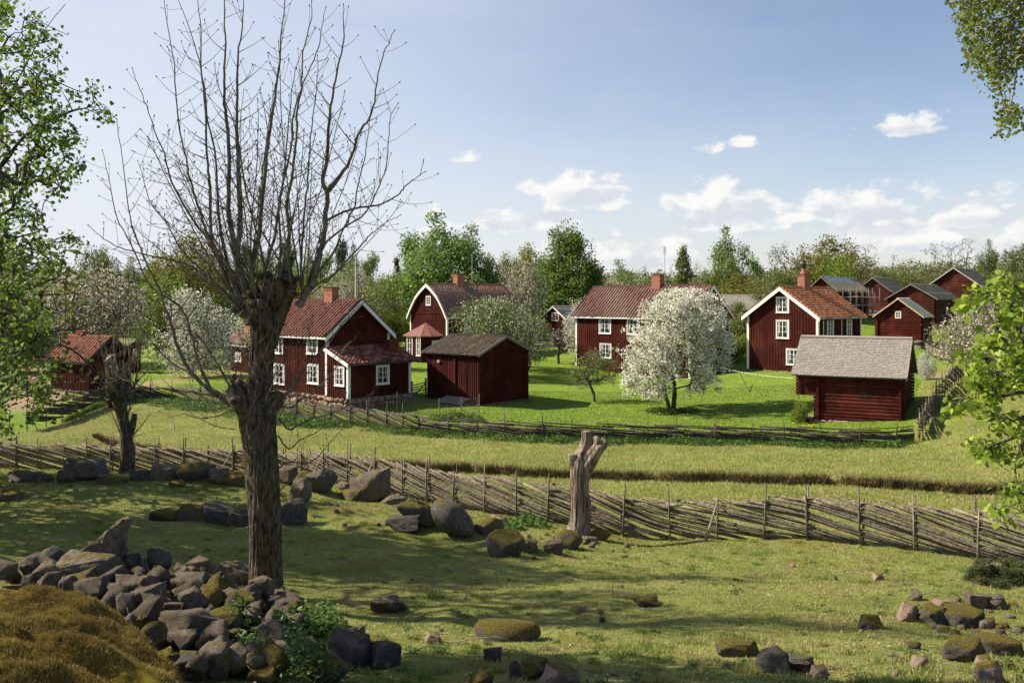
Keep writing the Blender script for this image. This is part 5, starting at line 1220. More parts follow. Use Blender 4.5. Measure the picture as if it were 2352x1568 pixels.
def moss_mat():
    m, nt = newmat('moss_carpet'); b = NB(nt); tc = b.n('ShaderNodeTexCoord').outputs['Object']
    n = b.noise(tc, 30, 6, .75); n2 = b.noise(tc, 2.3, 5, .65); n3 = b.noise(tc, 120, 3, .7)
    col = b.mix(b.ramp(n, .35, .68), (.085, .055, .012), (.23, .155, .035)); col = b.mix(b.ramp(n2, .45, .62, 0, .8), col, b.mix(n, (.15, .13, .02), (.36, .28, .035)))
    col = b.mix(b.ramp(n2, .40, .30, 0, .8), col, b.mix(n, (.05, .045, .035), (.15, .135, .11)))
    g = b.n('ShaderNodeNewGeometry'); up = b.n('ShaderNodeSeparateXYZ', {0: g.outputs['Normal']}).outputs[2]
    col = b.mix(b.ramp(b.m('ADD', up, b.m('MULTIPLY', n2, .4)), .78, .55), col, b.mix(n, (.045, .04, .036), (.13, .12, .10)))
    b.out(col, 1., .05, b.m('ADD', n, b.m('MULTIPLY', n3, .5)), .03, 1.); return m
MOSSM = moss_mat(); OUT = outcrop()

# ================= dead stump =================
def stump():
    D = 25.8; g = G(1330, 1232); D = g.y; s = D / F; Pp = lambda px, py, dd=0: np.array(P(px, py, D + dd)) ; o = np.array(g)
    T = bark_tube([(Pp(1326,1245), .52), (Pp(1328,1228), .40), (Pp(1331,1200), .30), (Pp(1332,1150), .265), (Pp(1331,1100), .27), (Pp(1334,1060), .27), (Pp(1345,1030,.1), .20), (Pp(1350,1004,.12), .175), (Pp(1349,990,.12), .165)], 60, 3, 12, .17, 13, .12, freq=.45)
    A = bark_tube([(Pp(1336,1105,-.05), .2), (Pp(1348,1070,-.1), .22), (Pp(1362,1044,-.12), .21), (Pp(1375,1026,-.12), .20), (Pp(1386,1018,-.12), .16), (Pp(1388,1008,-.1), .08)], 44, 9, 10, .20, 10, .24, freq=.6)
    B = bark_tube([(Pp(1328,1105), .17), (Pp(1322,1078), .15), (Pp(1317,1058), .155), (Pp(1316,1043), .16)], 22, 12, 7, .12, 6, .1, freq=.6)
    C = bark_tube([(Pp(1368,1030,-.15), .1), (Pp(1372,1012,-.15), .12), (Pp(1366,1002,-.1), .07)], 14, 15, 6, .2, 6, .3)
    v, f = merge([T, A, B, C]); r_ = empty('dead_stump', g, 0, 'bleached dead tree stump with broken forked top, standing before the slanting fence', 'tree stump')
    link('trunk', mesh_np('trunk', v - o, f, DEADWOOD, True), r_)
    r2 = G(1352, 1242); mb = MB(); d = [G(1300, 1240) - g, G(1335, 1243) - g + Vector((0, -.1, .08)), G(1370, 1246) - g + Vector((0, 0, .06))]
    v, f = bark_tube([(d[0], .05), (d[1], .09), (d[2], .11)], 12, 8, 5, .1); link('fallen_limb', mesh_np('fallen_limb', v, f, DEADWOOD, True), None, g, label='short bleached log lying at the foot of the dead stump', cat='log')
stump()

# ================= the big pollard =================
def shoots(starts, rng, lat_step=(.16, .34), lat_len=(.35, 1.1), buds=None, sub=True, rmin=.0035):
    """starts: list of (polyline array, r0, r1). Returns segment arrays with laterals"""
    S0, S1, R0, R1 = [], [], [], []
    def emit(pl, ra, rb):
        n = len(pl) - 1
        for i in range(n):
            S0.append(pl[i]); S1.append(pl[i + 1]); R0.append(ra + (rb - ra) * (i / n) ** .8); R1.append(ra + (rb - ra) * ((i + 1) / n) ** .8)
    def lateral(p, d, side, L, r):
        # leaves the shoot sideways, then curves upward
        v = d * .45 + side * .95; v /= np.linalg.norm(v); pl = [p]; n = max(4, int(L / .11)); q = p.copy()
        for k in range(n):
            v = v + np.array([0, 0, .11]) + rng.normal(size=3) * .045; v /= np.linalg.norm(v); q = q + v * (L / n); pl.append(q.copy())
        return pl, v
    for pl, ra, rb in starts:
        emit(pl, ra, rb); seg = np.linalg.norm(np.diff(pl, axis=0), axis=1); arc = np.concatenate([[0], np.cumsum(seg)]); L = arc[-1]; s = max(.3, L * .2)
        if buds is not None: buds.append((pl[-1], pl[-1] - pl[-2]))
        while s < L * .97:
            i = min(int(np.searchsorted(arc, s)) - 1, len(pl) - 2); i = max(i, 0); t = (s - arc[i]) / max(seg[i], 1e-6); p = pl[i] + (pl[i + 1] - pl[i]) * t; d = (pl[i + 1] - pl[i]) / max(seg[i], 1e-6)
            for sg in ((1, -1) if rng.rand() < .45 else ((1,) if rng.rand() < .5 else (-1,))):
                a = rng.normal(size=3); a[1] *= .7; side = np.cross(d, a); side /= np.linalg.norm(side); side *= sg
                f_ = s / L; ll = rng.uniform(*lat_len) * (1.15 - .75 * f_) * min(1, L / 2.2); rr = max(rmin, (ra + (rb - ra) * f_) * .42); q, v = lateral(p, d, side, ll, rr); emit(q, min(rr, .011), rmin * .75)
                if buds is not None: buds.append((q[-1], v))
                if sub and ll > .6:
                    for _ in range(rng.randint(1, 4)):
                        j = rng.randint(2, len(q) - 1); dd = q[j + 1] - q[j]; dd = dd / np.linalg.norm(dd); sd = np.cross(dd, rng.normal(size=3)); sd /= np.linalg.norm(sd); q2, v2 = lateral(q[j], dd, sd, ll * rng.uniform(.25, .55), rmin)
                        emit(q2, rmin * 1.1, rmin * .7)
                        if buds is not None: buds.append((q2[-1], v2))
            s += rng.uniform(*lat_step)
    return np.array(S0), np.array(S1), np.array(R0), np.array(R1)
def bud_mesh(buds, size=.016, ln=.06):
    p = np.array([b[0] for b in buds]); d = np.array([b[1] for b in buds]); d /= np.linalg.norm(d, axis=1, keepdims=True); m = p + d * ln * .55; e = p + d * ln
    r = np.full(len(p), size * .45); R_ = np.full(len(p), size); t = np.full(len(p), .002)
    a = seg_tubes(p, m, r, R_, 5); b = seg_tubes(m, e, R_, t, 5); return merge([a, b])
def big_pollard():
    g = G(610, 1388); D = g.y; o = np.array(g); rng = np.random.RandomState(12); s = D / F
    Q = lambda px, py, dd=0.: np.array(P(px, py, D + dd))
    w = lambda px: px * s / 2
    T = bark_tube([(Q(618,1412), w(122)), (Q(616,1388), w(98)), (Q(612,1350), w(80)), (Q(611,1270), w(73)), (Q(609,1180), w(74)), (Q(604,1110), w(78)), (Q(599,1045), w(76)), (Q(594,990), w(80)), (Q(590,950), w(86)), (Q(592,915), w(74)), (Q(599,860), w(58)),
         (Q(603,800), w(58)), (Q(604,755), w(60)), (Q(602,715), w(62)), (Q(598,690), w(46))], 96, 5, 20, .11, 22, .07, freq=1.6)
    items = [T]
    for pth, n in [([(Q(612,795), w(44)), (Q(630,740,.05), w(44)), (Q(648,692,.05), w(46)), (Q(661,664,.05), w(46)), (Q(668,645), w(32))], 30),
                   ([(Q(592,735), w(46)), (Q(580,708), w(44)), (Q(572,684), w(38)), (Q(570,666), w(24))], 28),
                   ([(Q(585,950), w(60)), (Q(562,930,-.1), w(56)), (Q(545,905,-.12), w(50)), (Q(540,880,-.12), w(34))], 28),
                   ([(Q(640,700), w(36)), (Q(628,665,-.1), w(60)), (Q(624,640,-.1), w(46))], 24),
                   ([(Q(612,940), w(50)), (Q(634,918), w(44)), (Q(643,900), w(24))], 22)]:
        items.append(bark_tube(pth, n, rng.randint(99), 8, .12, 9, .26, freq=2.2))
    for _ in range(44):     # burrs and stubs round the cut heads
        cx, cy = [(575, 690), (625, 655), (672, 655), (545, 900), (600, 700), (560, 720)][rng.randint(6)]; px, py = cx + rng.normal() * 14, cy + rng.normal() * 14; dd = rng.uniform(-.35, .3)
        v, f = rock_v(rng.randint(9999), (rng.uniform(.10, .22),) * 2 + (rng.uniform(.10, .22),), 2, 4, .16); items.append((v + Q(px, py, dd), f))
    v, f = merge(items); root = empty('pollard_ash', g, 0, 'big pollarded ash with knobbly head and bare upright shoots in the left foreground', 'tree')
    link('trunk', mesh_np('trunk', v - o, f, BARK, True), root)
    LIM = [ # px, py path and width at the start in px
     ([(569,668),(548,600),(549,514),(546,440),(546,364),(543,290),(543,223),(548,129),(556,60),(560,-30)], 24),
     ([(573,672),(583,600),(595,536),(606,429),(616,334),(626,270),(633,206),(641,140),(646,86),(652,10),(660,-50)], 20),
     ([(561,668),(545,600),(531,536),(525,480),(524,429),(522,300),(518,240),(516,171),(517,100),(514,20),(512,-60)], 24),
     ([(556,690),(518,610),(495,570),(486,536),(482,429),(478,380),(471,257),(464,150),(459,70),(452,-20)], 17),
     ([(662,655),(659,600),(663,536),(655,471),(664,420),(674,377),(680,320),(685,257),(692,200),(691,141),(704,94),(715,40),(717,6)], 15),
     ([(689,660),(692,590),(698,514),(704,429),(711,360),(715,300),(722,230),(730,170),(729,130)], 9),
     ([(686,704),(704,672),(715,655),(728,610),(739,565),(746,506),(749,446),(743,416),(748,360),(755,300),(760,255),(766,214),(776,150),(788,94),(790,50),(789,14)], 26),
     ([(749,446),(766,424),(784,400),(801,377),(812,345),(822,313),(838,288),(852,266),(860,224),(865,184),(880,130),(893,100),(903,74)], 14),
     ([(706,648),(730,590),(753,553),(795,520),(839,490),(864,440),(886,385),(892,320),(899,266),(912,240)], 9),
     ([(745,510),(775,494),(809,482),(845,474),(878,469),(912,448),(930,430),(946,416),(960,406),(977,396)], 9),
     ([(690,690),(730,652),(764,634),(800,596),(835,557),(850,540),(865,527),(890,508),(917,496)], 9),
     ([(545,705),(509,610),(490,578),(475,549),(450,515),(436,493),(410,450),(393,416),(380,378),(372,343),(355,300),(342,257),(322,205),(303,160)], 12),
     ([(520,640),(492,579),(470,520),(453,471),(436,410),(428,364),(414,310),(408,257),(402,190),(398,129),(384,60),(376,-10)], 10),
     ([(550,712),(500,655),(440,614),(402,600),(370,592),(338,587),(305,577),(278,570),(240,548),(205,520)], 10),
     ([(548,700),(480,640),(440,600),(408,560),(380,510),(350,470),(330,420),(318,372)], 8),
     ([(552,690),(520,600),(505,520),(500,440),(494,360),(478,280),(470,200),(452,120),(430,60),(404,-10)], 12),
     ([(600,672),(612,600),(632,540),(640,470),(652,400),(668,330),(676,260),(700,190),(726,120),(740,60),(748,20)], 12),
     ([(640,640),(645,560),(640,480),(650,400),(655,330),(668,250),(671,180),(690,120)], 9),
     ([(616,660),(600,580),(580,500),(560,420),(552,340),(530,260),(504,200),(492,150)], 9),
     ([(700,660),(760,590),(790,520),(815,470),(824,420),(840,360),(848,300),(850,240)], 8),
     # lower head, reaching left
     ([(545,915),(512,908),(480,892),(455,870),(432,846),(410,800),(396,752),(380,705),(360,650),(335,600),(316,548),(300,500),(285,400),(268,278)], 17),
     ([(530,930),(495,905),(470,870),(452,820),(440,770),(424,720),(398,690),(366,672),(335,640),(300,560),(270,500),(250,420),(238,348)], 14),
     ([(548,935),(500,912),(440,900),(386,893),(330,888),(285,862),(250,830),(220,800)], 10),
     ([(535,900),(500,840),(470,790),(440,760),(400,752),(350,735),(300,700),(262,655),(240,615)], 8),
     ([(430,850),(400,838),(360,800),(330,760),(300,720),(250,690),(205,640),(176,600)], 8),
     ([(540,940),(500,955),(460,960),(420,950),(390,958)], 5),
     # right of the trunk
     ([(640,918),(660,900),(680,870),(700,840),(740,800),(780,752),(820,706),(850,690)], 12),
     ([(643,930),(672,935),(700,905),(740,880),(770,845),(790,800),(812,776)], 8),
     ([(640,960),(660,985),(690,975),(720,960),(760,950),(800,930),(836,915),(868,888)], 7),
     ([(638,1000),(662,1030),(690,1010),(730,990),(756,965)], 6),
     ([(636,1075),(670,1060),(700,1064),(730,1050),(760,1015),(782,990)], 6),
     ([(590,1165),(560,1182),(530,1176),(495,1170),(470,1162)], 5), ([(596,1195),(570,1208),(548,1212),(520,1200)], 4),
     ([(633,1140),(650,1120),(672,1100),(700,1070),(712,1040)], 4)]
    st = []
    for pth, wp_ in LIM:
        n = len(pth); e = rng.uniform(-1.3, 1.3); q = [Q(px + (rng.normal() * 1.5 if 0 < i else 0), py, e * (i / n) ** 1.2) for i, (px, py) in enumerate(pth)]
        pl = catmull(q, 4); pl[1:-1] += rng.normal(size=pl[1:-1].shape) * .006; st.append((pl, w(wp_) * .76, .005))
    LH = [(575,675,34),(625,650,34),(672,650,22),(700,670,14),(555,700,18),(600,690,30)]
    for k in range(38):     # the many unnamed shoots
        cx, cy, sp = LH[rng.randint(len(LH))]; a = np.clip(rng.normal() * .42 + (cx - 620) / 260, -1.15, 1.1); L = rng.uniform(.7, 4.3) * (1 - .35 * abs(a)); dd = rng.uniform(-.35, .35)
        p = Q(cx + rng.uniform(-.5, .5) * sp, cy + rng.uniform(-6, 14), dd); v = np.array([math.sin(a), rng.normal() * .42, math.cos(a)]); v /= np.linalg.norm(v); n = max(5, int(L / .25)); pl = [p]
        for i in range(n): v = v + np.array([0, 0, .035]) + rng.normal(size=3) * .03; v /= np.linalg.norm(v); pl.append(pl[-1] + v * L / n)
        st.append((np.array(pl), rng.uniform(.008, .022), .005))
    for k in range(26):     # low sprouts round the lower head
        p = Q(rng.uniform(535, 640), rng.uniform(880, 990), rng.uniform(-.25, .2)); a = rng.uniform(-1.5, 1.5); L = rng.uniform(.4, 1.7); v = np.array([math.sin(a), rng.normal() * .4, math.cos(a) * .8]); v /= np.linalg.norm(v); pl = [p]
        for i in range(8): v = v + np.array([0, 0, .05]) + rng.normal(size=3) * .08; v /= np.linalg.norm(v); pl.append(pl[-1] + v * L / 8)
        st.append((np.array(pl), rng.uniform(.006, .012), .004))
    buds = []; S = shoots(st, rng, buds=buds); v, f = seg_tubes(*S, n=5)
    link('branches', mesh_np('branches', v - o, f, TWIG, True), root)
    v, f = bud_mesh(buds, .0095, .05); link('buds', mesh_np('buds', v - o, f, simple('ash_buds', (.03, .022, .015)), True), root, kind='stuff')
    return root
big_pollard()
def small_pollard():
    g = GD(290, 33.0); D = g.y; o = np.array(g); rng = np.random.RandomState(3); s = D / F; Q = lambda px, py, dd=0.: np.array(P(px, py, D + dd)); w = lambda px: px * s / 2
    it = [bark_tube([(Q(291,1110), w(44)), (Q(291,1075), w(34)), (Q(293,1030), w(31)), (Q(288,990), w(26)), (Q(282,955), w(26)), (Q(275,925), w(32)), (Q(272,905), w(22))], 26, 2, 8, .1, 8, .14),
          bark_tube([(Q(291,1005), w(22)), (Q(303,980), w(17)), (Q(309,950), w(11))], 16, 2, 6, .1, 8, .14)]
    for _ in range(9): v, f = rock_v(rng.randint(9999), (.35, .35, .35), 2, 4, .16); it.append((v + Q(272 + rng.normal() * 12, 915 + rng.normal() * 12, rng.uniform(-.2, .2)), f))
    v, f = merge(it); root = empty('pollard_tree', g, 0, 'small dark pollard with thin upright shoots in front of the yellow-doored shed', 'tree'); link('trunk', mesh_np('trunk', v - o, f, BARK, True), root)
    st = []
    for k in range(64):
        top = rng.rand() < .75; p = Q(273 + rng.normal() * 16, 915 + rng.normal() * 10, rng.uniform(-.2, .2)) if top else Q(290 + rng.normal() * 8, rng.uniform(960, 1030), 0); a = rng.normal() * .5; L = rng.uniform(1.0, 3.2) if top else rng.uniform(.6, 1.6); v = np.array([math.sin(a), rng.normal() * .3, math.cos(a)]); v /= np.linalg.norm(v); pl = [p]
        for i in range(9): v = v + np.array([0, 0, .05]) + rng.normal(size=3) * .04; v /= np.linalg.norm(v); pl.append(pl[-1] + v * L / 9)
        st.append((np.array(pl), rng.uniform(.014, .034), .009))
    S = shoots(st, rng, (.4, .8), (.3, .9), None, False, .008); v, f = seg_tubes(*S, n=4); link('branches', mesh_np('branches', v - o, f, TWIG, True), root)
small_pollard()
# ================= foliage =================
def leaf_mat(name, c1, c2, hue=.02, val=.35, tr=.35, flower=None, fl=(.5, .6), c3=None):
    m, nt = newmat(name); b = NB(nt); v = b.n('ShaderNodeAttribute', attribute_name='v').outputs['Fac']; oi = b.n('ShaderNodeObjectInfo').outputs['Random']
    tc = b.n('ShaderNodeTexCoord').outputs['Object']; n = b.noise(tc, .9, 3, .6)
    col = b.mix(v, c1, c2)
    if c3: col = b.mix(b.ramp(n, .45, .65), col, c3)
    col = b.n('ShaderNodeHueSaturation', {'Color': col, 'Hue': b.n('ShaderNodeMapRange', {0: oi, 3: .5 - hue, 4: .5 + hue}).outputs[0], 'Value': b.n('ShaderNodeMapRange', {0: oi, 3: 1 - val * .5, 4: 1 + val * .5}).outputs[0]}).outputs[0]
    if flower:
        f = b.n('ShaderNodeAttribute', attribute_name='f').outputs['Fac']; col = b.mix(b.ramp(f, fl[0], fl[0] + .02), col, b.mix(v, flower, tuple(c * .82 for c in flower)))
    p = b.n('ShaderNodeBsdfPrincipled', {'Base Color': col, 'Roughness': .55, 'Specular IOR Level': .3}); t = b.n('ShaderNodeBsdfTranslucent', {'Color': col})
    ms = b.n('ShaderNodeMixShader', {0: tr, 1: p.outputs[0], 2: t.outputs[0]}); b.n('ShaderNodeOutputMaterial', {0: ms.outputs[0]}); return m
def leaves(pos, size, rng, up=.35, asp=.62, jit=.35, shape='rhomb', axis=None, f=None):
    """one small folded face per leaf"""
    n = len(pos); N = rng.normal(size=(n, 3)); N[:, 2] = N[:, 2] + up * 2; N /= np.linalg.norm(N, axis=1, keepdims=True)
    t = rng.normal(size=(n, 3)) if axis is None else axis + rng.normal(size=(n, 3)) * .5
    t -= N * (t * N).sum(1, keepdims=True); t /= np.linalg.norm(t, axis=1, keepdims=True); w = np.cross(N, t); s = (size * (1 + rng.uniform(-jit, jit, n)))[:, None]
    if shape == 'rhomb':
        V = np.stack([pos, pos + t * s * .5 + w * s * asp * .5 + N * s * .08, pos + t * s, pos + t * s * .5 - w * s * asp * .5 + N * s * .08], 1); k = 4
    else:
        V = np.stack([pos, pos + t * s * .18 + w * s * asp * .42 + N * s * .05, pos + t * s * .55 + w * s * asp * .52 + N * s * .1, pos + t * s - N * s * .08, pos + t * s * .55 - w * s * asp * .52 + N * s * .1, pos + t * s * .18 - w * s * asp * .42 + N * s * .05], 1); k = 6
    va = np.repeat(rng.rand(n), k); V = V.reshape(-1, 3); F_ = np.arange(n * k).reshape(n, k); at = {'v': va}
    if f is not None: at['f'] = np.repeat(f, k)
    return V, F_, at
def skeleton(root_nodes, tips, rng, sag=.0, zb=1.2):
    """grow every tip from the nearest existing node; returns segments with pipe-model radii"""
    N = [np.array(p, float) for p in root_nodes]; par = [-1] + list(range(len(N) - 1)); r0 = N[0]
    order = np.argsort(np.linalg.norm(tips - N[len(N) // 2], axis=1)); leaf = []
    for ti in order:
        t = tips[ti]; A = np.array(N); d = A - t; dist = np.sqrt((d[:, :2] ** 2).sum(1) + (np.where(d[:, 2] > 0, d[:, 2] * zb * 1.6, d[:, 2])) ** 2)
        i = int(np.argmin(dist)); a = N[i]; L = np.linalg.norm(t - a); k = max(1, min(6, int(L / .45))) ; mid = rng.normal(size=3) * L * .09 + np.array([0, 0, L * .10 - sag * L])
        pi = i
        for j in range(1, k + 1):
            s = j / k; q = a + (t - a) * s + mid * 4 * s * (1 - s); N.append(q); par.append(pi); pi = len(N) - 1
        leaf.append(pi)
    cnt = np.zeros(len(N))
    for l in leaf: cnt[l] += 1
    for i in range(len(N) - 1, 0, -1):
        if par[i] >= 0: cnt[par[i]] += cnt[i]
    return np.array(N), np.array(par), np.maximum(cnt, 1), leaf
def skel_mesh(N, par, cnt, rtrunk, rmin, name, mat, n=5, ex=.5, cut=0):
    r = rmin + (rtrunk - rmin) * (cnt / cnt.max()) ** ex; i = np.arange(1, len(N)); i = i[cnt[1:] > cut]; v, f = seg_tubes(N[par[i]], N[i], np.maximum(r[par[i]] * .9, r[i]), r[i], n)
    return mesh_np(name, v, f, mat, True)
def env(prof, t):
    return np.interp(t, [p[0] for p in prof], [p[1] for p in prof])
def tree_proto(seed, h, w, prof, nl, nt_, npl, ls, spread, lm, bm=None, tr=.22, trunk_to=.85, t0=.15, droop=0., lean=0., flower=None, up=.35, stretch=1., bare=False, n=4, lobe=.42):
    rng = np.random.RandomState(seed); lob = []
    for _ in range(nl):
        t = t0 + (1 - t0) * rng.beta(1.25, 1.25); rr = env(prof, t) * w / 2; a = rng.uniform(0, 2 * math.pi); k = math.sqrt(rng.uniform(.05, .75)); lob.append((math.cos(a) * rr * k, math.sin(a) * rr * k, t * h, rr * lobe * rng.uniform(.7, 1.3) + w * .05))
    lob.append((0, 0, h * .93, w * .1 * max(.4, env(prof, .93)))); lob = np.array(lob); wts = lob[:, 3] ** 2; wts /= wts.sum(); ix = rng.choice(len(lob), nt_, p=wts)
    d = rng.normal(size=(nt_, 3)); d /= np.linalg.norm(d, axis=1, keepdims=True); rad = rng.uniform(.45, 1.0, nt_) ** .6
    tips = lob[ix, :3] + d * (lob[ix, 3] * rad)[:, None] * np.array([1, 1, stretch]); tips[:, 2] = np.clip(tips[:, 2], h * t0 * .8, h)
    tr_pts = [np.array([math.sin(k * .9 + seed) * w * .012 * k + lean * h * (k / 8) ** 1.5, math.cos(k * 1.3 + seed) * w * .012 * k, h * trunk_to * k / 8]) for k in range(9)]
    N, par, cnt, leaf = skeleton(tr_pts, tips, rng, droop * .3)
    tm = skel_mesh(N, par, cnt, tr, .012 if not bare else .018, 'trunk', bm or BARKG, n)
    if bare: return tm, None
    lp = np.array([N[l] for l in leaf]); pp = np.array([N[par[l]] for l in leaf]); P_ = np.repeat(lp, npl, 0); D_ = np.repeat(lp - pp, npl, 0)
    g = rng.normal(size=P_.shape) * spread; pos = P_ - D_ * rng.uniform(0, .8, len(P_))[:, None] + g
    if droop: pos[:, 2] -= np.abs(rng.normal(size=len(pos))) * droop
    ax = np.array([[0, 0, -1.]]) * (1 if droop else 0) + (0 if droop else 1) * g / (np.linalg.norm(g, axis=1, keepdims=True) + 1e-6)
    f = None
    if flower is not None: f = np.clip(np.repeat(rng.uniform(-.25, .25, len(lp)), npl) + rng.uniform(0, 1, len(P_)) + flower - .5, 0, 1)
    v, F_, at = leaves(pos, ls, rng, up, axis=ax, f=f); at['v'] = np.clip(at['v'] * .6 + np.repeat(np.repeat(rng.uniform(-.1, .5, len(lp)), npl), 4), 0, 1)
    return tm, mesh_np('crown', v, F_, lm, False, at)
def _g(): pass
LM = {'birch': leaf_mat('birch_leaves', (.12, .19, .03), (.23, .31, .065), .012), 'dark': leaf_mat('dark_leaves', (.10, .175, .03), (.20, .29, .055), .015, tr=.45),
      'oak': leaf_mat('young_oak_leaves', (.16, .17, .025), (.29, .27, .045), .015), 'yel': leaf_mat('lime_leaves', (.13, .21, .02), (.26, .34, .04), .012), 'pale': leaf_mat('pale_leaves', (.14, .17, .055), (.27, .30, .11), .015),
      'olive': leaf_mat('olive_leaves', (.115, .145, .035), (.21, .235, .065), .012), 'spruce': leaf_mat('spruce_needles', (.018, .036, .018), (.04, .065, .028), .01, tr=.1), 'pine': leaf_mat('pine_needles', (.03, .055, .025), (.07, .095, .04), .01, tr=.1),
      'white': leaf_mat('white_blossom', (.13, .19, .05), (.24, .28, .10), .01, .1, .3, (.88, .86, .74), (.33, .5)), 'dull': leaf_mat('fading_blossom', (.13, .15, .05), (.20, .21, .08), .01, .2, .3, (.66, .60, .48), (.42, .5)),
      'apple': leaf_mat('apple_leaves', (.11, .17, .04), (.22, .28, .08), .01, .2, .3, (.80, .70, .64), (.82, .9)), 'juniper': leaf_mat('juniper_needles', (.035, .05, .018), (.10, .11, .035), .01, tr=.12)}
RND_ = [(0,.2),(.15,.75),(.35,1),(.6,.98),(.8,.75),(.93,.4),(1,.1)]; BIR = [(0,.1),(.15,.6),(.3,.95),(.5,1),(.7,.72),(.85,.42),(1,.08)]; COLN = [(0,.3),(.2,.95),(.5,1),(.75,.7),(1,.08)]; CON = [(0,1),(.1,1),(.5,.62),(.8,.28),(1,.02)]
PT = {
 'birch1': tree_proto(1, 15, 8.5, BIR, 26, 900, 13, .34, .34, LM['birch'], BARKB, .22, droop=.7, up=.1),
 'birch2': tree_proto(2, 16, 7, BIR, 22, 800, 13, .34, .34, LM['birch'], BARKB, .2, droop=.7, up=.1, lean=.03),
 'slim': tree_proto(3, 14, 3.6, COLN, 18, 420, 14, .30, .26, LM['dark'], BARKB, .15, droop=.2),
 'alder': tree_proto(4, 15, 9, [(0,.3),(.15,.95),(.4,1),(.6,.75),(.8,.42),(.92,.3),(1,.1)], 34, 1000, 14, .36, .36, LM['dark'], None, .25),
 'oak1': tree_proto(5, 13, 12, RND_, 34, 900, 12, .36, .36, LM['oak'], None, .35, trunk_to=.6, t0=.25),
 'oak2': tree_proto(6, 12, 11, RND_, 30, 800, 11, .36, .34, LM['olive'], None, .3, trunk_to=.6, t0=.22),
 'round': tree_proto(7, 9, 9, RND_, 26, 800, 14, .32, .32, LM['yel'], None, .22, trunk_to=.6, t0=.12),
 'pale': tree_proto(8, 9, 9, RND_, 26, 750, 13, .28, .34, LM['pale'], None, .2, trunk_to=.6, t0=.1),
 'spruce': tree_proto(9, 15, 5, CON, 40, 800, 14, .34, .22, LM['spruce'], None, .2, trunk_to=.98, t0=.06, droop=.15, lobe=.3),
 'pine': tree_proto(10, 14, 6, [(0,.1),(.4,.5),(.6,1),(.8,.9),(1,.3)], 16, 420, 16, .32, .3, LM['pine'], None, .22, trunk_to=.9, t0=.5),
 'thin': tree_proto(11, 12, 7, BIR, 18, 420, 5, .26, .3, LM['olive'], None, .18, t0=.2),
 'bare1': tree_proto(12, 12, 10, RND_, 22, 900, 0, .2, .2, None, BARKG, .26, trunk_to=.55, t0=.3, bare=True),
 'bare2': tree_proto(13, 13, 8, BIR, 20, 800, 0, .2, .2, None, BARKG, .22, trunk_to=.7, t0=.25, bare=True),
 'blossom1': tree_proto(14, 6, 6.4, RND_, 26, 900, 17, .15, .2, LM['white'], None, .16, trunk_to=.5, t0=.12, flower=.5),
 'dull1': tree_proto(15, 8, 9, RND_, 28, 1000, 14, .24, .26, LM['dull'], None, .2, trunk_to=.5, t0=.1, flower=.45),
 'apple1': tree_proto(16, 5, 7.5, [(0,.3),(.3,.8),(.5,1),(.8,.9),(1,.4)], 24, 800, 15, .16, .22, LM['apple'], None, .18, trunk_to=.45, t0=.28, flower=.5),
 'shrub': tree_proto(17, 3, 4, RND_, 16, 420, 15, .2, .2, LM['yel'], None, .05, trunk_to=.4, t0=.02),
 'shrub2': tree_proto(18, 3.4, 4, RND_, 16, 420, 15, .2, .2, LM['olive'], None, .05, trunk_to=.4, t0=.02),
}
PSZ = {'birch1': (15, 8.5), 'birch2': (16, 7), 'slim': (14, 3.6), 'alder': (15, 9), 'oak1': (13, 12), 'oak2': (12, 11), 'round': (9, 9), 'pale': (9, 9), 'spruce': (15, 5), 'pine': (14, 6), 'thin': (12, 7), 'bare1': (12, 10), 'bare2': (13, 8),
       'blossom1': (6, 6.4), 'dull1': (8, 9), 'apple1': (5, 7.5), 'shrub': (3, 4), 'shrub2': (3.4, 4)}
def place(kind, px, top, wpx, D, label, name=None, cat='tree', group=None, rz=None, crown_mat=None):
    g = GD(px, D); hh = H - (top - HY) / F * D - g.z; ww = wpx * D / F; h0, w0 = PSZ[kind]; rz = random.Random(int(px * 7 + D)).uniform(0, 6.28) if rz is None else rz
    nm = name or {'birch1': 'birch_tree', 'birch2': 'birch_tree', 'slim': 'birch_tree', 'oak1': 'oak_tree', 'oak2': 'oak_tree', 'spruce': 'spruce_tree', 'pine': 'pine_tree', 'bare1': 'bare_tree', 'bare2': 'bare_tree', 'blossom1': 'blossoming_tree', 'dull1': 'blossoming_tree', 'apple1': 'apple_tree', 'shrub': 'shrub', 'shrub2': 'shrub'}.get(kind, 'leafy_tree')
    r_ = empty(nm, (g.x, g.y, g.z - .05), rz, label, 'shrub' if 'shrub' in kind else cat, group); s = ww / w0; r_.scale = (s, s, hh / h0)
    a, c = PT[kind]; link('trunk', a, r_)
    if c: link('crown', c, r_)
    return r_
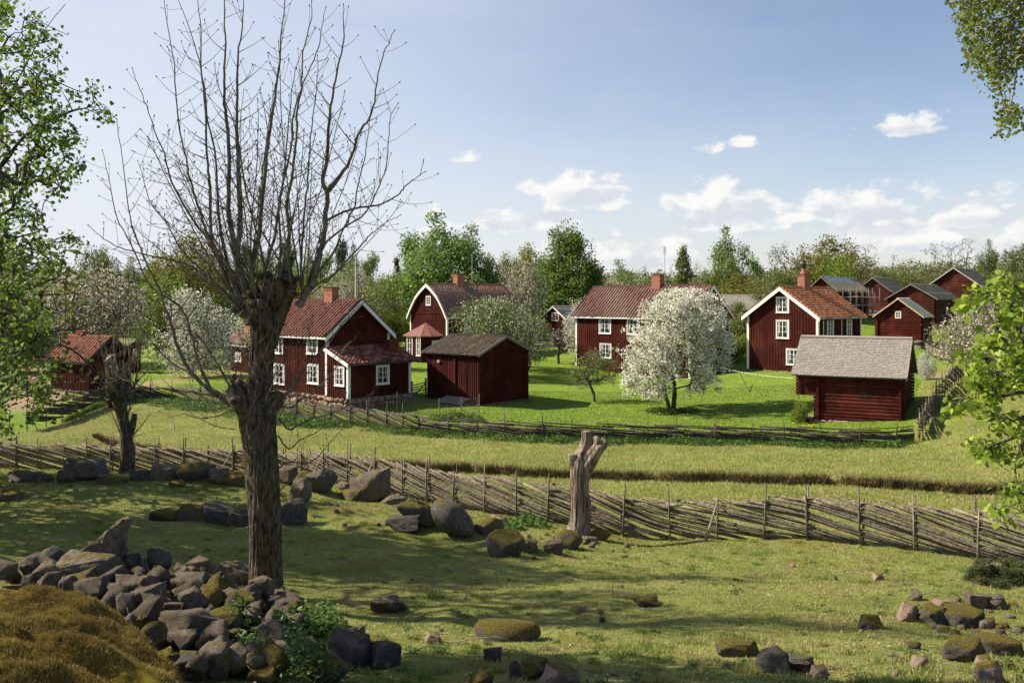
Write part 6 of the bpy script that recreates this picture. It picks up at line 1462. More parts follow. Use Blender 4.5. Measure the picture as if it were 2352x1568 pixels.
T_ = [
 # left background
 ('round',55,618,150,112,'yellow-green broad tree at the far left edge behind the overhanging foliage'),('oak2',-40,560,200,125,'olive tree just cut by the left edge of the view'),
 ('oak2',150,612,110,135,'dim green tree between the yellow-green one and the fading blossom tree'),
 ('dull1',205,625,235,93,'large fading blossom tree rising behind the yellow-doored shed'),('oak2',222,573,110,140,'olive-topped tree above the large fading blossom tree'),
 ('birch1',296,588,95,150,'bluish-green birch seen through the pollard shoots'),('alder',345,600,80,135,'dark green tree behind the white blossom tree at left'),
 ('oak1',425,543,170,122,'tall yellow-green oak behind the white blossom tree at left'),('round',372,628,120,104,'yellow-green bushy tree below the tall oak at left'),
 ('blossom1',443,672,175,80,'white blossoming tree on the lawn left of the big pollard'),('dull1',108,668,110,100,'fading blossom bush tree left of the large fading blossom tree'),
 ('birch2',505,590,80,150,'slender birch behind the pollard head, left side'),('pine',560,566,60,160,'pine behind the pollard head'),('oak2',618,580,120,140,'olive tree directly behind the pollard head'),
 ('pine',655,560,55,165,'pine showing just right of the pollard head'),('birch1',706,566,80,150,'birch right of the pollard head'),('birch2',752,556,75,155,'birch above the brick chimney of the stone-based cottage'),
 ('pine',790,556,45,165,'pine top between two birches above the cottage roof'),('birch1',815,560,75,150,'birch just left of the white mast'),('birch2',858,555,70,158,'birch between the white mast and the dark spruce'),
 ('spruce',913,574,46,150,'single dark spruce left of the big double birch'),('pale',790,600,165,108,'pale green broad tree behind the stone-based cottage roof'),('dull1',772,655,110,92,'whitish blossom tree behind the brick chimney of the cottage'),
 ('pale',868,650,100,114,'pale bushy tree right of the cottage ridge'),('round',893,712,80,112,'low green bush tree between cottage and gambrel house'),('round',880,628,90,120,'green tree below the birch line, left of the gambrel house'),
 ('birch1',1012,484,215,128,'tallest broad birch right behind the gambrel house'),('birch2',958,500,130,132,'left companion of the tallest broad birch'),('birch1',1078,515,160,130,'right companion of the tallest broad birch'),('birch2',1128,560,55,140,'narrow birch at the right flank of the broad birch group'),
 ('oak1',1205,568,110,158,'yellow-green oak above the pinkish blossom tree'),('birch2',1202,556,50,170,'thin birch top above the yellow-green oak'),('oak1',1160,596,80,140,'small yellow oak between the birch group and the blossom tree'),
 ('dull1',1196,608,98,116,'pinkish-white blossom tree right of the gambrel roof'),('alder',1300,508,160,140,'dark dense tree with leaning top behind the small log cottage'),('alder',1262,600,90,141,'dark lower tree left of the leaning-topped one'),('alder',1352,592,90,139,'dark lower tree right of the leaning-topped one'),
 ('birch1',1425,594,100,165,'pale distant birch left of the farmhouse chimney'),('birch2',1378,588,45,170,'thin distant birch right of the dark dense tree'),('thin',1480,612,50,170,'sparse distant tree near the farmhouse chimney'),
 ('slim',1570,562,46,140,'slim upright birch right of the farmhouse antenna'),('thin',1543,612,40,150,'faint tree between antenna and slim birch'),('bare2',1602,592,50,170,'faint bare tree right of the slim birch'),('oak2',1622,622,60,160,'low olive tree left of the tall weeping birch'),
 ('birch1',1672,518,118,142,'tall weeping birch between farmhouse and gable house'),('birch2',1728,566,66,145,'second weeping birch, leaning on the tall one'),
 ('thin',1775,566,90,135,'half-leaved tree left of the chimney cowl'),('bare2',1798,548,90,130,'bare tree left of the chimney cowl'),('oak2',1790,620,120,128,'olive tree low behind the gable house roof'),
 ('oak1',1895,550,165,142,'wide yellow-green oak above the tarpaulin roof'),('round',1928,582,96,132,'bright green round tree right of the chimney cowl'),('bare1',1994,560,86,150,'bare tree above the dark barn behind the scaffold'),
 ('bare1',2062,584,52,165,'small bare tree between the two larger bare trees'),('round',2050,618,50,160,'small green bush tree beneath the small bare tree'),('thin',2095,592,60,150,'olive sparse tree left of the forked sparse one'),
 ('thin',2140,560,80,150,'forked sparse tree left of the big bare tree'),('bare1',2206,546,100,158,'big bare tree above the tallest barn'),('birch1',2270,548,66,160,'birch right of the big bare tree'),('oak2',2345,566,90,150,'yellow-olive tree at the right edge of the view'),
 ('oak2',2010,622,80,165,'olive bush tree behind the barns, left'),('oak2',2110,628,110,160,'olive bush tree behind the barns, middle'),
 # orchard and gardens
 ('apple1',1130,696,205,86,'green spreading apple tree between dark shed and gambrel house'),('apple1',1215,735,110,92,'smaller apple tree right of the green spreading one'),
 ('blossom1',1345,690,95,101,'white blossom tree touching the left end of the farmhouse'),('shrub2',1700,724,80,98,'tall olive shrub between farmhouse and gable house'),('shrub',1693,772,60,93,'bright low shrub between farmhouse and gable house'),
 ('dull1',2245,688,190,78,'cream blossom thicket below the tallest barn at right'),('blossom1',2128,812,48,66,'small white blossom bush right of the storehouse roof'),('dull1',2330,700,130,74,'cream blossom thicket at the right edge'),
 ('shrub',1838,925,40,55,'yellow-flowered shrub at the left foot of the storehouse'),('shrub2',1690,700,60,104,'dusky shrub tree behind the farmhouse corner'),('round',40,690,140,84,'green tree low at the left edge above the sandy yard'),
]
for k, px, top, w, D, lab in T_: place(k, px, top, w, D, lab, group='trees and shrubs around the village')
LAND += [(px, 630, t, 'b') for px, t in ((20, 'the far left edge'), (205, 'the fading blossom tree'), (296, 'the bluish birch'), (443, 'the left white blossom tree'), (560, 'the pollard head'), (706, 'the right pollard side'), (761, 'the cottage chimney'), (822, 'the white mast'), (913, 'the dark spruce'), (1054, 'the gambrel chimney'), (1196, 'the pinkish blossom tree'), (1300, 'the leaning-topped tree'), (1425, 'the farmhouse ridge'), (1512, 'the farmhouse chimney'), (1570, 'the slim birch'), (1672, 'the weeping birch'), (1796, 'the white gable peak'), (1846, 'the chimney cowl'), (1900, 'the tarpaulin'), (2000, 'the scaffold'), (2075, 'the granary'), (2190, 'the tallest barn'), (2310, 'the right edge'))]
for i, px in enumerate(range(20, 2360, 62)):      # bushes filling the wood edge
    r = random.Random(i * 3); kd = r.choice(('pale', 'round', 'oak2', 'dull1' if r.random() < .3 else 'oak1', 'birch1')); 
    if 930 < px < 1000 or 1800 < px: kd = 'oak2'
    place(kd, px + r.uniform(-20, 20), r.uniform(618, 648), r.uniform(90, 140), r.uniform(136, 150), ['olive', 'green', 'leafy', 'low'][i % 4] + ' wood-edge bush ' + locate(px, 630, 'b'), name='leafy_tree', group='bushy trees along the wood edge')
def far_wood():
    rng = np.random.RandomState(4); n = 150000; x = rng.uniform(-190, 190, n); y = rng.uniform(178, 215, n) ; top = 7.0 + 4.0 * fbm(x * .09, x * 0, 4, 3) + 3.5 * (fbm(x * .5, y * .1, 2, 8) - .5) + .012 * np.abs(x)
    g = base_z(x, y); t = rng.rand(n) ** .55; z = g + top * t; v, f, at = leaves(np.stack([x, y, z], 1), .5, rng, .2); at['v'] = np.clip(at['v'] * .6 + np.repeat(fbm(x * .2, y * .2, 2, 5), 4) * .6 - .1, 0, 1)
    link('far_wood', mesh_np('far_wood', v, f, LM['olive'], False, at), kind='stuff', label='hazy green mass of distant wood behind the village', cat='wood')
far_wood()
# ---- the big white blossoming tree ----
def big_blossom():
    g = G(1545, 942); D = g.y; o = np.array(g); rng = np.random.RandomState(21); s = D / F; Q = lambda px, py, dd=0.: np.array(P(px, py, D + dd)) - o
    lob = [(1470,800,58),(1480,860,50),(1455,850,36),(1520,740,62),(1560,715,56),(1610,730,58),(1630,790,56),(1640,745,42),(1600,850,52),(1550,800,70),(1550,870,42),(1500,800,60),(1640,840,38),(1590,700,40),(1540,695,36),(1625,880,30),(1450,890,24),(1580,900,22),(1600,770,60),(1500,900,28)]
    L = np.array([list(Q(a, b, rng.uniform(-1.7, 1.7))) + [c * s] for a, b, c in lob]); nt_ = 2500; ix = rng.choice(len(L), nt_, p=L[:, 3] ** 2 / (L[:, 3] ** 2).sum()); d = rng.normal(size=(nt_, 3)); d /= np.linalg.norm(d, axis=1, keepdims=True)
    tips = L[ix, :3] + d * (L[ix, 3] * rng.uniform(.5, 1.06, nt_) ** .6)[:, None] * np.array([1, 1.25, .95]); tips = tips[tips[:, 2] > .9]; q = fbm(tips[:, 0] * 1.1 + 7, tips[:, 2] * 1.1 + tips[:, 1] * .6, 3, 14) > rng.uniform(.36, .56, len(tips)); tips = tips[q]
    roots = [Q(1545,955), Q(1547,935), Q(1550,905), Q(1548,870), Q(1545,830), Q(1550,790), Q(1560,750)]
    N, par, cnt, leaf = skeleton(roots, tips, rng); tm = skel_mesh(N, par, cnt, .17, .012, 'trunk', BARKG, 5)
    v2, f2 = seg_tubes([Q(1541,958), Q(1534,925), Q(1528,905), Q(1530,895)], [Q(1534,925), Q(1528,905), Q(1524,870), Q(1500,850)], [.14,.13,.12,.1], [.13,.12,.1,.05], 7)
    root = empty('blossoming_tree', g, 0, 'great round white blossoming tree on the lawn in front of the farmhouse', 'tree'); link('trunk', tm, root); link('limb', mesh_np('limb', v2, f2, BARKG, True), root)
    lp = np.array([N[l] for l in leaf]); npl = 30; P_ = np.repeat(lp, npl, 0); pos = P_ + rng.normal(size=P_.shape) * .125; f = np.clip(np.repeat(rng.uniform(-.3, .3, len(lp)), npl) + rng.rand(len(P_)) + .2, 0, 1)
    v, F_, at = leaves(pos, .115, rng, .5, .8, f=f); link('crown', mesh_np('crown', v, F_, LM['white'], False, at), root)
big_blossom()
def orchard_tree(px, py, D, lobes, lean, label, mat, npl, seed, flower=.5, ls=.11, nt_=260, spread=.12, trunk=None, name='apple_tree', tr=.1):
    g = G(px, py) if D is None else GD(px, D); D = g.y; o = np.array(g); rng = np.random.RandomState(seed); s = D / F; Q = lambda a, b, dd=0.: np.array(P(a, b, D + dd)) - o
    L = np.array([list(Q(a, b, rng.uniform(-1, 1))) + [c * s] for a, b, c in lobes]); ix = rng.choice(len(L), nt_, p=L[:, 3] ** 2 / (L[:, 3] ** 2).sum()); d = rng.normal(size=(nt_, 3)); d /= np.linalg.norm(d, axis=1, keepdims=True)
    tips = L[ix, :3] + d * (L[ix, 3] * rng.uniform(.3, 1.05, nt_) ** .6)[:, None]; roots = [Q(*q) for q in trunk]; N, par, cnt, leaf = skeleton(roots, tips, rng)
    root = empty(name, g, 0, label, 'tree'); link('trunk', skel_mesh(N, par, cnt, tr, .012, 'trunk', BARKG, 6, .6), root)
    if npl:
        lp = np.array([N[l] for l in leaf]); P_ = np.repeat(lp, npl, 0); pos = P_ + rng.normal(size=P_.shape) * spread; f = np.clip(rng.rand(len(P_)) + flower - .5, 0, 1); v, F_, at = leaves(pos, ls, rng, .4, f=f); link('crown', mesh_np('crown', v, F_, mat, False, at), root)
orchard_tree(1366, 922, None, [(1330,850,26),(1360,830,34),(1395,850,28),(1340,880,20),(1318,872,16),(1385,820,20),(1370,860,30),(1410,870,14)], 0, 'small crooked young-leaved apple tree on the lawn left of the great white one', LM['apple'], 13, 31, .35, .1, 330, .12, [(1366,928),(1364,905),(1354,880),(1350,862),(1356,845)], tr=.11)
orchard_tree(1283, 830, 96, [(1262,785,20),(1290,775,24),(1315,790,18),(1280,765,18),(1300,800,16)], 0, 'low almost leafless fruit tree in front of the small log cottage', LM['dull'], 2, 32, .4, .12, 240, .15, [(1283,836),(1282,815),(1284,800),(1285,790)], tr=.16)
place('shrub', 2303, 1284, 150, 17.6, 'dark juniper bush under the slanting fence at the right edge', name='juniper_bush')
# a dedicated needle crown for the juniper
jr = [o for o in bpy.data.objects if o.name.startswith('juniper_bush')][0]
rngj = np.random.RandomState(5); n = 26000; tj = rngj.rand(n); aj = rngj.uniform(0, 6.28, n); cl = np.stack([rngj.normal(size=70) * .9, rngj.normal(size=70) * .7, np.abs(rngj.normal(size=70)) * .9 + .3], 1); ci = rngj.randint(0, 70, n)
pj = cl[ci] * np.array([1, 1, 1.4]) + rngj.normal(size=(n, 3)) * .22; pj[:, 2] = np.clip(pj[:, 2], .02, 3)
vj, fj, atj = leaves(pj, .22, rngj, .9, .22, axis=np.array([[0, 0, 1.]])); [c for c in jr.children if c.name.startswith('crown')][0].data = mesh_np('crown', vj, fj, LM['juniper'], False, atj)
jr.scale = (jr.scale[0] * .9, jr.scale[1] * .9, jr.scale[2])

# ---- near boughs ----
def bough(name, root_px, D, polys, nt_, npl, ls, mat, label, seed, mains, drange=(-1.2, 1.2), spread=.05, tr=.12, droop=.06, rmin=.003, bark=None, extra=None, trunk_down=True, dens=None):
    rng = np.random.RandomState(seed); r2 = random.Random(seed); Q = lambda a, b, dd=0.: np.array(P(a, b, D + dd)); tips = []
    xs = [q[0] for p in polys for q in p]; ys = [q[1] for p in polys for q in p]
    while len(tips) < nt_:
        x, y = r2.uniform(min(xs), max(xs)), r2.uniform(min(ys), max(ys))
        if not any(inpoly(x, y, p) for p in polys): continue
        if fbm(np.array([x / 42.]), np.array([y / 30.]), 3, seed)[0] < (dens or .36): continue
        tips.append(Q(x, y, r2.uniform(*drange)))
    tips = np.array(tips)
    if extra is not None: tips = np.concatenate([tips, extra(rng)])
    g = GD(root_px[0], D); base = np.array(g); nodes = [base + (Q(*root_px) - base) * k / 8 for k in range(9)] if trunk_down else [Q(*root_px)]
    N = [np.array(p) for p in nodes]; par0 = [-1] + list(range(len(N) - 1))
    # main limbs as extra starting nodes
    start = len(N)
    for m_ in mains:
        prev = min(range(start), key=lambda i: np.linalg.norm(N[i] - Q(*m_[0]))) ; pl = catmull([Q(*q) for q in m_], 4)
        for q in pl: N.append(q); par0.append(prev); prev = len(N) - 1
    # grow
    order = np.argsort(np.linalg.norm(tips - N[start - 1], axis=1)); par = par0; leaf = []
    for ti in order:
        t = tips[ti]; A = np.array(N); i = int(np.argmin(np.linalg.norm(A - t, axis=1) + .15 * np.abs(A[:, 1] - t[1]))); a = N[i]; L = np.linalg.norm(t - a); k = max(2, min(6, int(L / .15))); mid = rng.normal(size=3) * L * .08 + np.array([0, 0, L * .08]); pi = i
        for j in range(1, k + 1): s = j / k; N.append(a + (t - a) * s + mid * 4 * s * (1 - s)); par.append(pi); pi = len(N) - 1
        leaf.append(pi)
    cnt = np.zeros(len(N))
    for l in leaf: cnt[l] += 1
    for i in range(len(N) - 1, 0, -1): cnt[par[i]] += cnt[i]
    N = np.array(N); par = np.array(par); cnt = np.maximum(cnt, 1); o = base
    r_ = empty(name, base, 0, label, 'tree'); r = rmin + (tr - rmin) * (cnt / cnt.max()) ** .62; i = np.arange(1, len(N)); v, f = seg_tubes(N[par[i]] - o, N[i] - o, np.maximum(r[par[i]] * .85, r[i]), r[i], 6)
    link('trunk', mesh_np('trunk', v, f, bark or BARKG, True), r_)
    lp = N[leaf]; pp = N[par[leaf]]; P_ = np.repeat(lp, npl, 0); D_ = np.repeat(lp - pp, npl, 0); pos = P_ - D_ * rng.uniform(0, 1.4, len(P_))[:, None] + rng.normal(size=P_.shape) * spread; pos[:, 2] -= np.abs(rng.normal(size=len(pos))) * droop
    v, F_, at = leaves(pos - o, ls, rng, .25, .95, .4, 'hex', axis=np.array([[0, 0, -.7]]) + D_ / (np.linalg.norm(D_, axis=1, keepdims=True) + 1e-6) * .5); link('crown', mesh_np('crown', v, F_, mat, False, at), r_); return r_
PL_ = [[(-30,-20),(97,-20),(139,56),(165,90),(112,109),(161,124),(225,161),(266,180),(240,202),(202,210),(232,225),(266,259),(247,289),(205,268),(161,277),(232,300),(199,326),(150,330),(206,375),(165,395),(221,427),(150,450),(187,469),(130,455),(75,472),(124,502),(195,559),(172,585),(150,598),(123,621),(85,600),(90,640),(80,700),(128,732),(110,770),(135,800),(183,838),(137,870),(120,918),(85,950),(60,985),(30,1000),(-30,1000)]]
def ex_left(rng):
    n = 420; d = rng.normal(size=(n, 3)); d /= np.linalg.norm(d, axis=1, keepdims=True); c = np.array([-15.0, 20.0, 7.2]); return c + d * (rng.uniform(.4, 1, n) ** .5)[:, None] * np.array([3.0, 2.8, 4.4])
bough('linden_tree', (-330, 640), 17.0, PL_, 850, 7, .07, leaf_mat('linden_leaves', (.07, .125, .018), (.19, .29, .04), .01, .1, .5), 'leafy tree overhanging the left edge of the view with dense small-leaved sprays', 41,
      [[(-330,640),(-200,520),(-60,330),(20,220),(70,130),(110,60),(150,10)],[(-330,600),(-150,450),(-20,400),(60,310),(150,262),(210,245)],[(-330,700),(-160,620),(-20,560),(60,540),(120,520)],[(-330,760),(-150,720),(0,700),(70,780),(110,830)],[(-330,680),(-120,480),(0,120),(60,70)]], (-1.5, 1.5), .08, .24, .05, extra=ex_left, dens=.45)
PR_ = [[(2380,640),(2320,636),(2300,628),(2274,616),(2240,632),(2218,645),(2224,670),(2198,690),(2216,712),(2240,741),(2212,768),(2231,790),(2204,827),(2223,847),(2183,887),(2175,930),(2184,966),(2218,999),(2242,1035),(2251,1062),(2306,1050),(2380,1040)], [(2380,1090),(2315,1106),(2275,1151),(2281,1175),(2306,1206),(2327,1185),(2380,1200)]]
bough('hazel_bush', (2560, 900), 9.4, PR_, 460, 6, .06, leaf_mat('hazel_leaves', (.13, .22, .02), (.34, .44, .05), .01, .1, .42), 'bush with large fresh yellow-green leaves reaching in from the lower right edge', 42,
      [[(2560,900),(2460,880),(2380,850),(2320,800),(2270,720),(2250,660)],[(2560,940),(2440,900),(2350,900),(2260,920),(2200,940)],[(2560,960),(2450,970),(2370,990),(2290,1020)],[(2560,1000),(2460,1080),(2380,1130),(2310,1170)],[(2560,860),(2440,780),(2370,700),(2330,655)]], (-.8, .9), .045, .09, .04, dens=.50, extra=lambda rng: np.array([7.9, 9.7, 5.4]) + (lambda d: d / np.linalg.norm(d, axis=1, keepdims=True) * rng.uniform(.3, 1, (260, 1)) ** .5)(rng.normal(size=(260, 3))) * np.array([1.3, 1.2, 1.9]))
PB_ = [[(2181,-30),(2203,54),(2211,77),(2229,111),(2217,154),(2241,137),(2250,161),(2263,182),(2293,206),(2314,197),(2325,182),(2335,150),(2380,176),(2380,-30)], [(2280,257),(2272,309),(2300,300),(2336,283),(2356,253),(2330,240),(2310,242)]]
bough('birch_tree', (2640, -220), 10.5, PB_, 400, 8, .044, leaf_mat('near_birch_leaves', (.09, .13, .02), (.22, .26, .05), .01, .1, .42), 'birch whose hanging leafy twigs enter at the upper right corner', 43,
      [[(2640,-220),(2520,-120),(2420,0),(2360,40),(2290,10),(2230,10)],[(2600,-180),(2450,-20),(2370,60),(2340,130),(2330,200),(2318,250),(2300,280)],[(2600,-160),(2440,-60),(2330,-40),(2220,-20)],[(2640,-200),(2500,-10),(2400,60),(2330,60),(2260,100)]], (-.7, .7), .05, .08, .05, rmin=.0022, bark=BARKB, dens=.3, extra=lambda rng: np.array([9.2, 11.0, 10.8]) + (lambda d: d / np.linalg.norm(d, axis=1, keepdims=True) * rng.uniform(.3, 1, (420, 1)) ** .5)(rng.normal(size=(420, 3))) * np.array([2.3, 1.9, 3.2]))
# trees standing just outside the left edge; they shade the near pasture
for i, (x, y, hh, ww, kd) in enumerate([(-17.5, 22.2, 19, 7, 'birch1'), (-16.5, 28.0, 11, 8, 'thin'), (-22, 31, 11, 8, 'oak2'), (-9.3, 10.2, 13, 3.4, 'pine')]):
    r_ = empty('leafy_tree', (x, y, tz1(x, y) - .05), i * 1.3, ['birch standing out of view to the left, abreast of the big pollard', 'sparse tree out of view to the left, beyond the big pollard', 'olive tree out of view to the left, beside the knoll wall', 'pine out of view to the left, abreast of the stone heap'][i], 'tree')
    h0, w0 = PSZ[kd]; r_.scale = (ww / w0, ww / w0, hh / h0); link('trunk', PT[kd][0], r_); link('crown', PT[kd][1], r_)
# ================= ground cover =================
def blades(n, seed, sampler, hmin, hmax, wid, mat, name, label, lean=.5, cat='grass'):
    rng = np.random.RandomState(seed); x, y, sc_ = sampler(rng, n); z = tz(x, y); n = len(x); a = rng.uniform(0, 2 * math.pi, n); h = rng.uniform(hmin, hmax, n) * sc_; w = wid * sc_
    base = np.stack([x, y, z - .01], 1); side = np.stack([np.cos(a), np.sin(a), np.zeros(n)], 1) * w[:, None]; tip = base + np.stack([rng.normal(size=n) * lean * h, rng.normal(size=n) * lean * h, h], 1)
    v = np.stack([base - side, base + side, tip], 1).reshape(-1, 3); f = np.arange(3 * n).reshape(n, 3); vv = np.clip(fbm(x * .6, y * .6, 3, 12) * 1.1 - .1 + rng.normal(size=n) * .18, 0, 1)
    link(name, mesh_np(name, v, f, mat, False, {'v': np.repeat(vv, 3)}), kind='stuff', label=label, cat=cat)
def s_near(rng, n):
    D = 5.5 * (34 / 5.5) ** (rng.rand(n) ** .85); px = rng.uniform(-120, 2800, n); x = (px - CX) / F * D
    keep = (fbm(x * 1.3, D * 1.3, 3, 77) > rng.uniform(.18, .42, n)) & (heap_mask(x, D) < rng.uniform(0, 1, n) * .6); x, D = x[keep], D[keep]; return x, D, (D / 11) ** .75
GM = leaf_mat('pasture_grass', (.19, .245, .04), (.41, .42, .125), .0, .0, .3, c3=(.42, .36, .15))
blades(880000, 1, s_near, .014, .036, .0055, GM, 'pasture_grass', 'short cropped grass of the near pasture')
def s_mid(rng, n):
    D = rng.uniform(30, 64, n); px = rng.uniform(-60, 2410, n); x = (px - CX) / F * D; d = grass_mask(x, D); k = d < 0; return x[k], D[k], np.full(k.sum(), 2.4)
blades(210000, 2, s_mid, .03, .06, .006, GM, 'meadow_grass', 'grazed grass between the two pole fences')
def s_ditch(rng, n):
    t = rng.rand(n); pts = np.array(DITCH); cum = np.concatenate([[0], np.cumsum(np.hypot(*np.diff(pts, axis=0).T))]); s = t * cum[-1]; x = np.interp(s, cum, pts[:, 0]); y = np.interp(s, cum, pts[:, 1])
    wob = (fbm(s * .8, s * 0, 3, 21) - .5) * .7; off = np.abs(rng.normal(size=n)) * .14 + .02 - wob; k = fbm(s * 1.1, s * 0, 3, 55) > rng.uniform(.2, .5, n); return x[k], (y + off)[k], np.ones(k.sum())
blades(26000, 3, s_ditch, .12, .38, .012, simple('dry_grass', (.20, .15, .065), (.09, .065, .03), 3), 'ditch_grass', 'withered grass hanging along the ditch bank', .45)
def s_edge(rng, n):
    t = rng.rand(n); pts = np.array(FARF[1:]); cum = np.concatenate([[0], np.cumsum(np.hypot(*np.diff(pts, axis=0).T))]); s = t * cum[-1]; return np.interp(s, cum, pts[:, 0]), np.interp(s, cum, pts[:, 1]) + rng.normal(size=n) * .25, np.ones(n)
blades(26000, 4, s_edge, .12, .4, .016, leaf_mat('fence_grass', (.06, .12, .015), (.15, .22, .03), 0, 0, .3), 'fence_grass', 'taller grass along the foot of the far fence', .4)
def s_lawn(rng, n):
    D = rng.uniform(50, 74, n); px = rng.uniform(300, 2200, n); x = (px - CX) / F * D; k = grass_mask(x, D) > .2; return x[k], D[k], np.full(k.sum(), 3.0)
blades(110000, 12, s_lawn, .010, .024, .012, leaf_mat('lawn_grass', (.10, .17, .018), (.21, .285, .045), 0, 0, .3), 'lawn_grass', 'green mown grass of the village lawn')
def s_tuft(rng, n):
    k = 1300; D = 6.5 * (31 / 6.5) ** rng.rand(k); px = rng.uniform(-60, 2410, k); X = (px - CX) / F * D; ok = (fbm(X * .5, D * .5, 3, 44) > rng.uniform(.3, .6, k)) & (heap_mask(X, D) < .3); X, D = X[ok], D[ok]; i = rng.randint(0, len(X), n); r = rng.uniform(.03, .11, len(X))[i]
    return X[i] + rng.normal(size=n) * r, D[i] + rng.normal(size=n) * r, rng.uniform(.8, 1.5, n)
blades(90000, 31, s_tuft, .03, .075, .006, leaf_mat('tuft_grass', (.11, .17, .03), (.30, .34, .08), 0, 0, .3, c3=(.40, .34, .15)), 'grass_tufts', 'longer grass tufts scattered over the near pasture', .45)
# moss fur on the outcrop
def moss_fur():
    rng = np.random.RandomState(6); v, x, y, z = OUT; n = 230000; i = rng.randint(0, v.shape[0], n); p = v[i] + rng.normal(size=(n, 3)) * np.array([.009, .009, .0]); ok = (p[:, 1] < 9.2); p = p[ok]; n = len(p)
    keep = fbm(p[:, 0] * 2.3, p[:, 1] * 2.3, 4, 61) > rng.uniform(.30, .46, n); p = p[keep]; n = len(p); a = rng.uniform(0, 6.28, n); h = rng.uniform(.012, .034, n); side = np.stack([np.cos(a), np.sin(a), np.zeros(n)], 1) * .0028
    tip = p + np.stack([rng.normal(size=n) * .35 * h, rng.normal(size=n) * .35 * h, h], 1); V = np.stack([p - side, p + side, tip], 1).reshape(-1, 3)
    vv = np.clip(fbm(p[:, 0] * 1.9, p[:, 1] * 1.9, 4, 62) * 1.5 - .35 + rng.normal(size=n) * .15, 0, 1)
    link('moss', mesh_np('moss', V, np.arange(3 * n).reshape(n, 3), leaf_mat('moss_fur', (.17, .12, .03), (.44, .34, .10), 0, 0, .2), False, {'v': np.repeat(vv, 3)}), kind='stuff', label='golden brown moss fur growing on the near outcrop', cat='moss')
moss_fur()
# nettles and other broad weeds
NET = leaf_mat('nettle_leaves', (.04, .095, .016), (.115, .20, .032), .0, .0, .3)
def weeds(name, label, spots, ls, seed, per, mat=NET):
    rng = np.random.RandomState(seed); pos = []
    for (x, y, r, h) in spots:
        m = int(per * max(r * r, .05)); a = rng.uniform(0, 6.28, m); q = np.sqrt(rng.rand(m)) * r; X = x + np.cos(a) * q; Y = y + np.sin(a) * q; top = h * (1 - (q / r) ** 2 * .75) * rng.uniform(.5, 1.1, m); k = tz(X, Y)
        pos.append(np.stack([X, Y, k + top * rng.uniform(.25, 1, m) ** .6], 1))
    pos = np.concatenate(pos); v, f, at = leaves(pos, ls, rng, .9, .5); link(name, mesh_np(name, v, f, mat, False, at), kind='stuff', label=label, cat='weeds')
r = random.Random(9); sp = []
for k in range(150):
    i = r.uniform(2.2, len(FARF) - 1.02); j = int(i); a, b_ = FARF[j], FARF[j + 1]; t = i - j
    if r.random() < .2: continue
    sp.append((a[0] + (b_[0] - a[0]) * t + r.uniform(-.4, .4), a[1] + (b_[1] - a[1]) * t - r.uniform(.35, 1.3), r.uniform(.35, .8), r.uniform(.22, .5)))
for px, D in ((420, 64), (470, 63), (380, 66), (600, 58), (650, 57), (700, 56), (740, 55.5), (560, 60), (340, 68)):
    g = GD(px, D); sp.append((g.x, g.y, 1.3, .55)); sp.append((g.x + 1, g.y - .6, .9, .4))
weeds('nettle_bed', 'nettles and low weeds growing in front of the far pole fence', sp, .13, 3, 480)
sp = []
for px, py in ((600,1450),(560,1470),(640,1480),(590,1510),(660,1520),(620,1545),(700,1470),(740,1440),(680,1440),(540,1530),(710,1560),(760,1475)):
    g = G(px, py); sp.append((g.x + r.uniform(-.1, .1), g.y, r.uniform(.22, .36), r.uniform(.3, .55)))
weeds('nettle_patch', 'fresh green nettles at the right foot of the stone heap', sp, .062, 4, 5200)
sp = []
for px, D in ((1060, 57.8), (1040, 58), (1085, 57.5), (1010, 57.6)): g = GD(px, D); sp.append((g.x, g.y, .7, .5))
for px, D in ((1545, 61.2), (1510, 61.4), (1580, 61.3), (1530, 60.8)): g = GD(px, D); sp.append((g.x, g.y, .8, .35))
for px, D in ((225, 65.5), (160, 66), (190, 65.3)): g = GD(px, D); sp.append((g.x, g.y, .6, .3))
for px, py in ((1190,1205),(1215,1196),(1235,1210),(1170,1212)): g = G(px, py); sp.append((g.x, g.y, .4, .25))
weeds('low_weeds', 'clumps of low weeds beside the netting, the blossom trunk and the boulders', sp, .13, 5, 900)
# dandelions: yellow dots
def dots(name, label, boxes, n, seed, col, size):
    rng = np.random.RandomState(seed); X, Y = [], []
    for (p0, d0, p1, d1, k) in boxes:
        D = rng.uniform(d0, d1, k); p = rng.uniform(p0, p1, k); q = fbm(p / 30, D, 2, 4) > .42; X.append(((p - CX) / F * D)[q]); Y.append(D[q])
    X = np.concatenate(X); Y = np.concatenate(Y); pos = np.stack([X, Y, tz(X, Y) + .09], 1); v, f, at = leaves(pos, size, rng, 2.5, 1.0); link(name, mesh_np(name, v, f, col, False, at), kind='stuff', label=label, cat='flowers')
YEL = simple('dandelion_yellow', (.75, .60, .04)); 
dots('dandelions', 'scattered yellow flowers in the grass of the village', [(2120, 57, 2230, 64, 260), (1440, 60, 1560, 63, 160), (1820, 53, 1870, 56, 110), (320, 74, 560, 90, 260), (1180, 66, 1900, 84, 160)], 0, 6, YEL, .09)
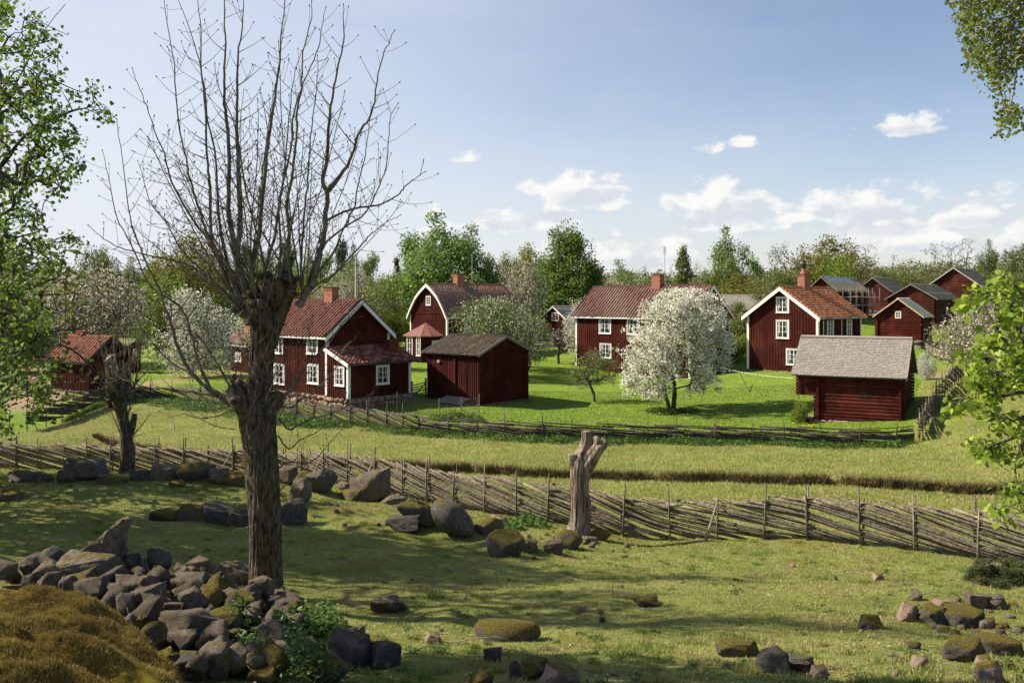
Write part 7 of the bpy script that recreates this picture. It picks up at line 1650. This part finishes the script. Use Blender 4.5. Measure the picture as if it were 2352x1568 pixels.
def litter():
    rng = np.random.RandomState(19); n = 9000; D = 6 * (30 / 6) ** rng.rand(n); px = rng.uniform(-30, 2400, n); x = (px - CX) / F * D; k = fbm(x * .9, D * .9, 3, 91) > rng.uniform(.42, .62, n); x, D = x[k], D[k]
    pos = np.stack([x, D, tz(x, D) + .018], 1); v, f, at = leaves(pos, .032, rng, 1.6, .7, .6); link('leaf_litter', mesh_np('leaf_litter', v, f, leaf_mat('dead_leaf', (.17, .12, .065), (.48, .38, .24), 0, 0, .15), False, at), kind='stuff', label='dead leaves and flakes strewn over the near pasture', cat='leaves')
    sp_ = []
    for _ in range(260):
        D = 8 * (26 / 8) ** rng.rand(); x = (rng.uniform(0, 2352) - CX) / F * D; sp_.append((x, D, rng.uniform(.04, .12), rng.uniform(.02, .05)))
    weeds('rosettes', 'small dark weed rosettes dotted through the near pasture', sp_, .04, 23, 900, leaf_mat('rosette_leaves', (.05, .10, .02), (.12, .20, .035), 0, 0, .25))
litter()
# fallen sticks
def stick2(px, py, L, ang, lab, rr, group, seed, m): stick(px, py, L, ang, uniq(('short ' if L < .22 else 'longer ') + ('pale' if m is POLEL else 'dark') + ' bit of twig', px, py, 'prc'), rr, group, seed, m)
LBL = ''
def stick(px, py, L, ang, label=None, rr=.008, group=None, seed=0, m=None):
    g = G(px, py); rng = random.Random(int(px * 3 + py + seed)); n = 5; pts_ = []
    for k in range(n):
        t = (k / (n - 1) - .5) * L; x = g.x + math.cos(ang) * t + rng.uniform(-.02, .02) * L; y = g.y + math.sin(ang) * t + rng.uniform(-.03, .03) * L; pts_.append(Vector((x, y, tz1(x, y) + rr + .02 + (.04 if k in (2, 3) else 0))) - g)
    mb = MB(); mb.tube(pts_, [rr, rr, rr * .9, rr * .7, rr * .4], 5)
    if L > .6: mb.tube([pts_[2], pts_[2] + Vector((math.cos(ang + .6), math.sin(ang + .6), .12)) * L * .28], [rr * .7, rr * .3], 4)
    mb.build('stick', m or POLEL, None, True, loc=g, label=label, cat='stick', group=group)
for q in [(960,1425,1.3,.15,'long thin stick lying right of the flat layered rock'),(925,1398,.5,.1,'short stick behind the flat layered rock'),(1060,1428,.5,1.2,'upright-lying dark stick above the tan stone'),(1020,1440,.45,.9,'slanting stick between two other sticks above the tan stone'),
          (1090,1478,1.1,-.1,'bent pale stick at the left foot of the broad yellow-mossed mound'),(1010,1468,.9,.2,'dark branchy stick beside the tan stone'),(970,1500,.5,.7,'small stick by the dark pointed stone'),(1140,1505,.5,-.1,'short stick below the broad yellow-mossed mound'),
          (1420,1370,.7,-.35,'pale stick on the slope above the white-topped mound'),(1260,1385,.8,0,'dark stick across the edge of the shade'),(1990,1310,.9,-.35,'pale curved twig on the upper right slope'),(2080,1345,.9,-.25,'pale twig left of the tan stones in the right pasture'),
          (1900,1372,.5,.1,'short dark twig in the right pasture'),(2230,1345,.7,.05,'twig in front of the juniper bush'),(2130,1370,.8,.1,'dark twig in the litter above the stone row'),(1800,1575,.6,-.1,'pale stick under the dark wedge stone')]: stick(*q[:4], label=q[4])
r = random.Random(33)
for k in range(70): stick2(r.uniform(1750, 2330) if k % 2 else r.uniform(760, 2340), r.uniform(1290, 1560), r.uniform(.12, .4), r.uniform(-1, 1), LBL, .005, 'bits of twig in the pasture', k, r.choice((POLE, POLEL)))
# dry stalks at the heap and bottom edge
rng = np.random.RandomState(8); S0, S1, A0, A1 = [], [], [], []
for k in range(72):
    px, py = (rng.uniform(60, 640), rng.uniform(1340, 1500)) if k < 60 else (rng.uniform(1200, 1420), 1566); g = np.array(G(px, py)) + np.array([0, 0, .1]); a = rng.uniform(0, 6.28); e = rng.uniform(.1, 1.2); L = rng.uniform(.1, .38)
    v = np.array([math.cos(a) * math.cos(e), math.sin(a) * math.cos(e), math.sin(e)]); p = g
    for j in range(4): v = v + rng.normal(size=3) * .12; q = p + v * L / 4; S0.append(p); S1.append(q); A0.append(.004); A1.append(.003); p = q
v, f = seg_tubes(S0, S1, A0, A1, 4); link('dry_stalks', mesh_np('dry_stalks', v, f, POLEL, True), kind='stuff', label='thin dry stalks and twigs caught among the heaped stones', cat='stalks')
